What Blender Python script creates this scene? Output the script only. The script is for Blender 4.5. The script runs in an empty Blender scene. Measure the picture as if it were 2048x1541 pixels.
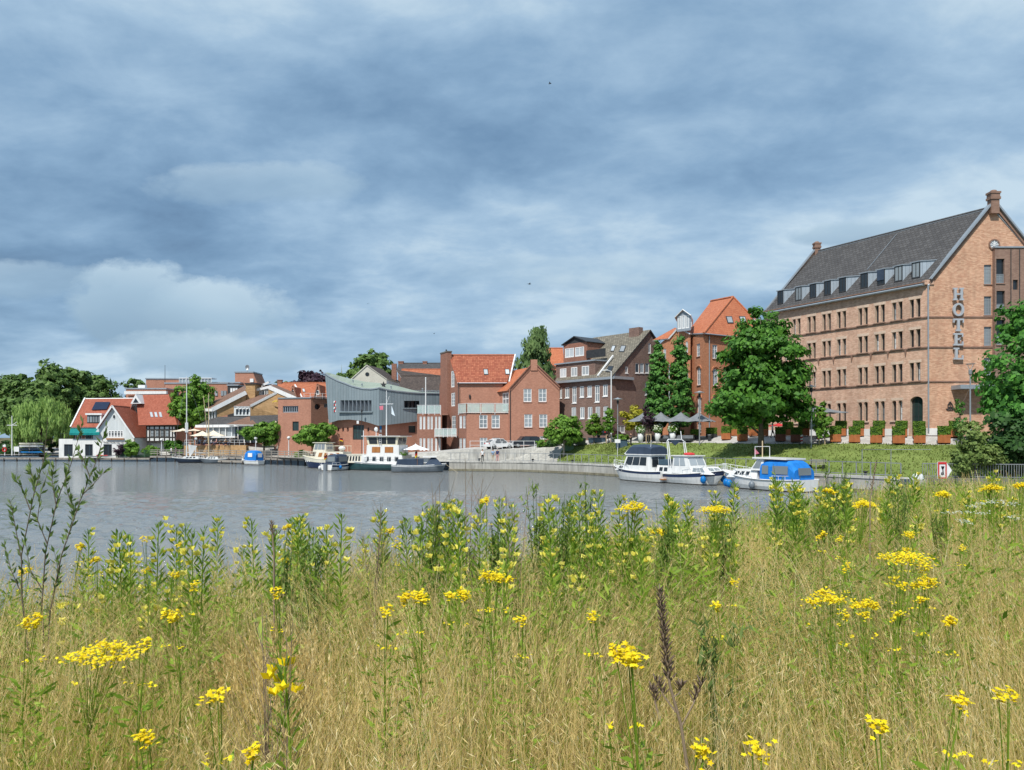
import bpy, bmesh, math, random
import numpy as np
from mathutils import Vector, Matrix
random.seed(7)
RS = np.random.RandomState(11)
SC = bpy.context.scene
COL = SC.collection
# ---------------------------------------------------------------- camera
F, CX, HY, CZ = 1540.0, 1024.0, 878.0, 4.43
cam = bpy.data.cameras.new('camera'); cam_ob = bpy.data.objects.new('camera', cam); COL.objects.link(cam_ob)
cam.sensor_width = 36.0; cam.lens = F / 2048 * 36.0
cam_ob.location = (0, 0, CZ); cam_ob.rotation_euler = (math.radians(90), 0, 0)
cam.shift_y = (HY - 770.5) / 2048.0
cam.clip_start = 0.05; cam.clip_end = 6000
SC.camera = cam_ob
SC.view_settings.view_transform = 'Standard'; SC.view_settings.look = 'None'
SC.view_settings.exposure = 0.66; SC.view_settings.gamma = 1.0
SC.view_settings.use_curve_mapping = False
try:
 SC.cycles.use_denoising = True
 SC.cycles.max_bounces = 6; SC.cycles.transparent_max_bounces = 12
 SC.cycles.diffuse_bounces = 3; SC.cycles.glossy_bounces = 3
except Exception: pass
# ---------------------------------------------------------------- sun and sky
SUN_EL, SUN_AZ = math.radians(54), math.atan2(-0.42, -0.91)   # azimuth from +Y towards +X
sd = Vector((math.cos(SUN_EL) * math.sin(SUN_AZ), math.cos(SUN_EL) * math.cos(SUN_AZ), math.sin(SUN_EL)))
sun = bpy.data.lights.new('sun', 'SUN'); sun.energy = 3.0; sun.angle = math.radians(1.5); sun.color = (1.0, 0.955, 0.88)
sun_ob = bpy.data.objects.new('sun', sun); COL.objects.link(sun_ob)
sun_ob.rotation_euler = (-sd).to_track_quat('-Z', 'Y').to_euler()
world = bpy.data.worlds.new('World'); SC.world = world; world.use_nodes = True
class NT:
 """small helper round a node tree"""
 def __init__(s, tree): s.t = tree; s.n = tree.nodes; s.l = tree.links
 def new(s, typ, ins=None, **kw):
  nd = s.n.new(typ)
  for k, v in kw.items(): setattr(nd, k, v)
  if ins:
   for k, v in ins.items(): s.put(nd.inputs[k], v)
  return nd
 def put(s, sock, v):
  if hasattr(v, 'is_output') or isinstance(v, bpy.types.NodeSocket): s.l.new(v, sock)
  elif hasattr(v, 'outputs'): s.l.new(v.outputs[0], sock)
  else:
   if isinstance(v, (tuple, list)) and len(v) == 3 and sock.type == 'RGBA': v = tuple(v) + (1,)
   sock.default_value = v
 def math(s, op, a, b=0.0, c=0.0, clamp=False):
  m = s.new('ShaderNodeMath', operation=op); m.use_clamp = clamp
  s.put(m.inputs[0], a); s.put(m.inputs[1], b)
  if op in ('MULTIPLY_ADD', 'SMOOTH_MIN'): s.put(m.inputs[2], c)
  return m.outputs[0]
 def mix(s, fac, a, b, mode='MIX'):
  m = s.new('ShaderNodeMix', data_type='RGBA', blend_type=mode)
  s.put(m.inputs['Factor'], fac); s.put(m.inputs[6], a); s.put(m.inputs[7], b)
  return m.outputs[2]
 def ramp(s, fac, stops):
  r = s.new('ShaderNodeValToRGB'); s.put(r.inputs[0], fac)
  e = r.color_ramp.elements
  while len(e) < len(stops): e.new(0.5)
  for i, (p, c) in enumerate(stops):
   e[i].position = p
   e[i].color = (tuple(c) + (1,)) if isinstance(c, (tuple, list)) else (c, c, c, 1)
  return r.outputs[0]
 def noise(s, vec, scale, detail=4, rough=.55, dist=0.0):
  n = s.new('ShaderNodeTexNoise'); s.put(n.inputs['Scale'], scale); s.put(n.inputs['Detail'], detail)
  s.put(n.inputs['Roughness'], rough); s.put(n.inputs['Distortion'], dist)
  if vec is not None: s.put(n.inputs['Vector'], vec)
  return n.outputs[0]
 def vec(s, x, y, z=0.0):
  c = s.new('ShaderNodeCombineXYZ'); s.put(c.inputs[0], x); s.put(c.inputs[1], y); s.put(c.inputs[2], z)
  return c.outputs[0]
def build_world():
 t = NT(world.node_tree); t.n.clear()
 sky = t.new('ShaderNodeTexSky', sky_type='NISHITA'); sky.sun_disc = False
 sky.sun_elevation = SUN_EL; sky.sun_rotation = SUN_AZ; sky.air_density = 1.0; sky.dust_density = 1.2
 tc = t.new('ShaderNodeTexCoord')
 sp = t.new('ShaderNodeSeparateXYZ'); t.l.new(tc.outputs['Generated'], sp.inputs[0])
 x, y, z = sp.outputs
 zz = t.math('MAXIMUM', z, 0.0)
 den = t.math('ADD', zz, 0.25)
 px = t.math('DIVIDE', x, den); py = t.math('DIVIDE', y, den)
 p1 = t.vec(t.math('MULTIPLY_ADD', px, 0.72, t.math('MULTIPLY', py, 0.20)), t.math('MULTIPLY', py, 0.95), 3.1)
 n1 = t.noise(p1, 1.5, 9, .55, 0.2)
 p2 = t.vec(px, t.math('MULTIPLY', py, 1.25), 8.7)
 n2 = t.noise(p2, 4.2, 9, .58, 0.2)
 p3 = t.vec(t.math('MULTIPLY', px, .55), py, 1.4)
 n3 = t.noise(p3, 0.62, 3, .5)
 s = t.math('ADD', t.math('MULTIPLY', n1, .50), t.math('ADD', t.math('MULTIPLY', n2, .27), t.math('MULTIPLY', n3, .36)))
 k = 10.0
 C = lambda r, g, b: (r * k, g * k, b * k)
 low = t.math('MULTIPLY', t.math('SUBTRACT', 1.0, t.math('DIVIDE', zz, .26), clamp=True), .24)   # thicker, greyer cloud towards the horizon
 rf = t.math('SUBTRACT', t.math('MULTIPLY_ADD', t.math('SUBTRACT', s, .565), 3.5, .60), low, clamp=True)
 cloud = t.ramp(rf, [(0.0, (.070, .130, .215)), (.25, (.108, .19, .295)), (.5, (.162, .26, .375)), (.75, (.24, .345, .455)), (1.0, (.36, .455, .53))])
 yy = t.math('MAXIMUM', y, 0.05)
 a = t.math('DIVIDE', x, yy); b = t.math('DIVIDE', z, yy)
 ab = t.vec(t.math('MULTIPLY', a, 1.0), t.math('MULTIPLY', b, 1.6), 0.7)
 nf = t.noise(ab, 8.0, 9, .6)
 nl = t.noise(ab, 3.0, 3, .5)
 front = t.math('GREATER_THAN', y, 0.06)
 def puff(ca, cb, ra, rb, amp=1.55):
  da = t.math('DIVIDE', t.math('SUBTRACT', a, ca), ra); db = t.math('DIVIDE', t.math('SUBTRACT', b, cb), rb)
  d = t.math('ADD', t.math('MULTIPLY', da, da), t.math('MULTIPLY', db, db))
  v = t.math('ADD', t.math('SUBTRACT', 1.0, d), t.math('MULTIPLY', t.math('SUBTRACT', nf, .5), amp * 2))
  return t.math('MULTIPLY', t.math('MULTIPLY', v, 1.9, clamp=True), front), db
 for (ca, cb, ra, rb, st) in ((-.475, .172, .115, .058, .9), (-.385, .162, .10, .055, .9), (-.40, .108, .13, .035, .8),
        (-.65, .205, .12, .028, .5), (.47, .265, .10, .022, .7), (.12, .215, .22, .03, .35), (-.33, .33, .15, .03, .5)):
  m, db = puff(ca, cb, ra, rb)
  sh = t.math('ADD', t.math('MULTIPLY_ADD', db, .38, .5), t.math('MULTIPLY', t.math('SUBTRACT', nl, .5), 1.1), clamp=True)
  pc = t.ramp(sh, [(0.0, (.15, .235, .325)), (.5, (.25, .35, .435)), (1.0, (.43, .52, .575))])
  cloud = t.mix(t.math('MULTIPLY', m, st), cloud, pc)
 big = t.new('ShaderNodeVectorMath', operation='SCALE'); t.put(big.inputs[0], cloud); big.inputs['Scale'].default_value = k
 cover = t.ramp(rf, [(0, .86), (1, .97)])
 col = t.mix(cover, sky.outputs[0], big.outputs[0])
 bg = t.new('ShaderNodeBackground'); t.put(bg.inputs[0], col); bg.inputs[1].default_value = 0.1
 out = t.new('ShaderNodeOutputWorld'); t.l.new(bg.outputs[0], out.inputs[0])
build_world()
# ---------------------------------------------------------------- helpers
def at(px, py, Y): return Vector(((px - CX) / F * Y, Y, CZ + (HY - py) / F * Y))
def ax(px, Y): return (px - CX) / F * Y
def az(py, Y): return CZ + (HY - py) / F * Y
MATS = {}
def _mat(name):
 m = bpy.data.materials.new(name); m.use_nodes = True; MATS[name] = m
 t = NT(m.node_tree); t.n.clear()
 return m, t
def M(name, c1, c2=None, kind='plain', rough=.7, spec=.3, metal=0.0, sx=.25, sy=.08, mort=(.35, .33, .3), ms=.012, ns=1.0, na=.25, bump=.25, off=.5, coords='uv', alpha=1.0, emit=0.0):
 m, t = _mat(name)
 c2 = c2 or tuple(min(1, v * 1.25) for v in c1)
 tc = t.new('ShaderNodeTexCoord')
 vec = tc.outputs['UV'] if coords == 'uv' else tc.outputs['Object']
 obj = tc.outputs['Object']
 h = None
 if kind in ('brick', 'tile', 'slate'):
  b = t.new('ShaderNodeTexBrick'); t.put(b.inputs['Vector'], vec)
  b.offset = off; b.squash = 1
  t.put(b.inputs['Color1'], c1); t.put(b.inputs['Color2'], c2); t.put(b.inputs['Mortar'], mort)
  t.put(b.inputs['Scale'], 1.0); t.put(b.inputs['Mortar Size'], ms); t.put(b.inputs['Mortar Smooth'], .1)
  t.put(b.inputs['Brick Width'], sx); t.put(b.inputs['Row Height'], sy); t.put(b.inputs['Bias'], -.1)
  col = b.outputs[0]; h = t.math('SUBTRACT', 1.0, b.outputs[1])
  if kind == 'tile':      # pantile rolls plus the step of each course
   s2 = t.new('ShaderNodeSeparateXYZ'); t.put(s2.inputs[0], vec)
   roll = t.math('SINE', t.math('MULTIPLY', s2.outputs[0], 2 * math.pi / sx))
   step = t.math('FRACT', t.math('DIVIDE', s2.outputs[1], sy))
   h = t.math('ADD', t.math('MULTIPLY', roll, .5), t.math('MULTIPLY', step, -.9))
  if kind == 'slate':
   s2 = t.new('ShaderNodeSeparateXYZ'); t.put(s2.inputs[0], vec)
   step = t.math('FRACT', t.math('DIVIDE', s2.outputs[1], sy))
   h = t.math('ADD', t.math('MULTIPLY', h, .4), t.math('MULTIPLY', step, -.8))
 elif kind == 'plank':
  s2 = t.new('ShaderNodeSeparateXYZ'); t.put(s2.inputs[0], vec)
  q = t.math('DIVIDE', s2.outputs[0], sx)
  fr = t.math('FRACT', q); idn = t.new('ShaderNodeTexWhiteNoise', noise_dimensions='1D'); t.put(idn.inputs['W'], t.math('FLOOR', q))
  gap = t.math('LESS_THAN', fr, .08)
  gr = t.noise(t.vec(t.math('MULTIPLY', s2.outputs[0], 20), s2.outputs[1], 0), 1.5, 4)
  col = t.mix(t.math('ADD', t.math('MULTIPLY', idn.outputs[0], .6), t.math('MULTIPLY', gr, .4)), c1, c2)
  col = t.mix(t.math('MULTIPLY', gap, .7), col, tuple(v * .3 for v in c1)); h = t.math('SUBTRACT', 1.0, gap)
 else:
  nz = t.noise(obj, ns, 6, .6)
  col = t.mix(t.ramp(nz, [(.32, 0), (.68, 1)]), c1, c2); h = t.noise(obj, ns * 9, 4)
  if name[:4] in ('conc', 'gel_', 'hull', 'whit', 'canv'):      # run-off streaks and grime
   mp_ = t.new('ShaderNodeMapping'); t.put(mp_.inputs['Vector'], obj); mp_.inputs['Scale'].default_value = (3, 3, .3)
   v = t.math('MULTIPLY_ADD', t.ramp(t.noise(mp_.outputs[0], 1.0, 6, .65), [(.35, 0), (.6, 1)]), .34, .68) if name[:4] == 'conc' else t.math('MULTIPLY_ADD', t.ramp(t.noise(mp_.outputs[0], 1.0, 6, .65), [(.3, 0), (.55, 1)]), .16, .84)
   col = t.mix(1.0, col, t.vec(v, v, v), 'MULTIPLY')
 if na and kind != 'plain':
  n1 = t.noise(obj, ns, 5, .62); n2 = t.noise(obj, ns * 5.3, 3, .6)
  v = t.math('MULTIPLY_ADD', t.math('ADD', t.math('MULTIPLY', n1, .6), t.math('MULTIPLY', n2, .4)), na * 4, 1 - na * 2)
  mp_ = t.new('ShaderNodeMapping'); t.put(mp_.inputs['Vector'], obj); mp_.inputs['Scale'].default_value = (1.6, 1.6, .14)
  v = t.math('MULTIPLY', v, t.math('MULTIPLY_ADD', t.noise(mp_.outputs[0], 1.0, 5, .6), na * 2.2, 1 - na * 1.1))
  vv = t.vec(v, v, v)
  col = t.mix(1.0, col, vv, 'MULTIPLY')
 p = t.new('ShaderNodeBsdfPrincipled', {'Base Color': col, 'Roughness': rough, 'Metallic': metal, 'Specular IOR Level': spec})
 if h is not None and bump:
  bm_ = t.new('ShaderNodeBump'); bm_.inputs['Strength'].default_value = bump; bm_.inputs['Distance'].default_value = .03
  t.put(bm_.inputs['Height'], h); t.l.new(bm_.outputs[0], p.inputs['Normal'])
 o = t.new('ShaderNodeOutputMaterial'); t.l.new(p.outputs[0], o.inputs[0])
 return m
def leafmat(name, dark, light, trans=.3, ns=.6, rough=.55, spec=.25, vein=None):
 m, t = _mat(name)
 g = t.new('ShaderNodeNewGeometry'); tc = t.new('ShaderNodeTexCoord')
 nz = t.noise(tc.outputs['Object'], ns, 3)
 f = t.math('ADD', t.math('MULTIPLY', g.outputs['Random Per Island'], .62), t.math('MULTIPLY', t.math('SUBTRACT', nz, .3), .9), clamp=True)
 dark = tuple(.72 * d + .12 * l for d, l in zip(dark, light)) if name == 'leaf_box' else tuple(d + .10 * l for d, l in zip(dark, light))
 stops = [(0, dark), (1, light)] if vein is None else [(0, dark), (.62, light), (1, vein)]
 col = t.ramp(f, stops)
 p = t.new('ShaderNodeBsdfPrincipled', {'Base Color': col, 'Roughness': rough, 'Specular IOR Level': spec})
 tr = t.new('ShaderNodeBsdfTranslucent'); t.put(tr.inputs[0], col)
 mx = t.new('ShaderNodeMixShader'); mx.inputs[0].default_value = trans
 t.l.new(p.outputs[0], mx.inputs[1]); t.l.new(tr.outputs[0], mx.inputs[2])
 o = t.new('ShaderNodeOutputMaterial'); t.l.new(mx.outputs[0], o.inputs[0])
 return m
def glassmat(name, base, rough=.08, spec=.6):
 m, t = _mat(name)
 tc = t.new('ShaderNodeTexCoord'); oi = t.new('ShaderNodeObjectInfo')
 nz = t.noise(tc.outputs['Object'], .8, 2)
 f = t.math('MULTIPLY_ADD', oi.outputs['Random'], .8, t.math('MULTIPLY', nz, .4))
 col = t.mix(f, tuple(v * .55 for v in base), tuple(min(1, v * 1.5) for v in base))
 p = t.new('ShaderNodeBsdfPrincipled', {'Base Color': col, 'Roughness': rough, 'Specular IOR Level': spec})
 o = t.new('ShaderNodeOutputMaterial'); t.l.new(p.outputs[0], o.inputs[0]); return m
def clearmat(name, tint, amt=.6):
 m, t = _mat(name)
 a = t.new('ShaderNodeBsdfTransparent'); t.put(a.inputs[0], tint)
 g = t.new('ShaderNodeBsdfPrincipled', {'Base Color': tint, 'Roughness': .08, 'Specular IOR Level': .6})
 mx = t.new('ShaderNodeMixShader'); mx.inputs[0].default_value = 1 - amt
 t.l.new(a.outputs[0], mx.inputs[1]); t.l.new(g.outputs[0], mx.inputs[2])
 o = t.new('ShaderNodeOutputMaterial'); t.l.new(mx.outputs[0], o.inputs[0]); return m
ORI = {}
def setp(o, label=None, cat=None, group=None, kind=None):
 if label: o['label'] = label
 if cat: o['category'] = cat
 if group: o['group'] = group
 if kind: o['kind'] = kind
 return o
def thing(name, label, cat, loc=(0, 0, 0), rz=0.0, group=None, scale=None):
 o = bpy.data.objects.new(name, None); COL.objects.link(o); o.empty_display_size = .2
 o.location = loc; o.rotation_euler = (0, 0, rz)
 if scale: o.scale = (scale,) * 3 if not hasattr(scale, '__len__') else scale
 ORI[o.name] = Vector(loc)
 return setp(o, label, cat, group)
def root_of(o):
 while o.parent: o = o.parent
 return o
def mesh_obj(name, me, parent=None, loc=(0, 0, 0), rz=0.0):
 o = bpy.data.objects.new(name, me); COL.objects.link(o)
 if parent: o.parent = parent
 o.location = loc; o.rotation_euler = (0, 0, rz)
 return o
def mesh_np(name, verts, faces, mats, mi=None, smooth=False, uv=True):
 """verts (n,3) array; faces: (m,k) array with one k, or list of index tuples"""
 me = bpy.data.meshes.new(name)
 verts = np.asarray(verts, dtype=np.float64)
 if isinstance(faces, np.ndarray):
  m, k = faces.shape
  me.vertices.add(len(verts)); me.vertices.foreach_set('co', verts.ravel())
  me.loops.add(m * k); me.loops.foreach_set('vertex_index', faces.ravel().astype(np.int32))
  me.polygons.add(m); me.polygons.foreach_set('loop_start', np.arange(0, m * k, k, dtype=np.int32))
  me.update(calc_edges=True)
 else:
  me.from_pydata([tuple(v) for v in verts], [], faces); me.update()
 for mt in (mats if isinstance(mats, (list, tuple)) else [mats]):
  me.materials.append(MATS[mt] if isinstance(mt, str) else mt)
 npoly = len(me.polygons)
 if mi is not None: me.polygons.foreach_set('material_index', np.asarray(mi, dtype=np.int32))
 if smooth: me.polygons.foreach_set('use_smooth', np.ones(npoly, dtype=bool))
 if uv and npoly:
  nl = len(me.loops)
  nor = np.empty(npoly * 3); me.polygons.foreach_get('normal', nor); nor = nor.reshape(-1, 3)
  lt = np.empty(npoly, dtype=np.int32); me.polygons.foreach_get('loop_total', lt)
  lv = np.empty(nl, dtype=np.int32); me.loops.foreach_get('vertex_index', lv)
  U = np.stack([-nor[:, 1], nor[:, 0], np.zeros(npoly)], 1); ln = np.linalg.norm(U, axis=1)
  flat = ln < .15
  U[flat] = (1, 0, 0); ln[flat] = 1; U /= ln[:, None]
  V = np.cross(nor, U); V[flat] = (0, 1, 0)
  pi = np.repeat(np.arange(npoly), lt)
  co = verts[lv]
  uvs = np.stack([(co * U[pi]).sum(1), (co * V[pi]).sum(1)], 1)
  layer = me.uv_layers.new(name='UVMap'); layer.data.foreach_set('uv', uvs.ravel().astype(np.float32))
 return me
class MB:
 def __init__(s): s.v = []; s.f = []; s.m = []
 def face(s, pts, mi=0):
  b = len(s.v); s.v.extend([tuple(p) for p in pts]); s.f.append(tuple(range(b, b + len(pts)))); s.m.append(mi); return s
 def poly(s, verts, faces, mi=0):
  b = len(s.v); s.v.extend([tuple(p) for p in verts])
  for f in faces: s.f.append(tuple(i + b for i in f)); s.m.append(mi)
  return s
 def obox(s, c, u, v, w, mi=0):
  c, u, v, w = Vector(c), Vector(u), Vector(v), Vector(w)
  P = [c + a * u + b * v + d * w for d in (-1, 1) for b in (-1, 1) for a in (-1, 1)]
  return s.poly(P, [(0, 2, 3, 1), (4, 5, 7, 6), (0, 1, 5, 4), (2, 6, 7, 3), (0, 4, 6, 2), (1, 3, 7, 5)], mi)
 def box(s, a, b, mi=0):
  a, b = Vector(a), Vector(b); h = (b - a) / 2
  return s.obox((a + b) / 2, (h.x, 0, 0), (0, h.y, 0), (0, 0, h.z), mi)
 def bar(s, p, q, w, h=None, mi=0, up=(0, 0, 1)):
  p, q = Vector(p), Vector(q); d = q - p; L = d.length
  if L < 1e-6: return s
  d /= L; up = Vector(up)
  if abs(d.dot(up)) > .98: up = Vector((0, 1, 0))
  r = d.cross(up).normalized(); u2 = r.cross(d)
  return s.obox((p + q) / 2, d * L / 2, r * w / 2, u2 * (h or w) / 2, mi)
 def prism(s, poly, vec, mi=0, mside=None):
  vec = Vector(vec); n = len(poly); P = [Vector(p) for p in poly]; Q = [p + vec for p in P]
  s.poly(P + Q, [tuple(range(n)), tuple(range(2 * n - 1, n - 1, -1))], mi)
  s.poly(P + Q, [(i, (i + 1) % n, n + (i + 1) % n, n + i) for i in range(n)], mi if mside is None else mside)
  return s
 def tube(s, pts, rad, n=6, mi=0, cap=True):
  pts = [Vector(p) for p in pts]
  if not hasattr(rad, '__len__'): rad = [rad] * len(pts)
  b = len(s.v); prev = None
  for i, p in enumerate(pts):
   d = (pts[min(i + 1, len(pts) - 1)] - pts[max(i - 1, 0)])
   d = d.normalized() if d.length > 1e-9 else Vector((0, 0, 1))
   a = prev if prev is not None else (Vector((1, 0, 0)) if abs(d.x) < .9 else Vector((0, 1, 0)))
   a = (a - d * a.dot(d)).normalized(); c = d.cross(a); prev = a
   for k in range(n):
    th = 2 * math.pi * k / n
    s.v.append(tuple(p + (a * math.cos(th) + c * math.sin(th)) * rad[i]))
  for i in range(len(pts) - 1):
   for k in range(n):
    k2 = (k + 1) % n
    s.f.append((b + i * n + k, b + i * n + k2, b + (i + 1) * n + k2, b + (i + 1) * n + k)); s.m.append(mi)
  if cap:
   s.f.append(tuple(b + k for k in range(n - 1, -1, -1))); s.m.append(mi)
   e = b + (len(pts) - 1) * n
   s.f.append(tuple(e + k for k in range(n))); s.m.append(mi)
  return s
 def lathe(s, prof, n=12, c=(0, 0, 0), mi=0):
  b = len(s.v); c = Vector(c)
  for (r, z) in prof:
   for k in range(n):
    th = 2 * math.pi * k / n; s.v.append((c.x + r * math.cos(th), c.y + r * math.sin(th), c.z + z))
  for i in range(len(prof) - 1):
   for k in range(n):
    k2 = (k + 1) % n
    s.f.append((b + i * n + k, b + i * n + k2, b + (i + 1) * n + k2, b + (i + 1) * n + k)); s.m.append(mi)
  return s
 def ball(s, c, r, n=10, mi=0):
  r = r if hasattr(r, '__len__') else (r, r, r); b = len(s.v); m = max(4, n // 2)
  for i in range(m + 1):
   ph = math.pi * i / m
   for k in range(n):
    th = 2 * math.pi * k / n
    s.v.append((c[0] + r[0] * math.sin(ph) * math.cos(th), c[1] + r[1] * math.sin(ph) * math.sin(th), c[2] + r[2] * math.cos(ph)))
  for i in range(m):
   for k in range(n):
    k2 = (k + 1) % n
    s.f.append((b + i * n + k, b + (i + 1) * n + k, b + (i + 1) * n + k2, b + i * n + k2)); s.m.append(mi)
  return s
 def build(s, name, mats, parent=None, local=False, smooth=False, label=None, kind=None):
  v = np.array(s.v, dtype=np.float64).reshape(-1, 3)
  if parent is not None and not local:
   v = v - np.array(ORI[root_of(parent).name])
  me = mesh_np(name, v, s.f, mats, s.m, smooth)
  o = mesh_obj(name, me, parent)
  return setp(o, label, None, None, kind)
def quick(name, mats, parent, fn, local=False, smooth=False):
 mb = MB(); fn(mb); return mb.build(name, mats, parent, local, smooth)
def dup(o, parent=None, first=True):
 c = o.copy(); COL.objects.link(c); c.parent = parent
 for ch in list(o.children): dup(ch, c)
 return c
def dup_at(root, loc, rz=0.0, scale=None, label=None):
 c = dup(root); c.location = loc; c.rotation_euler = (0, 0, rz)
 if scale is not None: c.scale = (scale,) * 3 if not hasattr(scale, '__len__') else scale
 if label: c['label'] = label
 ORI[c.name] = Vector(loc); return c
ORD = ['first', 'second', 'third', 'fourth', 'fifth', 'sixth', 'seventh', 'eighth', 'ninth', 'tenth', 'eleventh', 'twelfth', 'thirteenth', 'fourteenth', 'fifteenth', 'sixteenth', 'seventeenth', 'eighteenth', 'nineteenth', 'twentieth']
# walls with real openings -------------------------------------------------
def clip_poly(poly, outline):
 out = poly
 n = len(outline)
 area = sum(outline[i][0] * outline[(i + 1) % n][1] - outline[(i + 1) % n][0] * outline[i][1] for i in range(n))
 sg = 1 if area > 0 else -1
 for i in range(n):
  a, b = outline[i], outline[(i + 1) % n]
  side = lambda p: sg * ((b[0] - a[0]) * (p[1] - a[1]) - (b[1] - a[1]) * (p[0] - a[0]))
  res = []
  for j in range(len(out)):
   p, q = out[j], out[(j + 1) % len(out)]
   sp, sq = side(p), side(q)
   if sp >= -1e-9: res.append(p)
   if (sp > 1e-9 and sq < -1e-9) or (sp < -1e-9 and sq > 1e-9):
    k = sp / (sp - sq); res.append((p[0] + (q[0] - p[0]) * k, p[1] + (q[1] - p[1]) * k))
  out = res
  if len(out) < 3: return []
 return out
class Wall:
 """vertical wall plane from A to B (plan points), seen from the camera side"""
 def __init__(s, A, B):
  s.A = Vector((A[0], A[1], 0)); s.B = Vector((B[0], B[1], 0)); s.L = (s.B - s.A).length; s.d = (s.B - s.A).normalized()
  n = Vector((s.d.y, -s.d.x, 0))
  if n.dot(s.A * -1) < 0 and n.dot(s.B * -1) < 0: n = -n
  s.n = n; s.ang = math.atan2(s.d.y, s.d.x); s.open = []; s.flip = (Vector((-s.d.y, s.d.x, 0)).dot(n) > 0)
 def P(s, u, v, out=0.0): return s.A + s.d * u + s.n * out + Vector((0, 0, v))
 def uv(s, px, py):
  k = (px - CX) / F        # X = k Y ; A + d u
  u = (k * s.A.y - s.A.x) / (s.d.x - k * s.d.y)
  Y = s.A.y + s.d.y * u
  return u, CZ + (HY - py) / F * Y
 def rect(s, x0, y0, x1, y1):
  ua, _ = s.uv(x0, y0); ub, _ = s.uv(x1, y1); um = (x0 + x1) / 2
  v1 = s.uv(um, y0)[1]; v0 = s.uv(um, y1)[1]
  return (min(ua, ub), v0, max(ua, ub), v1)
 def mesh(s, mb, z0, z1, mi=0, depth=.22, outline=None, mrev=None, u0=0.0, u1=None):
  u1 = s.L if u1 is None else u1; mrev = mi if mrev is None else mrev
  us = sorted(set([u0, u1] + [o[i] for o in s.open for i in (0, 2)])); vs = sorted(set([z0, z1] + [o[i] for o in s.open for i in (1, 3)]))
  us = [u for u in us if u0 - 1e-6 <= u <= u1 + 1e-6]; vs = [v for v in vs if z0 - 1e-6 <= v <= z1 + 1e-6]
  for i in range(len(us) - 1):
   run = None
   for j in range(len(vs) - 1):
    cu, cv = (us[i] + us[i + 1]) / 2, (vs[j] + vs[j + 1]) / 2
    solid = not any(o[0] < cu < o[2] and o[1] < cv < o[3] for o in s.open)
    if solid: run = (run[0] if run else vs[j], vs[j + 1])
    if run and (not solid or j == len(vs) - 2):
     q = [(us[i], run[0]), (us[i + 1], run[0]), (us[i + 1], run[1]), (us[i], run[1])]
     if outline: q = clip_poly(q, outline)
     if q: mb.face([s.P(a, b) for a, b in (q[::-1] if s.flip else q)], mi)
     run = None
  for o in s.open:
   a, b, c, d = o[:4]; arch = o[4] if len(o) > 4 else 0
   I = -depth
   top = [(a, d), (c, d)]
   if arch:
    m = 8; top = []
    for k in range(m + 1):
     th = math.pi * (1 - k / m)
     top.append(((a + c) / 2 + (c - a) / 2 * math.cos(th), d - arch + arch * math.sin(th)))
    for k in range(m):
     corner = (a, d) if k < m / 2 else (c, d)
     mb.face([s.P(*top[k]), s.P(*top[k + 1]), s.P(*corner)], mi)
    mb.face([s.P(*top[m // 2]), s.P(a, d), s.P(c, d)], mi) if False else None
   ring = [(a, b)] + top + [(c, b)]
   for k in range(len(ring)):
    p, q = ring[k], ring[(k + 1) % len(ring)]
    mb.face([s.P(*p), s.P(*q), s.P(q[0], q[1], I), s.P(p[0], p[1], I)], mrev)
WIN = {}
def window(parent, w, o, cols=2, rows=3, mf='white_paint', mp='glass_dark', depth=.14, bar=.05, fr=.07, arch=0.0, sill=None, name='window', glaze=True, muntin=None):
 """window of a wall opening o=(u0,v0,u1,v1): frame mesh, pane and sill; alike ones share mesh data"""
 W, H = o[2] - o[0], o[3] - o[1]
 W, H = round(W, 2), round(H, 2)
 key = (W, H, cols, rows, mf, mp, bar, fr, round(arch, 2), muntin)
 if key not in WIN:
  mb = MB(); t = .05; fr_ = min(fr, W / 5)
  mb.box((0, -t, 0), (fr_, t, H)); mb.box((W - fr_, -t, 0), (W, t, H))
  mb.box((fr_, -t, 0), (W - fr_, t, fr_ * 1.3)); mb.box((fr_, -t, H - fr_), (W - fr_, t, H - .004))
  if arch:
   m = 8
   for k in range(m):
    p = [(W / 2 + (W / 2) * math.cos(math.pi * (1 - j / m)), H - arch + arch * math.sin(math.pi * (1 - j / m))) for j in (k, k + 1)]
    mb.bar((p[0][0], 0, p[0][1] - fr_ / 2), (p[1][0], 0, p[1][1] - fr_ / 2), .08, fr_ * 1.2)
  bb = min(bar, W / 8)
  for i in range(1, cols): x = W * i / cols; mb.box((x - bb / 2, -t * .8, fr_), (x + bb / 2, t * .8, H - fr_))
  mm = bb * (muntin or .7)
  for j in range(1, rows): z = H * j / rows; mb.box((fr_, -t * .6, z - mm / 2), (W - fr_, t * .6, z + mm / 2))
  m1 = mesh_np(name, np.array(mb.v), mb.f, mf, mb.m)
  pb = MB(); pb.box((.02, -.012, .02), (W - .02, .012, H - .02)); m2 = mesh_np('pane', np.array(pb.v), pb.f, mp, pb.m)
  sb = MB(); sb.box((-.06, -.16, -.09), (W + .06, .1, -.002)); WIN[key] = (m1, m2, sb)
 m1, m2, sb = WIN[key]
 base = w.P(o[0] if True else 0, o[1], -depth)
 loc = base - ORI[root_of(parent).name]
 ob = mesh_obj(name, m1, parent, loc, w.ang)
 if glaze: mesh_obj('pane', m2, ob)
 if sill:
  skey = ('s', key, sill, depth)
  if skey not in WIN:
   s2 = MB(); s2.box((-.06, -depth - .08, -.09), (W + .06, .06, -.003)) if not w.flip else s2.box((-.06, -.06, -.09), (W + .06, depth + .08, -.003))
   WIN[skey] = mesh_np('sill', np.array(s2.v), s2.f, sill, s2.m)
  mesh_obj('sill', WIN[skey], ob)
 return ob
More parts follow.
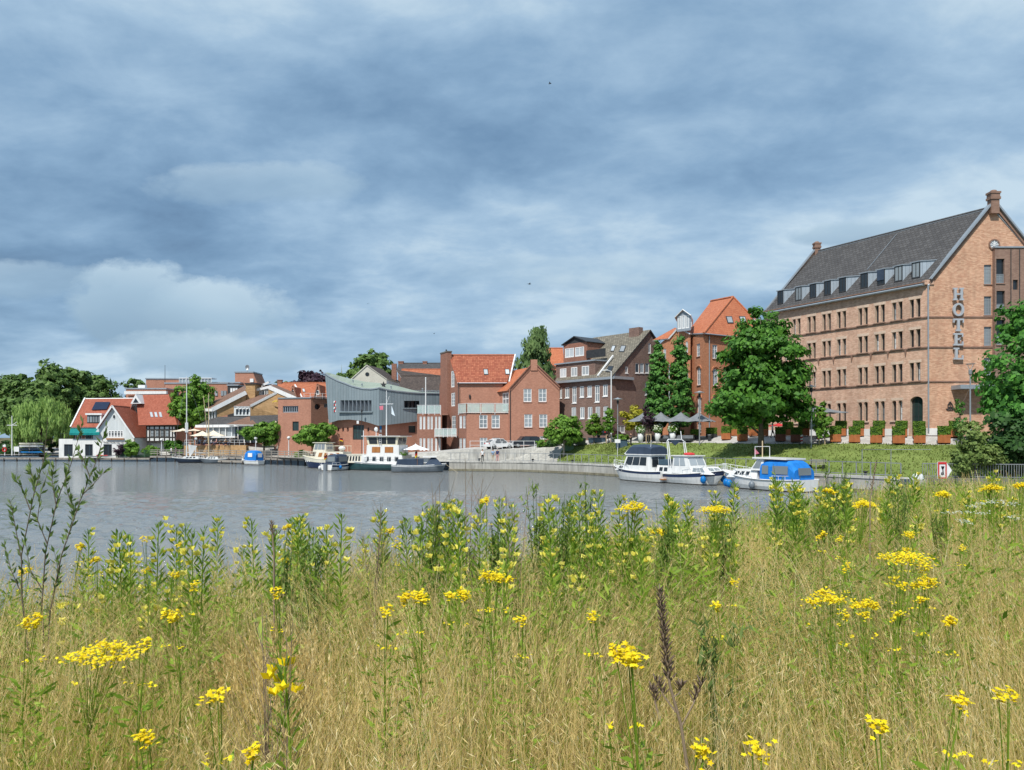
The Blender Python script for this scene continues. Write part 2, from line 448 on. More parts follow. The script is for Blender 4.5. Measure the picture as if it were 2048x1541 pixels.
def roof_slab(mb, pts, th=.18, mi=0, me=1):
 """roof plane (3 or 4 points, counter-clockwise from outside) with thickness"""
 P = [Vector(p) for p in pts]; n = (P[1] - P[0]).cross(P[2] - P[0]).normalized()
 if n.z < 0: n = -n
 Q = [p - n * th for p in P]; k = len(P)
 mb.poly(P, [tuple(range(k))], mi); mb.poly(Q, [tuple(range(k))], me)
 for i in range(k):
  j = (i + 1) % k; mb.face([P[i], P[j], Q[j], Q[i]], me)
# ---------------------------------------------------------------- materials
M('brick_hotel', (.54, .32, .225), (.70, .465, .34), 'brick', sx=.30, sy=.10, mort=(.44, .34, .27), ms=.008, ns=.45, na=.27, rough=.85)
M('brick_gable', (.50, .25, .155), (.69, .425, .28), 'brick', sx=.30, sy=.10, mort=(.48, .37, .28), ms=.008, ns=.5, na=.24, rough=.85)
M('brick_hotel_pale', (.60, .44, .34), (.70, .54, .43), 'brick', sx=.30, sy=.10, mort=(.5, .4, .3), ms=.008, ns=.8, na=.15, rough=.85)
M('brick_dark_course', (.25, .14, .10), (.32, .19, .14), 'brick', sx=.3, sy=.1, mort=(.2, .15, .12), ns=.8, na=.15)
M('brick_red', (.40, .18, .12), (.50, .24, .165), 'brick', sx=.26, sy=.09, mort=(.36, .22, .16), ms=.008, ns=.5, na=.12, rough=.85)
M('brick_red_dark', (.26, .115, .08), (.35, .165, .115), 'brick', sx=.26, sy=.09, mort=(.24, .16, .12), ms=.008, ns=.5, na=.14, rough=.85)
M('brick_tower', (.24, .145, .11), (.32, .205, .155), 'brick', sx=.26, sy=.09, mort=(.24, .18, .15), ms=.008, ns=.5, na=.18, rough=.85)
M('brick_brown', (.17, .095, .075), (.26, .16, .125), 'brick', sx=.26, sy=.09, mort=(.24, .2, .18), ms=.01, ns=.6, na=.16, rough=.85)
M('brick_orange', (.49, .20, .105), (.59, .26, .145), 'brick', sx=.26, sy=.09, mort=(.42, .22, .12), ms=.006, ns=.35, na=.12, rough=.85)
M('brick_yellow', (.40, .245, .115), (.53, .34, .175), 'brick', sx=.5, sy=.2, mort=(.38, .24, .12), ms=.01, ns=1.2, na=.2, rough=.85)
M('tile_orange', (.36, .12, .062), (.48, .18, .095), 'tile', sx=.3, sy=.36, mort=(.32, .09, .04), ms=.02, ns=.5, na=.18, off=0.0, bump=.9, rough=.75)
M('tile_bright', (.41, .135, .065), (.50, .185, .09), 'tile', sx=.3, sy=.4, mort=(.44, .12, .05), ms=.02, ns=.4, na=.09, off=0.0, bump=.8, rough=.7)
M('tile_mottled', (.29, .085, .05), (.46, .17, .095), 'tile', sx=.30, sy=.38, mort=(.24, .06, .03), ms=.035, ns=.7, na=.2, off=0.0, bump=1.0, rough=.75)
M('tile_red', (.29, .085, .052), (.38, .125, .08), 'tile', sx=.3, sy=.36, mort=(.3, .07, .03), ms=.02, ns=.3, na=.12, off=0.0, bump=.8, rough=.75)
M('tile_brown', (.17, .095, .065), (.24, .14, .10), 'slate', sx=.3, sy=.34, mort=(.13, .08, .06), ns=.4, na=.16, bump=.7, rough=.8)
M('tile_dark', (.065, .05, .045), (.105, .082, .07), 'slate', sx=.3, sy=.34, mort=(.05, .04, .035), ns=.4, na=.16, bump=.7, rough=.8)
M('tile_grey', (.068, .067, .07), (.10, .098, .10), 'slate', sx=.45, sy=.38, mort=(.05, .045, .04), ms=.03, ns=.4, na=.16, bump=.8, rough=.8)
M('tile_greybrown', (.16, .145, .115), (.26, .235, .185), 'slate', sx=.45, sy=.40, mort=(.09, .08, .065), ms=.04, ns=.5, na=.14, bump=.9, rough=.8)
M('zinc', (.33, .39, .45), (.40, .46, .52), 'plank', sx=.45, ns=.5, na=.1, rough=.45, spec=.5, bump=.15)
M('zinc_plain', (.28, .32, .36), (.34, .38, .42), ns=1.2, rough=.4, spec=.5, metal=.2)
M('museum_metal', (.19, .24, .265), (.235, .285, .31), 'plank', sx=.55, ns=.22, na=.14, rough=.55, spec=.4, bump=.12)
M('museum_roof', (.27, .32, .255), (.33, .375, .31), ns=.3, rough=.7)
M('white_paint', (.78, .79, .79), (.84, .84, .83), ns=2, rough=.45)
M('white_plaster', (.74, .74, .72), (.82, .82, .80), ns=.5, rough=.8)
M('cream_paint', (.72, .66, .48), (.78, .73, .58), ns=1.5, rough=.5)
M('cream_plaster', (.52, .50, .43), (.62, .60, .52), ns=.5, rough=.85)
M('white_board', (.58, .62, .63), (.70, .73, .73), 'plank', sx=.28, ns=.6, na=.08, rough=.7)
M('timber_dark', (.035, .03, .028), (.06, .05, .045), ns=3, rough=.8)
M('timber_grey', (.25, .225, .195), (.38, .35, .31), 'plank', sx=.16, ns=1.5, na=.2, rough=.85)
M('timber_pale', (.42, .31, .19), (.55, .43, .28), ns=3, rough=.8)
M('timber_varnish', (.33, .13, .035), (.44, .19, .06), 'plank', sx=.2, ns=2, na=.12, rough=.35, spec=.5)
M('mast_wood', (.55, .42, .25), (.65, .52, .34), ns=3, rough=.5)
M('concrete', (.33, .32, .29), (.48, .47, .43), ns=.5, rough=.9)
M('concrete_pale', (.44, .43, .40), (.58, .57, .53), ns=.6, rough=.9)
M('concrete_wet', (.17, .155, .105), (.27, .25, .18), ns=.9, rough=.7)
M('quay_rubber', (.02, .02, .018), (.04, .038, .03), ns=2, rough=.7)
M('stone_dark', (.11, .105, .095), (.20, .19, .17), ns=1.4, rough=.9)
M('stone_grey', (.28, .265, .24), (.42, .40, .37), ns=1.2, rough=.9)
M('paving', (.40, .385, .36), (.52, .505, .48), 'slate', sx=.6, sy=.6, mort=(.3, .29, .27), ns=.5, na=.12, rough=.9, bump=.2)
M('asphalt', (.10, .10, .10), (.16, .155, .15), ns=1.5, rough=.9)
M('soil_bank', (.10, .085, .045), (.17, .15, .07), ns=1.5, rough=.95)
M('meadow_soil', (.11, .115, .03), (.24, .20, .075), ns=3.5, rough=.95, bump=.8)
M('steel_grey', (.30, .315, .33), (.40, .41, .42), ns=3, rough=.4, metal=.5, spec=.5)
M('steel_white', (.70, .72, .73), (.78, .79, .80), ns=3, rough=.4)
M('steel_dark', (.03, .032, .035), (.05, .052, .055), ns=3, rough=.5)
M('corten', (.30, .095, .035), (.42, .15, .055), ns=2.5, rough=.85)
M('corten_dark', (.17, .065, .045), (.24, .10, .065), ns=2.5, rough=.85)
M('pot_white', (.60, .62, .63), (.70, .71, .72), ns=2, rough=.6)
M('canvas_grey', (.16, .175, .19), (.21, .225, .24), ns=1.5, rough=.9)
M('canvas_cream', (.72, .61, .47), (.82, .71, .56), ns=1.5, rough=.9)
M('canvas_white', (.80, .80, .79), (.86, .86, .85), ns=1.5, rough=.9)
M('canvas_navy', (.035, .055, .09), (.05, .075, .12), ns=1.5, rough=.85)
M('canvas_blue', (.01, .16, .55), (.015, .22, .66), ns=1.5, rough=.75)
M('canvas_teal', (.0, .17, .17), (.01, .24, .23), ns=1.5, rough=.85)
M('canvas_red', (.5, .03, .04), (.62, .06, .06), ns=2, rough=.85)
M('gel_white', (.74, .75, .74), (.82, .82, .80), ns=.7, rough=.25, spec=.5)
M('gel_cream', (.72, .68, .55), (.80, .76, .64), ns=.7, rough=.3, spec=.5)
M('gel_navy', (.012, .025, .075), (.02, .04, .11), ns=1, rough=.25, spec=.5)
M('hull_navy', (.02, .035, .065), (.04, .06, .10), ns=1, rough=.35, spec=.5)
M('hull_green', (.02, .07, .075), (.045, .11, .115), ns=.8, rough=.4, spec=.5)
M('hull_grey', (.13, .16, .185), (.19, .22, .25), ns=.8, rough=.4, spec=.5)
M('antifoul', (.045, .04, .035), (.085, .06, .045), ns=1.5, rough=.8)
M('fender_blue', (.0, .13, .42), (.01, .19, .52), ns=2, rough=.35)
M('rubber', (.02, .02, .022), (.035, .035, .035), ns=2, rough=.6)
M('paint_red', (.48, .02, .025), (.58, .04, .04), ns=2, rough=.5)
M('paint_blue', (.02, .17, .46), (.03, .24, .56), ns=2, rough=.45)
M('paint_yellow', (.72, .5, .02), (.8, .6, .04), ns=2, rough=.6)
M('paint_green', (.07, .15, .085), (.10, .20, .12), ns=2, rough=.6)
M('paint_olive', (.07, .095, .055), (.10, .125, .075), ns=2, rough=.7)
M('paint_bluegrey', (.045, .085, .12), (.07, .115, .155), ns=2, rough=.6)
M('paint_black', (.012, .012, .014), (.022, .022, .024), ns=2, rough=.5)
M('pink_cloth', (.6, .16, .22), (.7, .25, .3), ns=2, rough=.9)
M('sail_bluewhite', (.58, .68, .76), (.72, .79, .84), ns=2, rough=.9)
M('car_white', (.74, .75, .76), (.8, .8, .8), ns=1, rough=.2, spec=.6)
M('car_dark', (.025, .03, .045), (.04, .045, .06), ns=1, rough=.2, spec=.6)
M('car_black', (.012, .013, .016), (.02, .02, .024), ns=1, rough=.2, spec=.6)
M('solar', (.01, .017, .045), (.016, .024, .06), ns=1, rough=.15, spec=.6)
M('skin', (.52, .29, .20), (.60, .35, .25), ns=4, rough=.6)
M('cloth_white', (.72, .73, .75), (.8, .8, .8), ns=5, rough=.9)
M('cloth_black', (.012, .012, .014), (.03, .03, .032), ns=5, rough=.9)
M('cloth_navy', (.02, .03, .09), (.04, .05, .13), ns=5, rough=.9)
M('cloth_blue', (.22, .36, .55), (.30, .44, .62), ns=5, rough=.9)
M('cloth_rose', (.6, .3, .28), (.7, .4, .36), ns=5, rough=.9)
M('cloth_beige', (.45, .37, .26), (.52, .44, .32), ns=5, rough=.9)
M('hair', (.05, .03, .018), (.1, .065, .04), ns=6, rough=.7)
M('hair_grey', (.45, .44, .42), (.6, .58, .56), ns=6, rough=.7)
M('gold', (.75, .5, .08), (.8, .58, .12), ns=2, rough=.4)
M('letter_grey', (.42, .44, .47), (.5, .52, .55), ns=2, rough=.4, metal=.2)
M('bark', (.09, .07, .05), (.16, .13, .10), ns=4, rough=.95)
M('bark_pale', (.26, .23, .19), (.36, .33, .28), ns=4, rough=.95)
M('lamp_glass', (.72, .72, .70), (.8, .8, .78), ns=2, rough=.25)
M('gravel_roof', (.30, .29, .27), (.38, .37, .35), ns=3, rough=.95)
glassmat('glass_dark', (.022, .028, .034))
glassmat('glass_pale', (.23, .26, .28), rough=.12)
glassmat('glass_curtain', (.40, .43, .45), rough=.15)
glassmat('glass_green', (.03, .055, .055))
clearmat('glass_clear', (.78, .88, .86), .62)
clearmat('glass_tint', (.20, .24, .26), .45)
clearmat('glass_boat', (.30, .34, .36), .35)
leafmat('leaf_maple', (0.024, 0.085, 0.018), (0.130, 0.314, 0.034), .28)
leafmat('leaf_dark', (0.017, 0.048, 0.017), (0.065, 0.155, 0.033), .25)
leafmat('leaf_right', (0.023, 0.085, 0.023), (0.134, 0.367, 0.049), .3)
leafmat('leaf_far', (0.046, 0.098, 0.026), (0.182, 0.293, 0.072), .22, ns=.25)
leafmat('leaf_mid', (0.044, 0.127, 0.018), (0.226, 0.406, 0.053), .3)
leafmat('leaf_bright', (.06, .15, .015), (.22, .36, .05), .35)
leafmat('leaf_yellow', (.22, .24, .02), (.52, .46, .05), .35)
leafmat('leaf_column', (0.027, 0.100, 0.027), (0.134, 0.312, 0.049), .22)
leafmat('leaf_willow', (.15, .27, .06), (.42, .58, .17), .3)
leafmat('leaf_copper', (0.023, 0.013, 0.023), (0.078, 0.039, 0.058), .2)
leafmat('leaf_birch', (0.083, 0.157, 0.049), (0.247, 0.363, 0.132), .3)
leafmat('leaf_silver', (.09, .155, .03), (.26, .34, .10), .3)
leafmat('leaf_box', (.05, .13, .015), (.19, .32, .035), .25, ns=2)
leafmat('flower_white', (.55, .62, .42), (.85, .87, .78), .3, ns=3)
M('lawn', (.12, .17, .035), (.20, .255, .065), ns=.35, rough=.95, bump=.6)
# ---------------------------------------------------------------- water
def water_mat():
 m, t = _mat('harbour_water')
 tc = t.new('ShaderNodeTexCoord'); o = tc.outputs['Object']
 mp = t.new('ShaderNodeMapping'); t.put(mp.inputs['Vector'], o); mp.inputs['Rotation'].default_value = (0, 0, .2); mp.inputs['Scale'].default_value = (.6, 1.35, 1)
 n1 = t.noise(mp.outputs[0], 1.7, 5, .62, .5)
 n2 = t.noise(mp.outputs[0], 5.0, 3, .6, .4)
 n3 = t.noise(o, .05, 2)
 h = t.math('ADD', t.math('MULTIPLY', n1, .75), t.math('MULTIPLY', n2, .28))
 h = t.math('MULTIPLY', h, t.math('MULTIPLY_ADD', n3, .9, .55))
 b = t.new('ShaderNodeBump'); b.inputs['Strength'].default_value = 1.0; b.inputs['Distance'].default_value = .3; t.put(b.inputs['Height'], h)
 p = t.new('ShaderNodeBsdfPrincipled', {'Base Color': (.205, .22, .222, 1), 'Roughness': .06, 'IOR': 1.33, 'Specular IOR Level': .5})
 t.l.new(b.outputs[0], p.inputs['Normal'])
 out = t.new('ShaderNodeOutputMaterial'); t.l.new(p.outputs[0], out.inputs[0])
water_mat()
def water_mesh():
 rs = np.random.RandomState(6); nc, nr = 400, 430; px = np.linspace(-260, 2300, nc); Y = 6 * (66 / 6) ** np.linspace(0, 1, nr); X = (px[None, :] - CX) / F * Y[:, None]; YY = np.repeat(Y[:, None], nc, 1); Z = np.zeros_like(X)
 for i in range(34):     # wind chop: many short crests running across the basin
  lam = .38 * (3.4 / .38) ** rs.uniform(0, 1) ; th = rs.normal(1.25, .5); k = 2 * math.pi / lam; a = lam * .0135 * rs.uniform(.6, 1.3); q = k * (X * math.cos(th) + YY * math.sin(th)) + rs.uniform(0, 6.28) + .6 * np.sin(X * .11 + i) ; Z += a * (np.sin(q) + .35 * np.sin(2 * q + 1))
 gust = .65 + .35 * np.sin(X * .09 + 1.2 * np.sin(YY * .13)) * np.sin(YY * .17 + X * .05); fade = np.clip(np.minimum((66 - YY) / 16, np.minimum(np.arange(nc)[None, :], nc - 1 - np.arange(nc)[None, :]) / 12), 0, 1); fade[0] = 0
 Z *= gust * fade; V = np.stack([X, YY, Z], 2).reshape(-1, 3); i = np.arange(nr - 1)[:, None] * nc + np.arange(nc - 1)[None, :]; Fc = np.stack([i, i + 1, i + nc + 1, i + nc], 2).reshape(-1, 4)
 n = len(V); c = [(X[0, 0], 6.0), (X[0, -1], 6.0), (X[-1, -1], 66.0), (X[-1, 0], 66.0)]; R = [(-900, -60), (900, -60), (900, 200), (-900, 200)]; V = np.concatenate([V, np.array([(a, b, 0) for a, b in c + R])]); Fc = np.concatenate([Fc, n + np.array([(4, 5, 1, 0), (5, 6, 2, 1), (6, 7, 3, 2), (7, 4, 0, 3)])])
 setp(mesh_obj('water', mesh_np('water', V, Fc, 'harbour_water', smooth=True, uv=False)), kind='structure')
water_mesh()
gb = MB(); gb.face([(-4000, -300, -2.5), (4000, -300, -2.5), (4000, 5500, -2.5), (-4000, 5500, -2.5)])
setp(gb.build('ground', 'soil_bank'), kind='structure')
# ---------------------------------------------------------------- the town bank
WS = [(90, 52), (52, 55), (37.7, 57.2), (30.6, 60.7), (26.3, 67.7), (21.5, 75.3), (16.8, 82.8), (12.4, 89.8), (9.3, 95), (5, 100.2), (.94, 103.8), (-9.2, 106.3),
 (-14, 108), (-24.3, 114), (-30, 120), (-43, 134), (-63.8, 149), (-80, 150), (-101, 152), (-160, 156), (-420, 180)]
TS = [(94, 64, 3.8), (54.7, 66, 3.75), (45.6, 72, 3.78), (40.8, 76, 3.84), (35.6, 81, 3.9), (29.9, 86, 3.87), (22.95, 94, 3.88), (15.5, 100, 3.88), (12.8, 103, 3.85), (7.3, 106, 3.4), (1.0, 108.3, 2.95), (-7, 110.5, 2.9),
 (-14, 112, 2.2), (-24, 118, 1.6), (-29, 125, 1.6), (-42, 139, 1.5), (-63, 154, 1.3), (-80, 155, 1.25), (-101, 157, 1.25), (-160, 161, 1.25), (-420, 186, 1.3)]
RISE = [.85] * 8 + [.8, .6, .4, .3] + [.3] * 9
QZ = 1.27
def col_rows(i):
 W, T = Vector(WS[i]), Vector(TS[i][:2]); z = TS[i][2]; L = (T - W).length; d = (T - W) / L
 P = W + d * min(2.6, L * .55); bk = Vector((.35, .94)); R = RISE[i]
 return [(W.x, W.y, -2.0), (W.x, W.y, QZ), (P.x, P.y, QZ + .02), (T.x, T.y, z), (T.x + bk.x * 4.5, T.y + bk.y * 4.5, z + R),
   (T.x + bk.x * 40, T.y + bk.y * 40, z + R + .6), (T.x + bk.x * 160, T.y + bk.y * 160, z + R + 3), (T.x + bk.x * 1500, T.y + bk.y * 1500, z + R + 6)]
ROWS = [col_rows(i) for i in range(len(WS))]
def strip(name, mat, r0, r1, c0, c1, dz=0.0, sub=1, wob=0.0):
 mb = MB()
 for r in range(r0, r1):
  for c in range(c0, c1):
   q = [Vector(ROWS[c][r]), Vector(ROWS[c + 1][r]), Vector(ROWS[c + 1][r + 1]), Vector(ROWS[c][r + 1])]
   for p in q: p.z += dz
   for a in range(sub):
    for b in range(sub):
     f = lambda u, v: (q[0] * (1 - u) + q[1] * u) * (1 - v) + (q[3] * (1 - u) + q[2] * u) * v
     pts = []
     for (u, v) in ((a, b), (a + 1, b), (a + 1, b + 1), (a, b + 1)):
      p = f(u / sub, v / sub)
      if wob: p.z += wob * (math.sin(math.pi * v / sub) * 1.6 + .35 * math.sin(p.x * 1.3 + p.y * .7) + .25 * math.sin(p.y * 2.1 - p.x))
      pts.append(p)
     mb.face(pts[::-1])
 return setp(mb.build(name, mat), kind='structure')
N = len(WS) - 1
strip('promenade', 'concrete_pale', 1, 2, 0, 12)
strip('shore_path', 'stone_grey', 1, 3, 12, N)
strip('lawn', 'lawn', 2, 3, 0, 9, 0.0, 8, .14)
strip('ramp_slope', 'concrete', 2, 3, 9, 12)
strip('terrace_paving', 'paving', 3, 4, 0, 12)
strip('town_ground', 'asphalt', 4, 5, 0, 12); strip('town_yard', 'paving', 3, 5, 12, N)
strip('back_terrain', 'soil_bank', 5, 7, 0, N)
def along(pts, step):
 """points every step metres along a plan polyline, with the direction"""
 out = []; carry = 0.0
 for a, b in zip(pts[:-1], pts[1:]):
  a, b = Vector(a[:2]), Vector(b[:2]); L = (b - a).length; d = (b - a) / L; s = carry
  while s < L: out.append((a + d * s, d)); s += step
  carry = s - L
 return out
qw = thing('quay_wall', 'pale concrete quay wall of cast panels along the harbour basin', 'wall', (21.5, 75.3, 0))
quay = WS[3:12]
pan = along(quay, 2.4)
for (p, d), (q, _) in zip(pan[:-1], pan[1:]):
 e = (q - p); L = e.length; e /= L; n = Vector((-e.y, e.x)) * 1; n = n if n.y < 0 else -n
 a, b = p + e * .015, q - e * .015
 mb = MB(); j = random.uniform(-.012, .012)
 c = (a + b) / 2 + n * (.06 + j)
 mb.obox((c.x, c.y, .52), (e.x * (L / 2 - .015), e.y * (L / 2 - .015), 0), (n.x * .1, n.y * .1, 0), (0, 0, .62))
 mb.build('panel', 'concrete', qw)
 mb = MB(); c = (p + q) / 2 - n * .12
 mb.obox((c.x, c.y, QZ + .02), (e.x * (L / 2 - .01), e.y * (L / 2 - .01), 0), (n.x * .34, n.y * .34, 0), (0, 0, .11))
 mb.build('coping', 'concrete_pale', qw)
 mb = MB(); c = (p + q) / 2 + n * .22
 mb.obox((c.x, c.y, .16), (e.x * L / 2, e.y * L / 2, 0), (n.x * .1, n.y * .1, 0), (0, 0, .14)); mb.build('waling', 'concrete_wet', qw)
 mb = MB(); c = (p + q) / 2 + n * .20
 mb.obox((c.x, c.y, -.05), (e.x * L / 2, e.y * L / 2, 0), (n.x * .1, n.y * .1, 0), (0, 0, .07)); mb.build('base_strip', 'quay_rubber', qw)
for i, k in enumerate((2.2, 3.4, 4.5, 5.6, 6.7, 8.5, 9.7, 10.6)):
 j = int(k); p = Vector(WS[j]).lerp(Vector(WS[j + 1]), k - j) if j < 11 else Vector(WS[j]); d = (Vector(TS[j][:2]) - p).normalized(); p = p + d * .75
 b = thing('mooring_bollard', 'black iron mooring bollard on the quay edge, %s from the stone wall' % ORD[i], 'bollard', (p.x, p.y, QZ), 0, 'bollards along the quay'); MB().lathe([(.2, 0), (.16, .05), (.11, .12), (.11, .34), (.2, .38), (.2, .46), (0, .5)], 12).build('post', 'steel_dark', b, True)
sw = thing('stone_wall', 'low dark weathered stone wall below the picket fence', 'wall', (37, 57.2, 0))
edge = along([(31.2, 60.2), (37.7, 57.1), (60, 54.6)], 1.5)
for (p, d), (q, _) in zip(edge[:-1], edge[1:]):
 n = Vector((d.y, -d.x)); n = n if n.y < 0 else -n
 for k, (z0, z1, o, ml) in enumerate(((.95, 1.42, .22, 'stone_dark'), (.45, .93, .12, 'stone_grey'), (-.3, .43, .10, 'stone_dark'))):
  mb = MB(); L = (q - p).length; sh = .5 * L * (k % 2)
  c = (p + q) / 2 + d * sh + n * (o - .25) ; w = L / 2 - .02
  j = [random.uniform(-.03, .03) for _ in range(3)]
  mb.obox((c.x + j[0], c.y, (z0 + z1) / 2 + j[2] * .6), (d.x * w, d.y * w, j[1] * .5), (n.x * .5, n.y * .5, 0), (0, 0, (z1 - z0) / 2))
  mb.build('block', ml, sw)
def railing(name, label, pts, z, h=1.1, step=1.3, mat='steel_grey', rails=(1.0, .55, .15), pr=.03, rr=.024, zf=None, mesh=None, cat='railing'):
 p0 = pts[0]; t = thing(name, label, cat, (p0[0], p0[1], z))
 zz = (lambda p: z) if zf is None else zf
 for p, d in along(pts, step):
  mb = MB(); mb.bar((p.x, p.y, zz(p)), (p.x, p.y, zz(p) + h), pr * 2, pr * 2); mb.build('post', mat, t)
 for a, b in zip(pts[:-1], pts[1:]):
  a, b = Vector(a[:2]), Vector(b[:2])
  for r in rails:
   mb = MB(); mb.bar((a.x, a.y, zz(a) + h * r), (b.x, b.y, zz(b) + h * r), rr * 2, rr * 2); mb.build('rail', mat, t)
  if mesh:
   mb = MB(); mb.face([(a.x, a.y, zz(a) + .1), (b.x, b.y, zz(b) + .1), (b.x, b.y, zz(b) + h), (a.x, a.y, zz(a) + h)]); mb.build('mesh_panel', mesh, t)
 return t
def inset(pts, k):
 out = []
 for i, p in enumerate(pts):
  T = Vector(TS[WS.index(p)][:2]) if p in WS else None
  d = (T - Vector(p)).normalized(); out.append(tuple(Vector(p) + d * k))
 return out
railing('quay_railing', 'grey steel railing with slim posts along the concrete quay', inset(WS[3:12], .35), QZ + .12, 1.1, 1.3, 'steel_grey', (1.0, .12), .035, .03)
railing('gangway_frame', 'tall pale steel gate frame above the quay near the stone wall', [(27.6, 58.5 + 2.2), (30.0, 60.2 + 1.9), (33.4, 61.4)], QZ + .1, 2.2, 3.3, 'steel_grey', (1.0,), .022, .02, cat='frame')
pf = thing('picket_fence', 'grey steel picket fence on top of the dark stone wall', 'fence', (36, 58.2, 1.4))
for p, d in along([(32.2, 60.4), (37.9, 58.0), (56, 55.6)], .17):
 mb = MB(); mb.bar((p.x, p.y, 1.42), (p.x, p.y, 2.5), .035, .03); mb.build('picket', 'steel_grey', pf)
for a, b in (((32.2, 60.4), (37.9, 58.0)), ((37.9, 58.0), (56, 55.6))):
 for z in (1.52, 2.5): MB().bar((a[0], a[1], z), (b[0], b[1], z), .06, .06).build('rail', 'steel_grey', pf)
rw = thing('retaining_wall', 'pale concrete retaining wall with ramp below the red brick house', 'wall', (-3, 106, QZ))
for (x0, x1, y0, y1) in [(938 + 19 * i, 938 + 19 * (i + 1), 899 + (i % 2) * .4, 926) for i in range(7)]:
 Y = 107.2; mb = MB(); mb.box((ax(x0, Y) + .02, Y - .12, QZ), (ax(x1, Y) - .02, Y + .15, az(y0, Y))); mb.build('panel', 'concrete_pale', rw)
mb = MB(); a, b = at(1071, 899, 107.2), at(1094, 921, 105.6)
mb.prism([a, b, Vector((b.x, b.y, QZ)), Vector((a.x, a.y, QZ))], (.0, .5, 0)); mb.build('stair_cheek', 'concrete_pale', rw)
mb = MB(); mb.prism([at(1071, 901, 107.9), at(1112, 901, 107.9), at(1126, 915, 107.9), at(1090, 917, 107.9)], (0, .6, 0)); mb.build('ramp_slab', 'concrete', rw)
railing('ramp_railing', 'white steel railing with slanted brace on the retaining wall', [(ax(940, 107.4), 107.4), (ax(1070, 107.4), 107.4)], az(899, 107.4), 1.15, 1.5, 'steel_white', (1.0, .5), .03, .025)
# ---------------------------------------------------------------- timber jetty on the far left bank
def jetty(name, label, pts, z, depth=2.4, rail=True, step=1.9):
 t = thing(name, label, 'jetty', (pts[0][0], pts[0][1], 0))
 for a, b in zip(pts[:-1], pts[1:]):
  A, B = Vector(a), Vector(b); d = (B - A).normalized(); n = Vector((d.y, -d.x)); n = n if n.y > 0 else -n; L = (B - A).length
  k = max(1, int(L / .9))
  for i in range(k):
   p = A + d * (L * (i + .5) / k)
   c = p + n * depth / 2
   mb = MB(); mb.obox((c.x, c.y, z - .05 + random.uniform(-.01, .01)), (d.x * (L / k / 2 - .02), d.y * (L / k / 2 - .02), 0), (n.x * depth / 2, n.y * depth / 2, 0), (0, 0, .05)); mb.build('plank', 'timber_grey', t)
  mb = MB(); mb.bar((A.x, A.y, z - .22), (B.x, B.y, z - .22), .1, .24); mb.build('edge_beam', 'timber_grey', t)
  for p, _ in along([a, b], step):
   mb = MB(); mb.tube([(p.x, p.y, -1.2), (p.x, p.y, z - .1)], .14, 6); mb.build('pile', 'timber_dark', t)
   if rail:
    mb = MB(); mb.bar((p.x + n.x * .1, p.y + n.y * .1, z), (p.x + n.x * .1, p.y + n.y * .1, z + 1.25), .13, .13); mb.build('post', 'timber_grey', t)
  if rail:
   for h in (.45, .8, 1.15):
    mb = MB(); mb.bar((A.x + n.x * .1, A.y + n.y * .1, z + h), (B.x + n.x * .1, B.y + n.y * .1, z + h), .05, .12); mb.build('rail', 'timber_grey', t)
jetty('timber_jetty', 'weathered grey timber jetty with board railing in front of the brown restaurant', [(ax(692, 117), 117), (ax(610, 126), 126), (ax(525, 133.5), 133.5), (ax(440, 140.5), 140.5), (ax(352, 146.5), 146.5)], 1.15)
jetty('timber_jetty', 'grey timber jetty with railing beside the white boathouse hedge', [(ax(350, 147), 147), (ax(300, 148), 148)], 1.15)
jetty('landing_stage', 'low bare landing stage of planks in front of the white boathouse', [(ax(300, 148.5), 148.5), (ax(190, 149.5), 149.5), (ax(-40, 150.5), 150.5)], .75, 1.6, False, 2.6)
jetty('floating_pontoon', 'low floating pontoon with pale edge beside the blue covered motorboat', [(ax(486, 133), 133), (ax(436, 137), 137)], .62, 1.3, False, 3.0)
# ---------------------------------------------------------------- near bank: ground under the meadow
def g(X, Y):
 sl = min(.095, max(.018, .047 - .006 * X))
 z = 2.78 - sl * (Y - 2)
 ye = edge_y(X)
 if Y > ye: z -= .30 * (Y - ye) + .02 * (Y - ye) ** 2
 return z + .05 * math.sin(X * 1.7 + Y * .6) + .04 * math.sin(Y * 1.9 - X * .8)
def edge_y(X):
 pts = [(-12, 6.2), (-5, 6.6), (-2, 8.0), (0, 9.2), (3, 11.5), (7.5, 17), (15, 27), (22, 38), (40, 44)]
 if X <= pts[0][0]: return pts[0][1]
 for (a, b), (c, d) in zip(pts[:-1], pts[1:]):
  if X <= c: return b + (d - b) * (X - a) / (c - a)
 return pts[-1][1]
def meadow_ground():
 xs = np.concatenate([np.linspace(-60, -12, 9)[:-1], np.linspace(-12, 14, 53), np.linspace(14, 60, 24)[1:]])
 ys = np.concatenate([np.linspace(-40, -2, 6)[:-1], np.linspace(-2, 14, 41), np.linspace(14, 54, 41)[1:]])
 V = [(x, y, max(-2.4, g(x, max(y, -3)))) for y in ys for x in xs]
 nx = len(xs); Fc = np.array([(j * nx + i, j * nx + i + 1, (j + 1) * nx + i + 1, (j + 1) * nx + i) for j in range(len(ys) - 1) for i in range(nx - 1)])
 o = mesh_obj('meadow_ground', mesh_np('meadow_ground', np.array(V), Fc, 'meadow_soil', smooth=True)); setp(o, kind='structure')
meadow_ground()
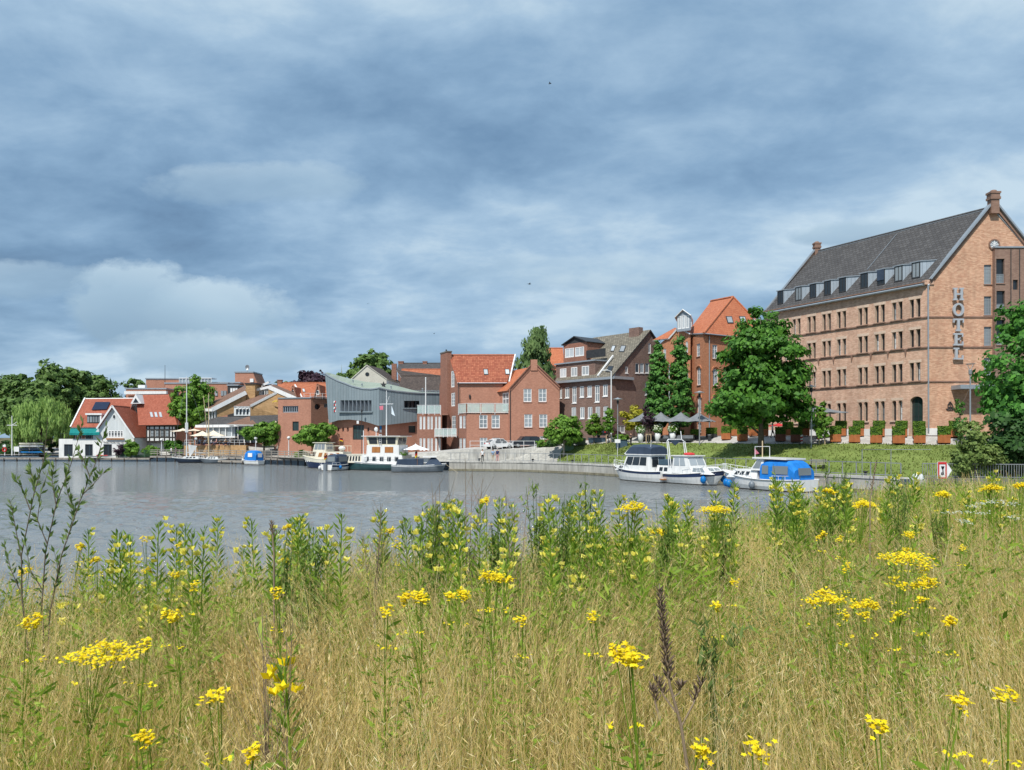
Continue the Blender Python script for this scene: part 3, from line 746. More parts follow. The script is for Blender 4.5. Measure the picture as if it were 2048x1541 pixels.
# ---------------------------------------------------------------- buildings
V3 = Vector
def wallpart(parent, w, z0, z1, mat, outline=None, depth=.22, name='wall', rev=None, u0=0.0, u1=None):
 mb = MB(); w.mesh(mb, z0, z1, 0, depth, outline, 1 if rev else 0, u0, u1)
 return mb.build(name, [mat, rev] if rev else mat, parent)
def course(parent, w, z, h, proud, mat, u0=0.0, u1=None, name='string_course'):
 u1 = w.L if u1 is None else u1; mb = MB(); c = w.P((u0 + u1) / 2, z, proud / 2 - .02)
 mb.obox(c, w.d * (u1 - u0) / 2, w.n * (proud / 2 + .02), (0, 0, h / 2)); return mb.build(name, mat, parent)
def skylight(parent, pts, mat_f='steel_dark', mat_p='glass_curtain', name='skylight', out=.08):
 P = [V3(p) for p in pts]; n = (P[1] - P[0]).cross(P[2] - P[0]).normalized(); n = n if n.dot(V3((0, 0, CZ)) - P[0]) > 0 else -n
 mb = MB(); mb.prism([p - n * .05 for p in P], n * (out + .05)); f = mb.build(name, mat_f, parent)
 c = sum(P, V3()) / 4; mb = MB(); mb.prism([c + (p - c) * .78 + n * out for p in P], n * .015); mb.build('pane', mat_p, f)
def ray_plane(px, py, P0, n):
 d = V3(((px - CX) / F, 1, (HY - py) / F)); o = V3((0, 0, CZ)); return o + d * ((V3(P0) - o).dot(n) / d.dot(n))
def pix_on(pts, tri):
 P = [V3(p) for p in tri]; n = (P[1] - P[0]).cross(P[2] - P[0]).normalized(); return [ray_plane(x, y, P[0], n) for x, y in pts]
def pix_rect(x0, y0, x1, y1, tri, sk=0.0): return pix_on([(x0, y1), (x1, y1), (x1 + sk, y0), (x0 + sk, y0)], tri)
def pipe(parent, p, q, r=.06, mat='zinc_plain', name='downpipe'): MB().tube([p, q], r, 8).build(name, mat, parent)
def hotel():
 C0 = V3((43.2, 80, 0)); back = V3((-.566, 1, 0)) * 19; acr = V3((13.5, 0, 0)); EZ, RZ = 20.8, 28.5
 t = thing('hotel_building', 'long orange brick warehouse hotel with slate roof, paired slit windows and stepped finial', 'building', (43.2, 80, 4.4))
 fw = Wall(C0 + back, C0); gw = Wall(C0, C0 + acr)
 cent = [1593, 1623, 1653, 1683, 1726, 1759.5, 1794.5, 1830]
 us = [fw.uv(c, 700)[0] for c in cent]
 us = [us[0] - 1.9 * 1.12] + us; us = [us[0] - 2.1] + us
 rows = [(17.25, 19.15, 0), (14.12, 15.95, 0), (10.55, 12.45, 0), (6.4, 8.55, .18)]
 wins = []
 for i, u in enumerate(us):
  for r, (z0, z1, ar) in enumerate(rows):
   if r == 3 and i == len(us) - 1: continue
   if r == 3 and i == 3:
    wins.append((u - .55, 4.9, u + .55, 8.6, .35, 2, 4)); continue
   for s in (-.36, .36): wins.append((u + s - .235, z0, u + s + .235, z1, ar, 1, 3))
 ud = fw.uv(1831.5, 800)[0]; wins.append((ud - .62, 4.75, ud + .78, 8.9, .5, 2, 4))
 fw.open = [w[:5] for w in wins]
 wallpart(t, fw, 3.4, EZ, 'brick_hotel', depth=.45, rev='brick_hotel_pale', name='long_facade')
 for w in wins: window(t, fw, w[:4], w[5], w[6], 'steel_dark', 'glass_green' if w[5] == 2 else random.choice(['glass_dark'] * 4 + ['glass_pale', 'glass_curtain']), depth=.40, arch=w[4], bar=.04, fr=.05)
 for i, u in enumerate(us):
  for r, (z0, z1, ar) in enumerate(rows):
   if r == 3 and i in (3, len(us) - 1): continue
   mb = MB(); mb.obox(fw.P(u, z1 + .16, .0), fw.d * .72, fw.n * .015, (0, 0, .15)); mb.build('lintel', 'brick_hotel_pale', t)
   if r == 3: mb = MB(); mb.obox(fw.P(u, z0 - .08, .05), fw.d * .8, fw.n * .09, (0, 0, .07)); mb.build('sill', 'brick_hotel_pale', t)
 for z in (17.08, 13.95, 10.38):
  course(t, fw, z, .13, .12, 'brick_dark_course')
  for i in range(len(us) - 1):
   um = (us[i] + us[i + 1]) / 2
   if z == 13.95: mb = MB(); mb.prism([fw.P(um - .12, z - .07, .02), fw.P(um + .12, z - .07, .02), fw.P(um, z - .75, .02)], fw.n * .1); mb.build('corbel', 'brick_dark_course', t)
  for u in us: mb = MB(); mb.obox(fw.P(u, z + .075, .08), fw.d * .72, fw.n * .10, (0, 0, .05)); mb.build('stepped_sill', 'brick_dark_course', t)
 for k in range(26):
  u = .4 + k * fw.L / 26.3; mb = MB(); mb.obox(fw.P(u, EZ - .28, .06), fw.d * .1, fw.n * .12, (0, 0, .16)); mb.build('eaves_corbel', 'brick_hotel', t)
 course(t, fw, EZ - .06, .12, .3, 'brick_dark_course')
 course(t, fw, 5.15, .75, .06, 'white_plaster', 0, ud - .8, name='plinth'); course(t, fw, 5.15, .75, .06, 'white_plaster', ud + .95, fw.L, name='plinth')
 ap = 6.75
 gz = [(0, 3.4), (13.5, 3.4), (13.5, EZ), (ap, RZ + .55), (0, EZ)]
 gwin = []
 for (y0, y1) in ((530, 569), (593, 631), (654, 692), (716, 752)): gwin.append(gw.rect(1968, y0, 1983, y1))
 gw.open = [w for w in gwin]
 wallpart(t, gw, 3.4, RZ + .6, 'brick_gable', gz, .3, 'gable_wall')
 for w in gwin: window(t, gw, w, 3, 5, 'zinc_plain', 'glass_pale', depth=.15, bar=.03, fr=.06, sill='brick_dark_course')
 for z in (17.08, 13.95, 10.38): course(t, gw, z, .13, .09, 'brick_dark_course')
 course(t, gw, 5.15, .75, .06, 'white_plaster', 0, 1.2, name='plinth')
 c = gw.P(*gw.uv(1988, 490)); mb = MB()
 for k in range(24):
  a0, a1 = 2 * math.pi * k / 24, 2 * math.pi * (k + 1) / 24
  mb.bar(c + V3((math.cos(a0) * .52, -.05, math.sin(a0) * .52)), c + V3((math.cos(a1) * .52, -.05, math.sin(a1) * .52)), .12, .14)
 rs = mb.build('round_window', 'brick_dark_course', t)
 mb = MB(); mb.prism([c + V3((math.cos(2 * math.pi * k / 20) * .47, -.02, math.sin(2 * math.pi * k / 20) * .47)) for k in range(20)], (0, -.02, 0)); mb.build('pane', 'glass_curtain', rs)
 mb = MB()
 for k in range(4): a = math.pi * k / 4; v = V3((math.cos(a) * .46, 0, math.sin(a) * .46)); mb.bar(c - v + V3((0, -.06, 0)), c + v + V3((0, -.06, 0)), .05, .04)
 mb.build('glazing_bar', 'white_paint', rs)
 for (a, b) in (((.15, EZ + .05), (ap, RZ + .65)), ((13.35, EZ + .05), (ap, RZ + .65))):
  mb = MB(); mb.bar(gw.P(a[0], a[1] + .12, .0), gw.P(b[0], b[1], .0), .75, .16); mb.build('coping', 'zinc_plain', t)
  mb = MB(); mb.bar(gw.P(a[0], a[1] - .25, .06), gw.P(b[0], b[1] - .37, .06), .18, .28); mb.build('verge_course', 'brick_dark_course', t)
 mb = MB(); mb.box(gw.P(-.35, EZ - .35, .12), gw.P(.6, EZ + .12, -.6)); mb.build('kneeler', 'brick_hotel', t)
 def finial(p, s=1.0):
  mb = MB(); x, y, z = p
  mb.box((x - .42 * s, y - .35 * s, z - 1.2), (x + .42 * s, y + .35 * s, z + .25 * s)); mb.box((x - .52 * s, y - .45 * s, z + .25 * s), (x + .52 * s, y + .45 * s, z + .5 * s))
  mb.box((x - .46 * s, y - .4 * s, z + .5 * s), (x + .46 * s, y + .4 * s, z + .85 * s)); mb.box((x - .54 * s, y - .46 * s, z + .85 * s), (x + .54 * s, y + .46 * s, z + 1.05 * s)); mb.ball((x, y, z + 1.05 * s), (.4 * s, .35 * s, .28 * s), 8)
  mb.build('finial', 'brick_dark_course', t)
 finial(gw.P(ap, RZ + .45, .1)); finial(C0 + back + V3((ap, 0, RZ + .2)), .85)
 E0 = C0 + V3((-.45, 0, EZ - .35)) + back * -.0; E1 = C0 + back + V3((-.45, 0, EZ - .35)); R0 = C0 + V3((ap, .0, RZ)); R1 = C0 + back + V3((ap, 0, RZ))
 G0 = C0 + V3((13.95, 0, EZ - .35)); G1 = G0 + back
 mb = MB(); roof_slab(mb, [E1, E0, R0, R1], .2); roof_slab(mb, [R0, G0, G1, R1], .2); rf = mb.build('roof', ['tile_grey', 'zinc_plain'], t)
 MB().tube([R0 + V3((0, 0, .02)), R1 + V3((0, 0, .02))], .14, 8).build('ridge', 'tile_grey', rf)
 MB().tube([E0 + V3((-.08, 0, 0)), E1 + V3((-.08, 0, 0))], .12, 8).build('gutter', 'zinc_plain', rf)
 bw = Wall(C0 + back, C0 + back + acr); wallpart(t, bw, 3.4, RZ + .5, 'brick_hotel', gz, .2, 'end_gable')
 mb = MB(); mb.bar(C0 + back + V3((.1, 0, EZ + .1)), C0 + back + V3((ap, 0, RZ + .6)), .5, .16); mb.build('coping', 'zinc_plain', t)
 tri = [E0, E1, R0]
 p, q = ray_plane(1794, 470, E0, (E1 - E0).cross(R0 - E0).normalized()), ray_plane(1735, 541, E0, (E1 - E0).cross(R0 - E0).normalized())
 mb = MB(); mb.bar(p + V3((-.05, 0, .08)), q + V3((-.05, 0, .08)), .045, .045); mb.build('lightning_conductor', 'zinc_plain', rf)
 sl = (RZ - EZ) / ap; f = fw.d
 for cx in [1561, 1597, 1626, 1655, 1685, 1728.5, 1762, 1797, 1832]:
  w2 = Wall(fw.A + V3((.4, 0, 0)), fw.B + V3((.4, 0, 0))); u = w2.uv(cx, 560)[0]
  b0 = EZ + .62; h = 1.75; bx = lambda z: (z - EZ + .35) / 1.118 - .85
  L_, R_ = w2.P(u - .48, 0), w2.P(u + .48, 0)
  rb = MB(); e = V3((-.12, 0, 0)); bkx = V3((bx(b0 + h + .2), 0, .12))
  roof_slab(rb, [L_ - f * .1 + e + V3((0, 0, b0 + h + .03)), R_ + f * .1 + e + V3((0, 0, b0 + h + .03)), R_ + f * .1 + bkx + V3((0, 0, b0 + h + .03)), L_ - f * .1 + bkx + V3((0, 0, b0 + h + .03))], .1)
  o = rb.build('dormer', ['zinc', 'zinc_plain'], t)
  for q in (L_, R_):
   top = q + V3((0, 0, b0 + h)); bot = q + V3((0, 0, b0 - .1)); bk = q + V3((bx(b0 + h + .12), 0, b0 + h + .12))
   MB().face([top, bot, bk]).build('cheek', 'zinc', o)
  w2.open = []
  wn = window(o, w2, (u - .47, b0, u + .47, b0 + h - .05), 2, 1, 'steel_dark', 'glass_pale' if cx in (1597, 1797, 1832) else 'glass_dark', depth=.0, bar=.06, fr=.1)
  if cx == 1762:
   mb = MB(); mb.obox(w2.P(u, b0 + h * .62, .08), f * .42, w2.n * .02, (0, 0, h * .33)); mb.build('roller_blind', 'canvas_navy', o)
 pipe(t, gw.P(-.05, EZ - .4, .16), gw.P(.0, 5.2, .16), .075)
 mb = MB(); mb.ball(gw.P(0, EZ - .45, .16), (.14, .12, .16), 8); mb.build('downpipe_head', 'zinc_plain', t)
 a = gw.rect(1902, 772, 1975, 781); mb = MB(); mb.box(gw.P(a[0], a[1] + .05, 1.7), gw.P(a[2] + 1.5, a[3], .02)); mb.build('entrance_canopy', 'zinc_plain', t)
 mb = MB()
 for u in (a[0] + 1.2, a[0] + 3.6): mb.bar(gw.P(u, a[1] + .1, 1.2), gw.P(u, a[1] - 1.3, .05), .07, .07)
 mb.build('canopy_brace', 'brick_hotel_pale', t)
 s = thing('hotel_lettering', 'large grey metal letters reading HOTEL down the gable wall', 'sign', gw.P(gw.uv(1914, 720)[0], 12.5, .2))
 def LET(ch, y0, y1):
  u, z0 = gw.uv(1914, y1); _, z1 = gw.uv(1914, y0); w, h = 1.12, z1 - z0; mb = MB(); tk = .26; hb = .17
  def B(a, b, c, d): mb.box(gw.P(u + a * w / 2, z0 + b * h, .32), gw.P(u + c * w / 2, z0 + d * h, .12))
  sv = hb / h
  if ch == 'H':
   for s_ in (-1, 1):
    B(s_ * .58 - .22, sv, s_ * .58 + .22, 1 - sv)
    for z in (0, 1 - sv): B(s_ * .58 - .40, z, s_ * .58 + .40, z + sv)
   B(-.36, .43, .36, .43 + sv)
  elif ch == 'T':
   B(-.24, sv, .24, 1 - sv); B(-.5, 0, .5, sv); B(-1, 1 - sv, 1, 1)
   for s_ in (-1, 1): B(s_ * .86 - .12, .68, s_ * .86 + .12, 1 - sv)
  elif ch == 'E':
   B(-.68, sv, -.22, 1 - sv); B(-.92, 0, .9, sv); B(-.92, 1 - sv, .85, 1); B(-.22, .44, .32, .44 + sv); B(.66, sv, .9, .32); B(.62, .7, .85, 1 - sv); B(.2, .34, .36, .66)
  elif ch == 'L':
   B(-.62, sv, -.16, 1 - sv); B(-.9, 1 - sv, .12, 1); B(-.9, 0, .9, sv); B(.66, sv, .9, .36)
  elif ch == 'O':
   n = 28; c = gw.P(u, z0 + h / 2, .32); R1_, R2_ = (w * .52, h * .52), (w * .29, h * .38)
   for k in range(n):
    a0, a1 = 2 * math.pi * k / n, 2 * math.pi * (k + 1) / n
    q = [V3((R1_[0] * math.cos(a0), 0, R1_[1] * math.sin(a0))), V3((R1_[0] * math.cos(a1), 0, R1_[1] * math.sin(a1))), V3((R2_[0] * math.cos(a1), 0, R2_[1] * math.sin(a1))), V3((R2_[0] * math.cos(a0), 0, R2_[1] * math.sin(a0)))]
    mb.prism([c + p for p in q], (0, .2, 0))
  mb.build('letter_' + ch.lower(), 'letter_grey', s)
 for ch, y0, y1 in (('H', 577, 602), ('O', 608, 633), ('T', 638.5, 663.5), ('E', 667.5, 692), ('L', 696.5, 720)): LET(ch, y0, y1)
 ic = thing('wall_emblem', 'dark metal emblem of a house outline on the gable by the entrance', 'sign', gw.P(gw.uv(1901, 822)[0], gw.uv(1901, 822)[1], .05))
 mb = MB(); E = lambda x, y: gw.P(*gw.uv(x, y), .06)
 for a, b in (((1895.5, 820), (1895.5, 810)), ((1895.5, 810), (1899.7, 804)), ((1899.7, 804), (1904, 810)), ((1904, 810), (1904, 820)), ((1895.5, 815), (1904, 815)), ((1899.7, 809), (1899.7, 820)), ((1895.5, 820), (1904, 820)), ((1904, 820), (1908, 817.5)), ((1895.5, 820.5), (1892, 818))): mb.bar(E(*a), E(*b), .08, .07)
 mb.build('outline', 'steel_dark', ic)
 TY = 79.55
 X0 = ax(1990, TY); tw = thing('stair_tower', 'plain dark brick stair tower with tall steel windows joined to the hotel gable', 'building', (X0 + 3, TY, 4.4))
 w = Wall((X0, TY), (X0 + 7, TY)); w.open = [w.rect(1992.5, 518, 2009, 567), w.rect(1993, 582, 2010, 622), w.rect(1993, 640, 2010, 690), w.rect(2026, 560, 2036, 580)]
 wallpart(tw, w, 3.4, 24.1, 'brick_tower', depth=.35)
 for o in w.open[:3]:
  zm = (o[1] + o[3]) / 2 - .3
  window(tw, w, (o[0], o[1], o[2], zm), 2, 3, 'zinc_plain', 'glass_pale', depth=.2, bar=.03, fr=.05, sill='brick_dark_course'); window(tw, w, (o[0], zm, o[2], o[3]), 1, 1, 'steel_dark', 'glass_dark', depth=.25, fr=.05)
 window(tw, w, w.open[3], 1, 1, 'steel_dark', 'glass_dark', depth=.2)
 mb = MB(); mb.box((X0, TY + .02, 3.4), (X0 + .02, 80, 24.1)); mb.box((X0, TY, 24.1), (X0 + 7, 80, 24.15)); mb.build('side_wall', 'brick_tower', tw)
 mb = MB(); mb.box((X0 - .08, TY - .1, 24.15), (X0 + 7.1, 80, 24.3)); mb.build('parapet_cap', 'zinc_plain', tw)
 pipe(tw, w.P(1.6, 24, .08), w.P(1.6, 5, .08), .04, 'steel_dark'); pipe(tw, w.P(2.5, 24, .08), w.P(2.5, 5, .08), .04, 'steel_dark')
hotel()
def red_house():
 t = thing('red_brick_house', 'red brick gabled house with orange pantile roof, white windows and glass railed terrace', 'house', (-1, 116, 2.6))
 D = V3((-.45, 1, 0))
 gl, gr = ax(1020, 116), ax(1119, 116); w = Wall((gl, 116), (gr, 116)); zs, za = az(777, 116), az(731, 116); um = (gr - gl) * .485
 w.open = [w.rect(1047, 778, 1063, 804.5), w.rect(1077, 778, 1093, 804.5), w.rect(1048.4, 829, 1064.4, 855.5), w.rect(1078.4, 829, 1094.4, 855.5), w.rect(1079.5, 873, 1094, 879.5)]
 ol = [(0, 1.5), (w.L, 1.5), (w.L, zs + .2), (um + .45, za), (um - .45, za), (0, zs)]
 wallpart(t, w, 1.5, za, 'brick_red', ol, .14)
 for i, o in enumerate(w.open): window(t, w, o, 2, 3 if i < 4 else 1, 'white_paint', 'glass_pale', depth=.1, bar=.09, fr=.1, sill='brick_red_dark', muntin=.8)
 mb = MB(); mb.box(w.P(um - .5, za - .8, .12), w.P(um + .5, za + .85, -.5)); mb.build('gable_pier', 'brick_red', t)
 for a, b in (((-.05, zs), (um - .5, za)), ((w.L + .05, zs + .2), (um + .5, za))):
  mb = MB(); mb.bar(w.P(a[0], a[1] + .03, .02), w.P(b[0], b[1] + .03, .02), .36, .14); mb.build('coping', 'brick_red_dark', t)
  mb = MB(); mb.bar(w.P(a[0], a[1] - .55, .03), w.P(b[0], b[1] - .55, .03), .10, .10); mb.build('verge_course', 'brick_red_dark', t)
 dv = D * 7.5; R0 = w.P(um, za - .15, -.2); El = w.P(-.5, zs - .35, -.2); Er = w.P(w.L + .3, zs - .1, -.2)
 mb = MB(); roof_slab(mb, [El + dv, El, R0, R0 + dv], .16); roof_slab(mb, [R0, Er, Er + dv, R0 + dv], .16); mb.build('roof', ['tile_bright', 'brick_red_dark'], t)
 sw = Wall(V3((gl, 116, 0)) + dv, (gl, 116)); sw.open = [sw.rect(1005, 786, 1017.5, 822)]
 wallpart(t, sw, 1.5, zs, 'brick_red', depth=.12, name='side_wall')
 window(t, sw, sw.open[0], 2, 3, 'white_paint', 'glass_pale', depth=.08, name='terrace_door', bar=.2, fr=.16)
 Y = 119.6; ml = ax(916.5, Y); A = V3((ml, Y, 0)); mw = Wall((ml, Y), (ax(1006, Y), Y)); EZ = az(763, Y); RY = 4.1; RZ_ = az(710.5, Y + RY)
 wallpart(t, mw, 1.5, EZ, 'brick_red', name='main_wall')
 R_l = A + D * RY + V3((0, 0, RZ_)); R_r = V3((ax(1030, Y + RY), Y + RY, RZ_)); e0 = V3((ml - .1, Y - .35, EZ - .3)); e1 = V3((ax(1014, Y), Y - .35, EZ - .3))
 mb = MB(); roof_slab(mb, [e0, e1, R_r, R_l], .18)
 b0 = A + D * 8.2 + V3((0, 0, EZ)); b1 = b0 + V3((12, 0, 0)); roof_slab(mb, [R_l, R_r, b1, b0], .18); rf = mb.build('roof', ['tile_mottled', 'brick_red_dark'], t)
 MB().tube([R_l, R_r], .15, 6).build('ridge', 'tile_orange', rf); MB().tube([e0, e1], .08, 6).build('gutter', 'zinc_plain', rf)
 tri = [e0, e1, R_r]
 for (x0, y0, x1, y1) in ((968, 739, 977, 750.5), (1011, 739, 1020, 750)): skylight(t, pix_rect(x0, y0, x1, y1, tri, -1.5))
 MB().bar(R_r + V3((.05, -.1, .1)), e1 + V3((.35, 0, .2)), .2, .16).build('verge', 'white_paint', rf)
 gw = Wall(A + D * 8.2, A); gzo = [(0, 1.5), (gw.L, 1.5), (gw.L, EZ), (gw.L / 2, RZ_ + .1), (0, EZ)]
 gw.open = [gw.rect(902.3, 742, 909, 775), gw.rect(902.5, 786, 910, 813), gw.rect(903.5, 832, 911.5, 868), gw.rect(884.5, 786, 887.6, 815), gw.rect(884.5, 830, 888, 857), gw.rect(884.6, 754, 887, 776)]
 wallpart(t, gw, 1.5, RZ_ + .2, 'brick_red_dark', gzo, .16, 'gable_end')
 for o in gw.open: window(t, gw, o, 2, 4, 'white_paint', 'glass_pale', depth=.08, bar=.09, fr=.14)
 mb = MB(); u0, u1 = gw.uv(887, 800)[0], gw.uv(900.5, 800)[0]; mb.obox(gw.P((u0 + u1) / 2, (1.5 + az(706, 124)) / 2, .15), gw.d * (u1 - u0) / 2, gw.n * .38, (0, 0, (az(706, 124) - 1.5) / 2)); pr = mb.build('chimney_pier', 'brick_red_dark', t)
 mb = MB(); mb.obox(gw.P((u0 + u1) / 2, az(706, 124) + .08, .15), gw.d * ((u1 - u0) / 2 + .08), gw.n * .46, (0, 0, .09)); mb.build('cap', 'stone_dark', pr)
 mb = MB(); mb.tube([gw.P((u0 + u1) / 2, az(706, 124), .1), gw.P((u0 + u1) / 2, az(699, 124), .1)], .12, 6); mb.build('flue', 'steel_dark', pr)
 Yb = 121.5; lw = Wall((ax(834, Yb), Yb), (ax(884, Yb), Yb)); zt = az(828, Yb)
 for y0, y1 in ((833.5, 859), (877, 902)):
  for x in (839.3, 846.2, 854.8, 861.3, 870, 876.8): lw.open.append(lw.rect(x, y0, x + 4.2, y1))
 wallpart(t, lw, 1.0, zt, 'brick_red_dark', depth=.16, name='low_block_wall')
 for o in lw.open: window(t, lw, o, 2, 3, 'white_paint', 'glass_curtain', depth=.08, bar=.05, fr=.07)
 mb = MB(); mb.box((lw.A.x, Yb + .02, zt - .2), (lw.B.x + 1, Yb + 8, zt)); mb.box((lw.A.x, Yb + .02, 1), (lw.A.x + .1, Yb + 8, zt - .2)); mb.build('low_block_side', 'brick_red_dark', t)
 Yf = 116.6; ff = Wall((ax(933, Yf), Yf), (ax(1019.6, Yf), Yf)); zf = az(827, Yf)
 ff.open = [ff.rect(958.4, 830.5, 974.8, 857), ff.rect(983, 830.5, 999.4, 857), ff.rect(959.5, 876, 974.5, 899), ff.rect(984.6, 876, 999.5, 899)]
 wallpart(t, ff, 1.5, zf, 'brick_red', depth=.14, name='front_wall')
 for o in ff.open: window(t, ff, o, 2, 3, 'white_paint', 'glass_pale', depth=.1, bar=.09, fr=.1, sill='brick_red_dark', muntin=.8)
 cw = Wall((ax(916.8, 119.2), 119.2), (ax(933, Yf), Yf))
 for y0, y1 in ((832, 857), (877, 902)):
  for x in (919, 926): cw.open.append(cw.rect(x, y0, x + 5, y1))
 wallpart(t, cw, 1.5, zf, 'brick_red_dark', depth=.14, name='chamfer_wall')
 for o in cw.open: window(t, cw, o, 2, 3, 'white_paint', 'glass_curtain', depth=.08, bar=.05, fr=.07)
 mb = MB(); mb.prism([(cw.A.x, cw.A.y, zf - .15), (cw.B.x, cw.B.y, zf - .15), (ff.B.x, ff.B.y, zf - .15), (ff.B.x, 119.5, zf - .15)], (0, 0, .15)); mb.build('terrace_floor', 'concrete_pale', t)
 mb = MB(); mb.tube([(ax(1020.5, 115.9), 115.9, zs - .3), (ax(1020.5, 115.9), 115.9, 2)], .06, 6); mb.build('downpipe', 'steel_dark', t); mb = MB(); mb.tube([(ax(917, 119.3), 119.2, EZ - .2), (ax(917, 119.3), 119.2, 2)], .06, 6); mb.build('downpipe', 'steel_dark', t)
 mb = MB(); p = mw.P(*mw.uv(939.8, 794), .1); mb.lathe([(.05, -.35), (.13, -.2), (.16, .2), (.05, .35)], 8, p); mb.build('wall_lamp', 'steel_dark', t)
 def glassrail(pts, z, h=1.15, step=1.1):
  mb = MB(); k = 0
  for (a, b) in zip(pts[:-1], pts[1:]):
   a, b = V3((*a, 0)), V3((*b, 0)); L = (b - a).length; n = max(1, round(L / step)); d = (b - a) / n
   for i in range(n + 1):
    p = a + d * i; MB().bar((p.x, p.y, z - .25), (p.x, p.y, z + h), .07, .07).build('baluster', 'steel_white', t)
   for i in range(n):
    p, q = a + d * (i + .06), a + d * (i + .94); MB().prism([(p.x, p.y, z + .08), (q.x, q.y, z + .08), (q.x, q.y, z + h - .06), (p.x, p.y, z + h - .06)], (0, .012, 0)).build('glass_panel', 'glass_clear', t)
   MB().bar((a.x, a.y, z + h), (b.x, b.y, z + h), .08, .06).build('handrail', 'steel_white', t)
   MB().bar((a.x, a.y, z + .03), (b.x, b.y, z + .03), .06, .06).build('bottom_rail', 'steel_white', t)
 glassrail([(cw.A.x, cw.A.y - .1), (cw.B.x, cw.B.y - .1), (ff.B.x - .1, ff.B.y - .1)], zf + .05, 1.45, 2.0)
 glassrail([(lw.A.x, Yb + 2), (lw.A.x, Yb), (lw.B.x - .2, Yb)], zt + .05, 1.3, .9)
 bz = az(874, 118.8); q0, q1 = (ax(869.5, 119.5), 119.5), (ax(912.5, 118.0), 118.0)
 MB().prism([(q0[0], q0[1], bz), (q1[0], q1[1], bz), (q1[0] + .2, q1[1] + 3, bz), (q0[0], q0[1] + 3, bz)], (0, 0, .12)).build('balcony_slab', 'concrete_pale', t)
 glassrail([q0, q1], bz + .15, 1.1, .75)
 b = thing('garden_bench', 'pale wooden slatted bench standing on the brick house terrace', 'bench', (ax(961, 118), 118, zf))
 for i in range(4): MB().box((-.75, -.25 + i * .13, .42), (.75, -.15 + i * .13, .46)).build('slat', 'timber_pale', b, True)
 for i in range(9): MB().box((-.7 + i * .16, .25, .5), (-.6 + i * .16, .29, .95)).build('back_slat', 'timber_pale', b, True)
 MB().box((-.78, .24, .93), (.78, .3, 1.0)).build('top_rail', 'timber_pale', b, True)
 for x in (-.72, .72):
  for y in (-.25, .26): MB().box((x - .04, y - .04, 0), (x + .04, y + .04, .62)).build('leg', 'timber_pale', b, True)
  MB().box((x - .05, -.28, .62), (x + .05, .28, .67)).build('armrest', 'timber_pale', b, True)
 for i, x in enumerate((940, 951, 977, 985)):
  c = thing('terrace_chair', 'brown wooden terrace chair, %s along the glass railing' % ORD[i], 'chair', (ax(x, 118), 118.1, zf), random.uniform(0, 6), 'chairs on the brick house terrace')
  MB().box((-.25, -.25, .4), (.25, .25, .45)).build('seat', 'timber_varnish', c, True); MB().box((-.25, .2, .5), (.25, .25, .95)).build('backrest', 'timber_varnish', c, True)
  for a in (-.22, .22):
   for bq in (-.22, .22): MB().box((a - .03, bq - .03, 0), (a + .03, bq + .03, .4)).build('leg', 'timber_varnish', c, True)
red_house()
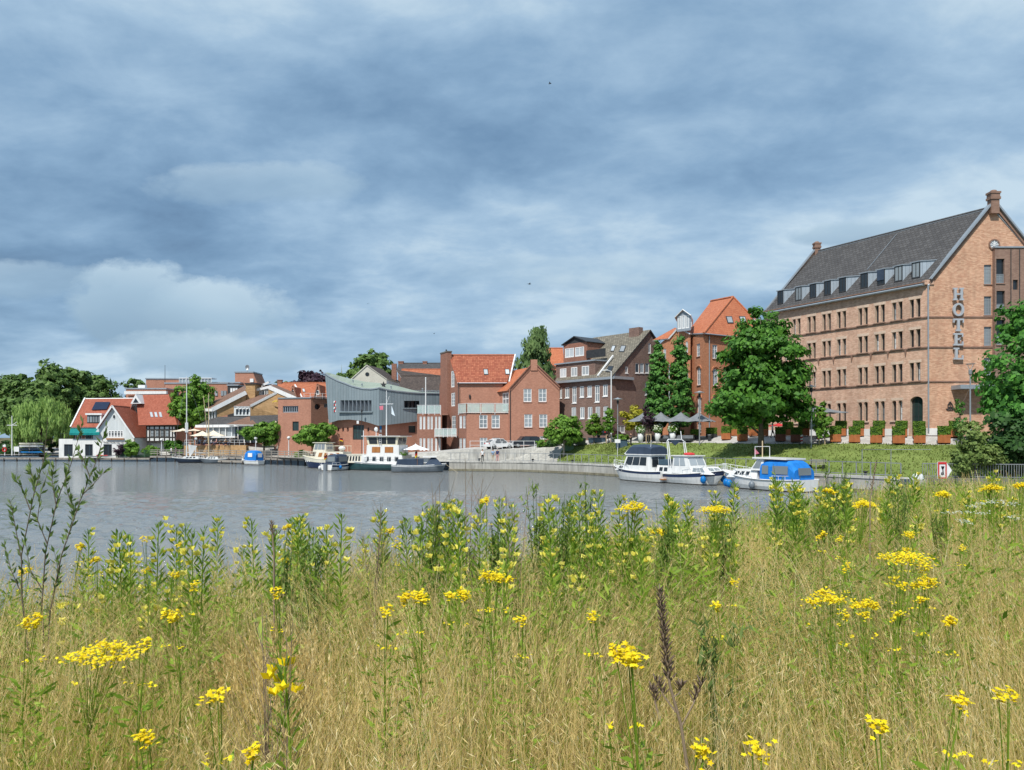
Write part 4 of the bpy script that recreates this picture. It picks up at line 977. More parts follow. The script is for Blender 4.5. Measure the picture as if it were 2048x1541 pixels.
def brown_house():
 A, B = V3((ax(1112, 119.3), 119.3, 0)), V3((ax(1224.5, 110.2), 110.2, 0)); w = Wall(A, B); back = V3((-w.n.x, -w.n.y, 0)); EZ = az(756.5, 110.2); hw = 8.1
 ap = B + back * hw; AZ = az(662, ap.y)
 t = thing('brown_brick_house', 'dark brown brick house with grey tiled roof, two stacked dormers and white windows', 'house', B + V3((0, 0, 4)))
 yy = lambda x, a, b: a + (b - a) * (x - 1120) / 90
 ops = []
 for i, (x0, x1) in enumerate(((1120, 1124), (1130, 1138.5), (1144.5, 1153), (1159.4, 1168), (1174.5, 1183.6), (1189.6, 1199), (1205.7, 1215.4))):
  tall = i in (2, 5); ops.append(w.rect(x0, yy(x0, 775.5, 769.5), x1, yy(x0, 797, 793) + (11 if tall else 0)))
 for x0, x1 in ((1143, 1152), (1160, 1169), (1175.4, 1184.5), (1191, 1200), (1206.6, 1216)): ops.append(w.rect(x0, yy(x0, 815.5, 813), x1, yy(x0, 838.5, 837)))
 w.open = ops; wallpart(t, w, 2.5, EZ, 'brick_brown', depth=.14)
 for o in ops: window(t, w, o, 2, 1 if o[3] - o[1] < 2 else 2, 'white_paint', 'glass_pale', depth=.1, bar=.1, fr=.13, sill='white_paint')
 course(t, w, EZ + .0, .34, .55, 'zinc_plain', -.2, w.L + .3, 'gutter_box')
 g2 = Wall(B, B + back * hw * 2); gz = [(0, 2.5), (hw * 2, 2.5), (hw * 2, EZ), (hw, AZ), (0, EZ)]
 g2.open = [g2.rect(1270.5, 727, 1278.5, 747), g2.rect(1280, 727, 1288, 747), g2.rect(1290.5, 727, 1298.5, 747), g2.rect(1250.5, 733.6, 1256, 747), g2.rect(1296.5, 687, 1302, 707), g2.rect(1290, 767, 1299, 791), g2.rect(1234, 851, 1250, 866)]
 wallpart(t, g2, 2.5, AZ, 'brick_brown', gz, .14, 'gable_wall')
 for i, o in enumerate(g2.open): window(t, g2, o, 1 if i < 5 else 2, 1, 'white_paint', 'glass_dark' if i == 0 else 'glass_pale', depth=.1, bar=.08, fr=.12, sill='white_paint')
 mb = MB(); mb.obox(g2.P(2.0, EZ + .08, .2), g2.d * 2.1, g2.n * .3, (0, 0, .2)); mb.build('eaves_return', 'zinc_plain', t)
 ov = w.d * .25; E0 = A + w.n * .45 + V3((0, 0, EZ + .12)); E1 = B + ov + w.n * .45 + V3((0, 0, EZ + .12)); R1 = B + back * hw + ov + V3((0, 0, AZ + .15)); R0 = A + back * hw + V3((0, 0, AZ + .15)); K0, K1 = A + back * (2 * hw + .4) + V3((0, 0, EZ)), B + ov + back * (2 * hw + .4) + V3((0, 0, EZ))
 mb = MB(); roof_slab(mb, [E0, E1, R1, R0], .2); roof_slab(mb, [R0, R1, K1, K0], .2); rf = mb.build('roof', ['tile_greybrown', 'steel_dark'], t)
 sl = (AZ - EZ) / hw
 def dormer(x0, x1, y0, y1, setback, wall_mat, wins, roof_pitch=0.0, name='dormer', rise=0.0):
  d = Wall(A - w.n * setback, B - w.n * setback); u0, _ = d.uv(x0, y0); u1, _ = d.uv(x1, y0); zt = (d.uv(x0, y0)[1]); zb = EZ + setback * sl - .1
  d.open = [d.rect(*r) for r in wins]; m = MB(); d.mesh(m, zb, zt, 0, .1, None, None, u0, u1); o = m.build(name, wall_mat, t)
  for r in d.open: window(o, d, r, 2, 1, 'white_paint', 'glass_curtain', depth=.05, bar=.12, fr=.13)
  m = MB(); k = (zt - EZ) / sl - setback
  for u in (u0, u1): m.face([d.P(u, zb), d.P(u, zt), d.P(u, zt, -k)])
  m.build('cheek', wall_mat, o)
  m = MB(); um = (u0 + u1) / 2; kk = (zt + rise - EZ) / sl - setback
  if rise:
   roof_slab(m, [d.P(u0 - .25, zt, .3), d.P(um, zt + rise, .3), d.P(um, zt + rise, -kk), d.P(u0 - .25, zt, -k)], .14); roof_slab(m, [d.P(um, zt + rise, .3), d.P(u1 + .25, zt, .3), d.P(u1 + .25, zt, -k), d.P(um, zt + rise, -kk)], .14)
   m.face([d.P(u0, zt), d.P(u1, zt), d.P(um, zt + rise)], 1)
  else: roof_slab(m, [d.P(u0 - .15, zt, .25), d.P(u1 + .15, zt, .25), d.P(u1 + .15, zt + .05, -k - .1), d.P(u0 - .15, zt + .05, -k - .1)], .2)
  m.build('dormer_roof', ['steel_dark', 'zinc_plain' if not rise else 'steel_dark'], o); return d, o, zt, u0, u1
 dormer(1112, 1190.5, 728, 758, .25, 'brick_brown', [(1120, 737.5, 1132.7, 756), (1142, 735, 1154.5, 754), (1163.6, 732.5, 1178, 751.5)])
 d, o, zt, u0, u1 = dormer(1127, 1174.5, 690, 720, 2.6, 'brick_red_dark', [(1130, 697, 1148, 715.5), (1150, 694.5, 1168, 713)], name='upper_dormer', rise=1.1)
 MB().obox(d.P(u1 + 2.0, zt - 2.0, .2), d.d * 2.0, d.n * .03, (0, 0, .6)).build('balcony_panel', 'steel_dark', o)
 tri = [E0, E1, R1]
 skylight(t, pix_rect(1238, 692, 1248, 705, tri, 5)); skylight(t, pix_rect(1221, 692, 1228, 704, tri, 4)); skylight(t, pix_rect(1211, 733, 1222, 745, tri, 6), mat_p='glass_dark')
 p = A + (B - A) * .82 + back * (hw - .6) + V3((0, 0, AZ - .4)); mb = MB(); mb.obox(p, w.d * 1.0, back * .45, (0, 0, 1.0)); mb.build('chimney', 'brick_brown', rf)
 pipe(t, w.P(w.L - .1, EZ - .2, .1), w.P(w.L - .1, 3, .1), .06, 'steel_white')
 mb = MB(); mb.bar(A + w.d * (w.L - 2.6) + w.n * .3 + V3((0, 0, EZ + .45)), A + w.d * (w.L - 2.6) - w.n * 3.0 + V3((0, 0, EZ + 3.65)), .2, .2); mb.build('verge_board', 'white_paint', rf)
brown_house()
def orange_house():
 C = V3((ax(1407, 103), 103, 0)); Lf = V3((ax(1374, 109), 109, 0)); Rt = V3((ax(1542, 110.5), 110.5, 0)); EZ = az(667, 103)
 t = thing('orange_brick_villa', 'tall orange brick villa with bright tiled hipped roof and arched white windows', 'house', C + V3((0, 0, 4)))
 wl, wr = Wall(Lf, C), Wall(C, Rt)
 wl.open = [wl.rect(1393, 688, 1400, 713.5), wl.rect(1394, 736, 1401.5, 771) + (.3,), wl.rect(1395, 794, 1402.5, 827) + (.3,), wl.rect(1395, 846, 1402.5, 866)]
 wr.open = [wr.rect(1425, 690, 1435, 718), wr.rect(1426, 738, 1436, 772) + (.4,), wr.rect(1450, 738, 1460, 772) + (.4,), wr.rect(1500, 738, 1510, 772) + (.4,), wr.rect(1426, 794, 1436, 828) + (.4,), wr.rect(1505, 690, 1515, 718)]
 for w, n in ((wl, 'side_wall'), (wr, 'front_wall')):
  wallpart(t, w, 3, EZ, 'brick_orange', depth=.18, name=n)
  for o in w.open:
   window(t, w, o[:4], 2, 3, 'white_paint', 'glass_pale', depth=.12, bar=.08, fr=.1, arch=o[4] if len(o) > 4 else 0, sill='brick_red_dark')
   if len(o) > 4:
    mb = MB(); uc = (o[0] + o[2]) / 2; r = (o[2] - o[0]) / 2 + .22
    for k in range(8):
     a0, a1 = math.pi * k / 8, math.pi * (k + 1) / 8; P = lambda a: w.P(uc + r * math.cos(a), o[3] - o[4] + .1 + (o[4] + .2) * math.sin(a), .04)
     mb.bar(P(a0), P(a1), .14, .16)
    mb.build('arch_moulding', 'brick_orange', t)
 b0, b1 = V3((ax(1318, 112), 112, 0)), V3((ax(1381, 106.2), 106.2, 0)); bw = Wall(b0, b1); ez2 = az(678, 110); az2 = az(657, 108.5); um = bw.uv(1356, 657)[0]
 bw.open = [bw.rect(1326.5, 698, 1332, 720), bw.rect(1371, 683, 1376, 706) + (.3,), bw.rect(1326.5, 748, 1332, 776) + (.3,), bw.rect(1371.5, 745, 1376.5, 776) + (.3,)]
 wallpart(t, bw, 3, az2, 'brick_orange', [(0, 3), (bw.L, 3), (bw.L, az(667, 106.2)), (um, az2), (0, ez2 - .6)], .15, 'bay_wall')
 for o in bw.open: window(t, bw, o[:4], 2, 3, 'white_paint', 'glass_pale', depth=.1, bar=.07, fr=.09, arch=o[4] if len(o) > 4 else 0, sill='brick_red_dark')
 mb = MB(); pk = at(1356, 654.5, 108.2); le = at(1336, 677, 109.9); re = at(1380.5, 666.5, 105.9); bk = V3((2.4, 3.6, 0))
 roof_slab(mb, [le, pk, pk + bk, le + bk], .2, 0, 1); roof_slab(mb, [pk, re, re + bk, pk + bk], .2, 0, 1)
 roof_slab(mb, [at(1304.5, 681, 112.3), le, at(1353, 657, 111.2), at(1350, 655.5, 116)], .2, 0, 1); mb.build('bay_roof', ['tile_bright', 'white_paint'], t)
 c0 = C + V3((-.1, -.5, EZ - .1)); l0 = at(1372, 669, 109.3); r0 = Rt + V3((.5, -.3, EZ - .1)); k0 = at(1466, 594.6, 112); k1 = at(1422, 603, 119)
 mb = MB(); roof_slab(mb, [l0, c0, k0, k1], .2); roof_slab(mb, [c0, r0, k0], .2); roof_slab(mb, [r0, r0 + V3((-7, 14, 0)), k1, k0], .2); roof_slab(mb, [l0, k1, r0 + V3((-7, 14, 0))], .2); rf = mb.build('roof', ['tile_bright', 'brick_red_dark'], t)
 for a, b in ((c0, k0), (k0, k1), (k0, r0)): MB().tube([a + V3((0, 0, .05)), b + V3((0, 0, .05))], .16, 6).build('ridge', 'tile_bright', rf)
 MB().tube([l0, c0, r0], .09, 6).build('gutter', 'zinc_plain', rf)
 tri = [c0, r0, k0]
 for x in (1453, 1479.5, 1505.5): skylight(t, pix_rect(x + 2, 633.5, x + 14, 647.5, tri, -4))
 Yd = 105.6; f0, f1 = V3((ax(1354, Yd + 1.6), Yd + 1.6, 0)), V3((ax(1381.5, Yd), Yd, 0)); dw = Wall(f0, f1); zb, zt, zp = az(661, Yd), az(631, Yd + .5), az(620, Yd + .8)
 ud = dw.L / 2; dw.open = [(.12 + i * (dw.L - .3) / 3, zb + .35, .12 + i * (dw.L - .3) / 3 + (dw.L - .3) / 3 - .08, zt) for i in range(3)]
 m = MB(); dw.mesh(m, zb, zp, 0, .08, [(0, zb), (dw.L, zb), (dw.L, zt), (ud, zp), (0, zt)]); o = m.build('zinc_dormer', 'zinc_plain', t)
 for q in dw.open: window(o, dw, q, 1, 1, 'white_paint', 'glass_curtain', depth=.05, fr=.1)
 bk = V3((1.55, 5.2, 0)); m = MB(); roof_slab(m, [dw.P(-.25, zt - .1, .3), dw.P(ud, zp + .1, .3), dw.P(ud, zp + .1, .3) + bk, dw.P(-.25, zt - .1, .3) + bk], .1); roof_slab(m, [dw.P(ud, zp + .1, .3), dw.P(dw.L + .25, zt - .1, .3), dw.P(dw.L + .25, zt - .1, .3) + bk, dw.P(ud, zp + .1, .3) + bk], .1); m.build('dormer_roof', ['zinc', 'white_paint'], o)
 m = MB(); m.face([dw.P(dw.L, zb), dw.P(dw.L, zt), dw.P(dw.L, zt) + bk, dw.P(dw.L, zt - .6) + bk]); m.build('cheek', 'zinc', o)
 m = MB(); p, q = dw.P(dw.L, zb + .5, .02) + bk * .05 + V3((.04, 0, 0)), dw.P(dw.L, zb + .5, .02) + bk * .62 + V3((.04, 0, 0)); h = zt - zb - .7
 m.bar(p, q + V3((0, 0, h * .55)), .12, .12); m.bar(p + V3((0, 0, h)), q + V3((0, 0, h)), .12, .12); m.bar(p, p + V3((0, 0, h)), .12, .12); m.bar((p + q) / 2 + V3((0, 0, h * .3)), (p + q) / 2 + V3((0, 0, h)), .1, .1); m.bar(p + V3((0, 0, h * .5)), (p + q) / 2 + V3((0, 0, h * .5)), .1, .1); m.build('side_glazing', 'white_paint', o)
 pipe(t, wr.P(1.0, EZ - .3, .12), wr.P(1.0, 4.5, .12), .07, 'zinc_plain')
orange_house()
def museum():
 t = thing('maritime_museum', 'curved blue grey metal clad museum with sweeping roof edge above a brick base', 'museum', (ax(758, 126), 126, 2))
 topL = [(650, 747), (658, 753), (676, 762), (690, 767), (702, 772), (715, 775.5), (727, 778), (742, 778.5), (751, 777.5), (758, 776)]
 topR = [(758, 776), (775, 780), (793, 782.5), (815, 785), (836, 786.5), (862, 787), (884, 787.3)]
 botL = [(650, 847), (657, 846), (676, 841), (698, 839.5), (723, 842), (738, 846), (753, 851), (758, 852)]
 botR = [(758, 852), (790, 848.5), (833, 843.5), (884, 839)]
 def ip(tab, x):
  for (a, b), (c, d) in zip(tab[:-1], tab[1:]):
   if x <= c: return b + (d - b) * max(0, (x - a)) / (c - a)
  return tab[-1][1]
 def Yp(x): return 130.5 - 4.5 * min(1, (x - 650) / 108) if x <= 758 else 126 + 6.5 * (x - 758) / 126
 wl = (680, 801, 743, 823); wr = (808, 802, 838.5, 816)
 def skin(x0, x1, top, bot, win, nm):
  xs = sorted(set([x0, x1, win[0], win[2]] + [x for x, _ in top] + [x for x, _ in bot if x0 <= x <= x1])); mb = MB()
  def P(x, y, lean=True):
   if x < 665 and lean:  # raking left edge
    e = max(0, (665 - x) / 15); k = max(0, min(1, (y - 747) / 100)); x = x + e * 7.5 * k
   return at(x, y, Yp(x))
  for a, b in zip(xs[:-1], xs[1:]):
   br = [(ip(top, a), ip(top, b)), (ip(bot, a), ip(bot, b))]
   if win[0] <= a and b <= win[2]: br = [br[0], (win[1], win[1]), (win[3], win[3]), br[1]]; segs = [(0, 1), (2, 3)]
   else: segs = [(0, 1)]
   for i, j in segs:
    n = 5
    for k in range(n):
     f0, f1 = k / n, (k + 1) / n; m_ = lambda f, q: br[i][q] * (1 - f) + br[j][q] * f
     mb.face([P(a, m_(f1, 0)), P(b, m_(f1, 1)), P(b, m_(f0, 1)), P(a, m_(f0, 0))])
  o = mb.build('metal_skin', 'museum_metal', t); bk = V3((0, 1.0, 0)); c = [P(win[0], win[1]), P(win[2], win[1]), P(win[2], win[3]), P(win[0], win[3])]
  mb = MB()
  for i in range(4): mb.face([c[i], c[(i + 1) % 4], c[(i + 1) % 4] + bk, c[i] + bk])
  r = mb.build('window_recess', 'museum_metal', o); MB().face([p + bk * .9 for p in c]).build('pane', 'glass_dark', r)
  return c, o
 c, o = skin(650, 758, topL, botL, wl, 'left')
 for i in range(8):
  f = (i + .1) / 8; p, q = c[0].lerp(c[1], f), c[3].lerp(c[2], f); d = (c[1] - c[0]).normalized()
  mb = MB(); mb.prism([p, q, q + d * .5 + V3((0, .8, 0)), p + d * .5 + V3((0, .8, 0))], d * .07); mb.build('fin', 'zinc_plain', t)
 mb = MB(); mb.bar(c[3] + V3((-.2, -.15, -.15)), c[2] + V3((.2, -.15, -.15)), .4, .14); mb.build('sill', 'museum_metal', t)
 c, o = skin(758, 884, topR, botR, wr, 'right')
 for i in (1, 2, 3): p, q = c[0].lerp(c[1], i / 4), c[3].lerp(c[2], i / 4); MB().bar(p + V3((0, .5, 0)), q + V3((0, .5, 0)), .14, .14).build('mullion', 'steel_dark', t)
 mb = MB(); mb.bar(c[3] + V3((-.2, -.12, -.12)), c[2] + V3((.2, -.12, -.12)), .3, .12); mb.build('sill', 'museum_metal', t)
 mb = MB(); bkp = [(650, 746), (664, 750), (690, 757.5), (727, 765), (758, 768), (782, 771), (808, 778), (832, 785), (884, 787)]; tops = topL + topR[1:]
 xs = [x for x, _ in tops]
 for a, b in zip(xs[:-1], xs[1:]):
  F0, F1 = at(a, ip(tops, a), Yp(a)), at(b, ip(tops, b), Yp(b)); K0, K1 = at(a + 4, ip(bkp, a) - 1, Yp(a) + 14), at(b + 4, ip(bkp, b) - 1, Yp(b) + 14)
  mb.face([F0, F1, K1, K0])
 mb.build('roof', 'museum_roof', t)
 for a, b in zip(tops[:-1], tops[1:]): MB().bar(at(*a, Yp(a[0]) - .05), at(*b, Yp(b[0]) - .05), .16, .18).build('roof_edge', 'zinc_plain', t)
 st = MB(); sc = at(767, 770, 131)
 for k in range(5): a = math.pi / 2 + k * 2 * math.pi / 5; st.prism([sc + V3((math.cos(a) * .62, 0, math.sin(a) * .62)), sc + V3((math.cos(a + .628) * .26, 0, math.sin(a + .628) * .26)), sc, sc + V3((math.cos(a - .628) * .26, 0, math.sin(a - .628) * .26))], (0, .1, 0))
 st.bar(sc - V3((0, 0, .4)), sc - V3((0, 0, 1.2)), .08, .08); st.build('roof_star', 'steel_dark', t)
 for (x, y) in ((706, 766), (724, 773), (782, 778), (845, 783)): MB().lathe([(.1, 0), (.1, .35), (.2, .4), (0, .55)], 8, at(x, y, Yp(x) + 3)).build('roof_vent', 'zinc_plain', t)
 for i in range(4):
  for j in range(2): p = at(668.5 + j * 2.6 + (i % 2) * .6, 804 + i * 6.2, Yp(669) - .12); mb = MB(); mb.prism([p + V3((-.14, 0, -.2)), p + V3((.12, 0, -.05)), p + V3((.14, 0, .2)), p + V3((-.1, 0, .1))], (0, .08, 0)); mb.build('logo_piece', 'paint_red' if (i + j) % 2 else 'cloth_white', t)
 L_ = Wall((ax(656, 131.5), 131.5), (ax(757.5, 127.2), 127.2)); R_ = Wall((ax(757.5, 127.2), 127.2), (ax(880, 133), 133))
 zb = 1.2
 L_.open = [L_.rect(705.5, 850.5, 728, 880)] + [L_.rect(x - 1.9, 855, x + 1.9, 864) + (.15,) for x in (676.5, 686, 695.5, 736.5)]
 R_.open = [R_.rect(817, 852, 831, 866)]
 for w, n in ((L_, 'left'), (R_, 'right')): wallpart(t, w, zb, az(838, 129), 'brick_red', depth=.3, name='base_wall')
 window(t, L_, L_.open[0], 4, 2, 'steel_dark', 'glass_green', depth=.2, name='entrance_door', bar=.14, fr=.14)
 for o in L_.open[1:]: window(t, L_, o[:4], 1, 1, 'brick_red_dark', 'glass_dark', depth=.2, arch=.15)
 window(t, R_, R_.open[0], 2, 1, 'steel_dark', 'glass_green', depth=.2)
 sg = thing('museum_sign', 'blue and white notice board on the museum brick wall', 'sign', R_.P(R_.uv(761, 865)[0], R_.uv(761, 865)[1], .06))
 a = R_.rect(758.8, 852.5, 763.5, 859.5); MB().box(R_.P(a[0], a[1], .12), R_.P(a[2], a[3], .04)).build('board', 'paint_blue', sg)
 a = R_.rect(758.8, 860, 763.5, 865.5); MB().box(R_.P(a[0], a[1], .12), R_.P(a[2], a[3], .04)).build('notice', 'cloth_white', sg)
 MB().bar(at(715.6, 842, 127.5), at(715.6, 848, 127.5), .35, .1).build('number_plate', 'cloth_white', t)
museum()
def brick_cube():
 t = thing('brick_annex', 'plain red brick block with round porthole opening and strip window', 'building', (ax(600, 137), 137, 1.5))
 a, b, c = (ax(556, 137), 137), (ax(622, 135.5), 135.5), (ax(660, 139), 139); w1, w2 = Wall(a, b), Wall(b, c); zt = az(798.5, 136)
 w1.open = [w1.rect(565.5, 812.5, 596.5, 825.5), w1.rect(585, 843.5, 597.5, 862)]; w2.open = [w2.rect(629, 808, 641, 820) + (0,), w2.rect(648, 807.5, 659, 815.5)]
 wallpart(t, w1, 1, zt, 'brick_red', depth=.3); wallpart(t, w2, 1, zt + .15, 'brick_red', depth=.3)
 window(t, w1, w1.open[0], 7, 1, 'zinc_plain', 'glass_dark', depth=.2, bar=.12, fr=.12); window(t, w1, w1.open[1], 2, 2, 'steel_dark', 'glass_green', depth=.2); window(t, w2, w2.open[1], 2, 1, 'zinc_plain', 'glass_pale', depth=.2)
 o = w2.open[0]; uc, vc, r = (o[0] + o[2]) / 2, (o[1] + o[3]) / 2, (o[2] - o[0]) / 2 - .01; mb = MB(); n = 24   # the square hole becomes a ring of brick round the porthole
 for k in range(n):
  a0, a1 = 2 * math.pi * k / n, 2 * math.pi * (k + 1) / n
  sq = lambda q: (max(-1, min(1, q[0] * 1.415)), max(-1, min(1, q[1] * 1.415)))
  p0, p1 = (math.cos(a0), math.sin(a0)), (math.cos(a1), math.sin(a1)); s0, s1 = sq(p0), sq(p1)
  hh = (o[3] - o[1]) / 2
  Q = lambda q, k_=1.0: w2.P(uc + q[0] * (o[2] - o[0]) / 2 * k_, vc + q[1] * hh * k_)
  mb.face([Q(s0), Q(s1), Q(p1, .97), Q(p0, .97)]); mb.face([Q(p0, .97), Q(p1, .97), Q(p1, .97) - w2.n * .5, Q(p0, .97) - w2.n * .5])
 mb.build('porthole_ring', 'brick_red_dark', t); MB().prism([w2.P(uc + r * math.cos(2 * math.pi * k / 20), vc + r * math.sin(2 * math.pi * k / 20), -.45) for k in range(20)], w2.n * .02).build('porthole_pane', 'glass_dark', t)
 MB().prism([V3((*a, zt)), V3((*b, zt)), V3((*c, zt)), V3((c[0], 152, zt)), V3((a[0] - 4, 152, zt))], (0, 0, .15)).build('roof', 'gravel_roof', t)
 MB().bar(V3((*a, zt + .2)), V3((*b, zt + .2)), .3, .16).build('parapet_cap', 'zinc_plain', t); MB().bar(V3((*b, zt + .3)), V3((*c, zt + .3)), .3, .16).build('parapet_cap', 'zinc_plain', t)
 railing('roof_railing', 'thin white railing on the roof of the brick block', [(ax(608, 138.5), 138.5), (ax(658, 140.5), 140.5)], zt + .2, 1.0, 1.1, 'steel_white', (1.0, .5), .025, .02)
brick_cube()
def gable_row(name, label, x0, x1, yb, ye, yr, Y, depth, wall, roof, over=.3, wins=(), cat='house', chim=(), hip=0.0, trimmed=None, gz=1.5):
 """eaves facing the harbour: px from x0 to x1, eave pixel ye, ridge pixel yr"""
 X0, X1 = ax(x0, Y), ax(x1, Y); EZ, RZ = az(ye, Y), az(yr, Y + depth / 2)
 t = thing(name, label, cat, ((X0 + X1) / 2, Y, gz)); w = Wall((X0, Y), (X1, Y)); w.open = [w.rect(*r[:4]) for r in wins]
 wallpart(t, w, gz - 1, EZ, wall, depth=.15)
 for o, r in zip(w.open, wins): window(t, w, o, r[4] if len(r) > 4 else 2, 1, 'white_paint', 'glass_pale', depth=.08, bar=.1, fr=.12)
 mb = MB()
 for X in (X0, X1): mb.face([(X, Y, gz - 1), (X, Y + depth, gz - 1), (X, Y + depth, EZ), (X, Y + depth / 2, RZ - .1), (X, Y, EZ)])
 mb.build('gable_wall', wall, t)
 mb = MB(); h = hip; e0, e1, r0, r1 = V3((X0 - over, Y - over, EZ)), V3((X1 + over, Y - over, EZ)), V3((X0 - over + h, Y + depth / 2, RZ)), V3((X1 + over - h, Y + depth / 2, RZ)); k0, k1 = V3((X0 - over, Y + depth + over, EZ)), V3((X1 + over, Y + depth + over, EZ))
 roof_slab(mb, [e0, e1, r1, r0], .18); roof_slab(mb, [r0, r1, k1, k0], .18)
 if h: roof_slab(mb, [e0, r0, k0], .18); roof_slab(mb, [e1, k1, r1], .18)
 rf = mb.build('roof', [roof, trimmed or 'brick_red_dark'], t)
 MB().tube([r0 + V3((0, 0, .03)), r1 + V3((0, 0, .03))], .13, 6).build('ridge', roof, rf)
 for (px, w_, hh) in chim: X = ax(px, Y + depth / 2); mb = MB(); mb.box((X - w_ / 2, Y + depth / 2 - .4, RZ - 1), (X + w_ / 2, Y + depth / 2 + .4, RZ + hh)); mb.box((X - w_ / 2 - .08, Y + depth / 2 - .48, RZ + hh), (X + w_ / 2 + .08, Y + depth / 2 + .48, RZ + hh + .15)); mb.build('chimney', 'brick_red_dark', rf)
 return t, w, (e0, e1, r1)
def old_rows():
 t, w, tri = gable_row('old_town_house', 'old orange roofed house with two dormer gables behind the brick block', 548, 662, 860, 798, 766, 168, 9, 'brick_red_dark', 'tile_orange', chim=((560, 1.0, .5),))
 for cx, y0, y1, wx in ((586, 773, 797, 6.5), (635.5, 769, 796, 7.5)):
  d = Wall((ax(cx - wx, 165), 165), (ax(cx + wx, 165), 165)); zt = az(y0, 165); zb = az(799, 165); d.open = [d.rect(cx - 3, 781, cx + 3, 790)]; m = MB(); d.mesh(m, zb, zt, 0, .1, [(0, zb), (d.L, zb), (d.L, zb + .6), (d.L / 2 + .3, zt), (d.L / 2 - .3, zt), (0, zb + .6)]); o = m.build('dormer_gable', 'brick_red_dark', t); window(o, d, d.open[0], 1, 1, 'white_paint', 'glass_dark', depth=.05, fr=.25)
  m = MB(); m.bar(d.P(0, zb + .5, .1), d.P(d.L / 2, zt + .1, .1), .25, .2); m.bar(d.P(d.L, zb + .5, .1), d.P(d.L / 2, zt + .1, .1), .25, .2); m.build('dormer_coping', 'brick_red', o)
  m = MB(); bk = V3((0, 6, 0)); roof_slab(m, [d.P(-.2, zb + .4, -.1), d.P(d.L / 2, zt, -.1), d.P(d.L / 2, zt, -.1) + bk, d.P(-.2, zb + .4, -.1) + bk], .12); roof_slab(m, [d.P(d.L / 2, zt, -.1), d.P(d.L + .2, zb + .4, -.1), d.P(d.L + .2, zb + .4, -.1) + bk, d.P(d.L / 2, zt, -.1) + bk], .12); m.build('dormer_roof', ['tile_orange', 'brick_red'], o)
 MB().bar(pix_on([(590, 771)], tri)[0] + V3((0, -.1, .1)), pix_on([(604, 796)], tri)[0] + V3((0, -.1, .1)), .3, .2).build('verge_strip', 'white_paint', t)
 skylight(t, pix_rect(606, 778, 611, 785, tri, -2))
 Y = 158; X = lambda px, y=Y: ax(px, y)
 t = thing('white_gable_house', 'cream plastered gable with round window and dark tiled roof behind the museum', 'house', (X(738), Y, 3)); w = Wall((X(703), Y), (X(773), Y)); zs, za = az(759, Y), az(731, Y); um = w.uv(733.5, 731)[0]
 wallpart(t, w, 2, za, 'cream_plaster', [(0, 2), (w.L, 2), (w.L, zs), (um, za), (0, zs)])
 c = w.P(*w.uv(734.5, 749), .05); MB().prism([c + V3((math.cos(2 * math.pi * k / 16) * .42, 0, math.sin(2 * math.pi * k / 16) * .42)) for k in range(16)], (0, .1, 0)).build('round_window', 'steel_dark', t); MB().prism([c + V3((math.cos(2 * math.pi * k / 16) * .28, -.03, math.sin(2 * math.pi * k / 16) * .28)) for k in range(16)], (0, .05, 0)).build('pane', 'glass_dark', t)
 bk = V3((1.5, 9, 0)); R0, E0, L0 = w.P(um, za + .12, .15), w.P(w.L + .2, zs, .15), w.P(-.2, zs, .15); mb = MB(); roof_slab(mb, [R0, E0, E0 + bk, R0 + bk], .15); roof_slab(mb, [L0, R0, R0 + bk, L0 + bk], .15); mb.build('roof', ['tile_dark', 'cream_plaster'], t)
 mb = MB(); p = at(788.5, 752, 164); mb.box((p.x - .5, p.y - .4, p.z - 1), (p.x + .5, p.y + .4, az(728, 164))); mb.build('chimney', 'brick_red_dark', t)
 mb = MB(); mb.face([w.P(w.L, 2), w.P(w.L, zs), w.P(w.L, zs) + bk, w.P(w.L, 2) + bk]); mb.build('side_wall', 'white_plaster', t)
 mb = MB(); roof_slab(mb, [at(792, 740, 160), at(818, 779, 155), at(880, 779, 156), at(880, 751, 164), at(806, 751, 164)][:4], .15); mb.build('side_roof', ['tile_dark', 'white_paint'], t)
 gable_row('terraced_house', 'low dark brown roofed house beside the museum roof', 800, 886, 800, 781, 752.5, 152, 8, 'white_plaster', 'tile_dark', trimmed='white_paint', gz=3)
 gable_row('terraced_house', 'long house with weathered orange tiles and grey ridge above the museum', 802, 890, 790, 753, 739, 168, 6, 'brick_red_dark', 'tile_orange', gz=3)
 gable_row('terraced_house', 'farthest long grey slate roof behind the museum', 796, 892, 790, 741, 727, 180, 7, 'brick_red_dark', 'tile_grey', chim=((802, 1.2, .3), (850, 1.0, .3)), gz=3)
 gable_row('terraced_house', 'bright red tiled roof peeping out between birch and brown house', 1096, 1126, 790, 741, 697, 140, 10, 'brick_red', 'tile_bright', gz=3)
 gable_row('old_town_house', 'small red roofed house half hidden behind the willow', 120, 170, 900, 820, 806, 186, 8, 'brick_red', 'tile_red', wins=((150, 824, 154, 834),), gz=2)
 sp = thing('church_spire', 'tiny distant green church spire on the skyline', 'spire', (ax(683, 320), 320, 8)); MB().lathe([(1.6, 0), (1.4, 19), (1.9, 19.3), (1.1, 21), (.5, 22.5), (.12, 25), (0, 27.5)], 8, (0, 0, 0)).build('spire_roof', 'museum_roof', sp, True)
old_rows()
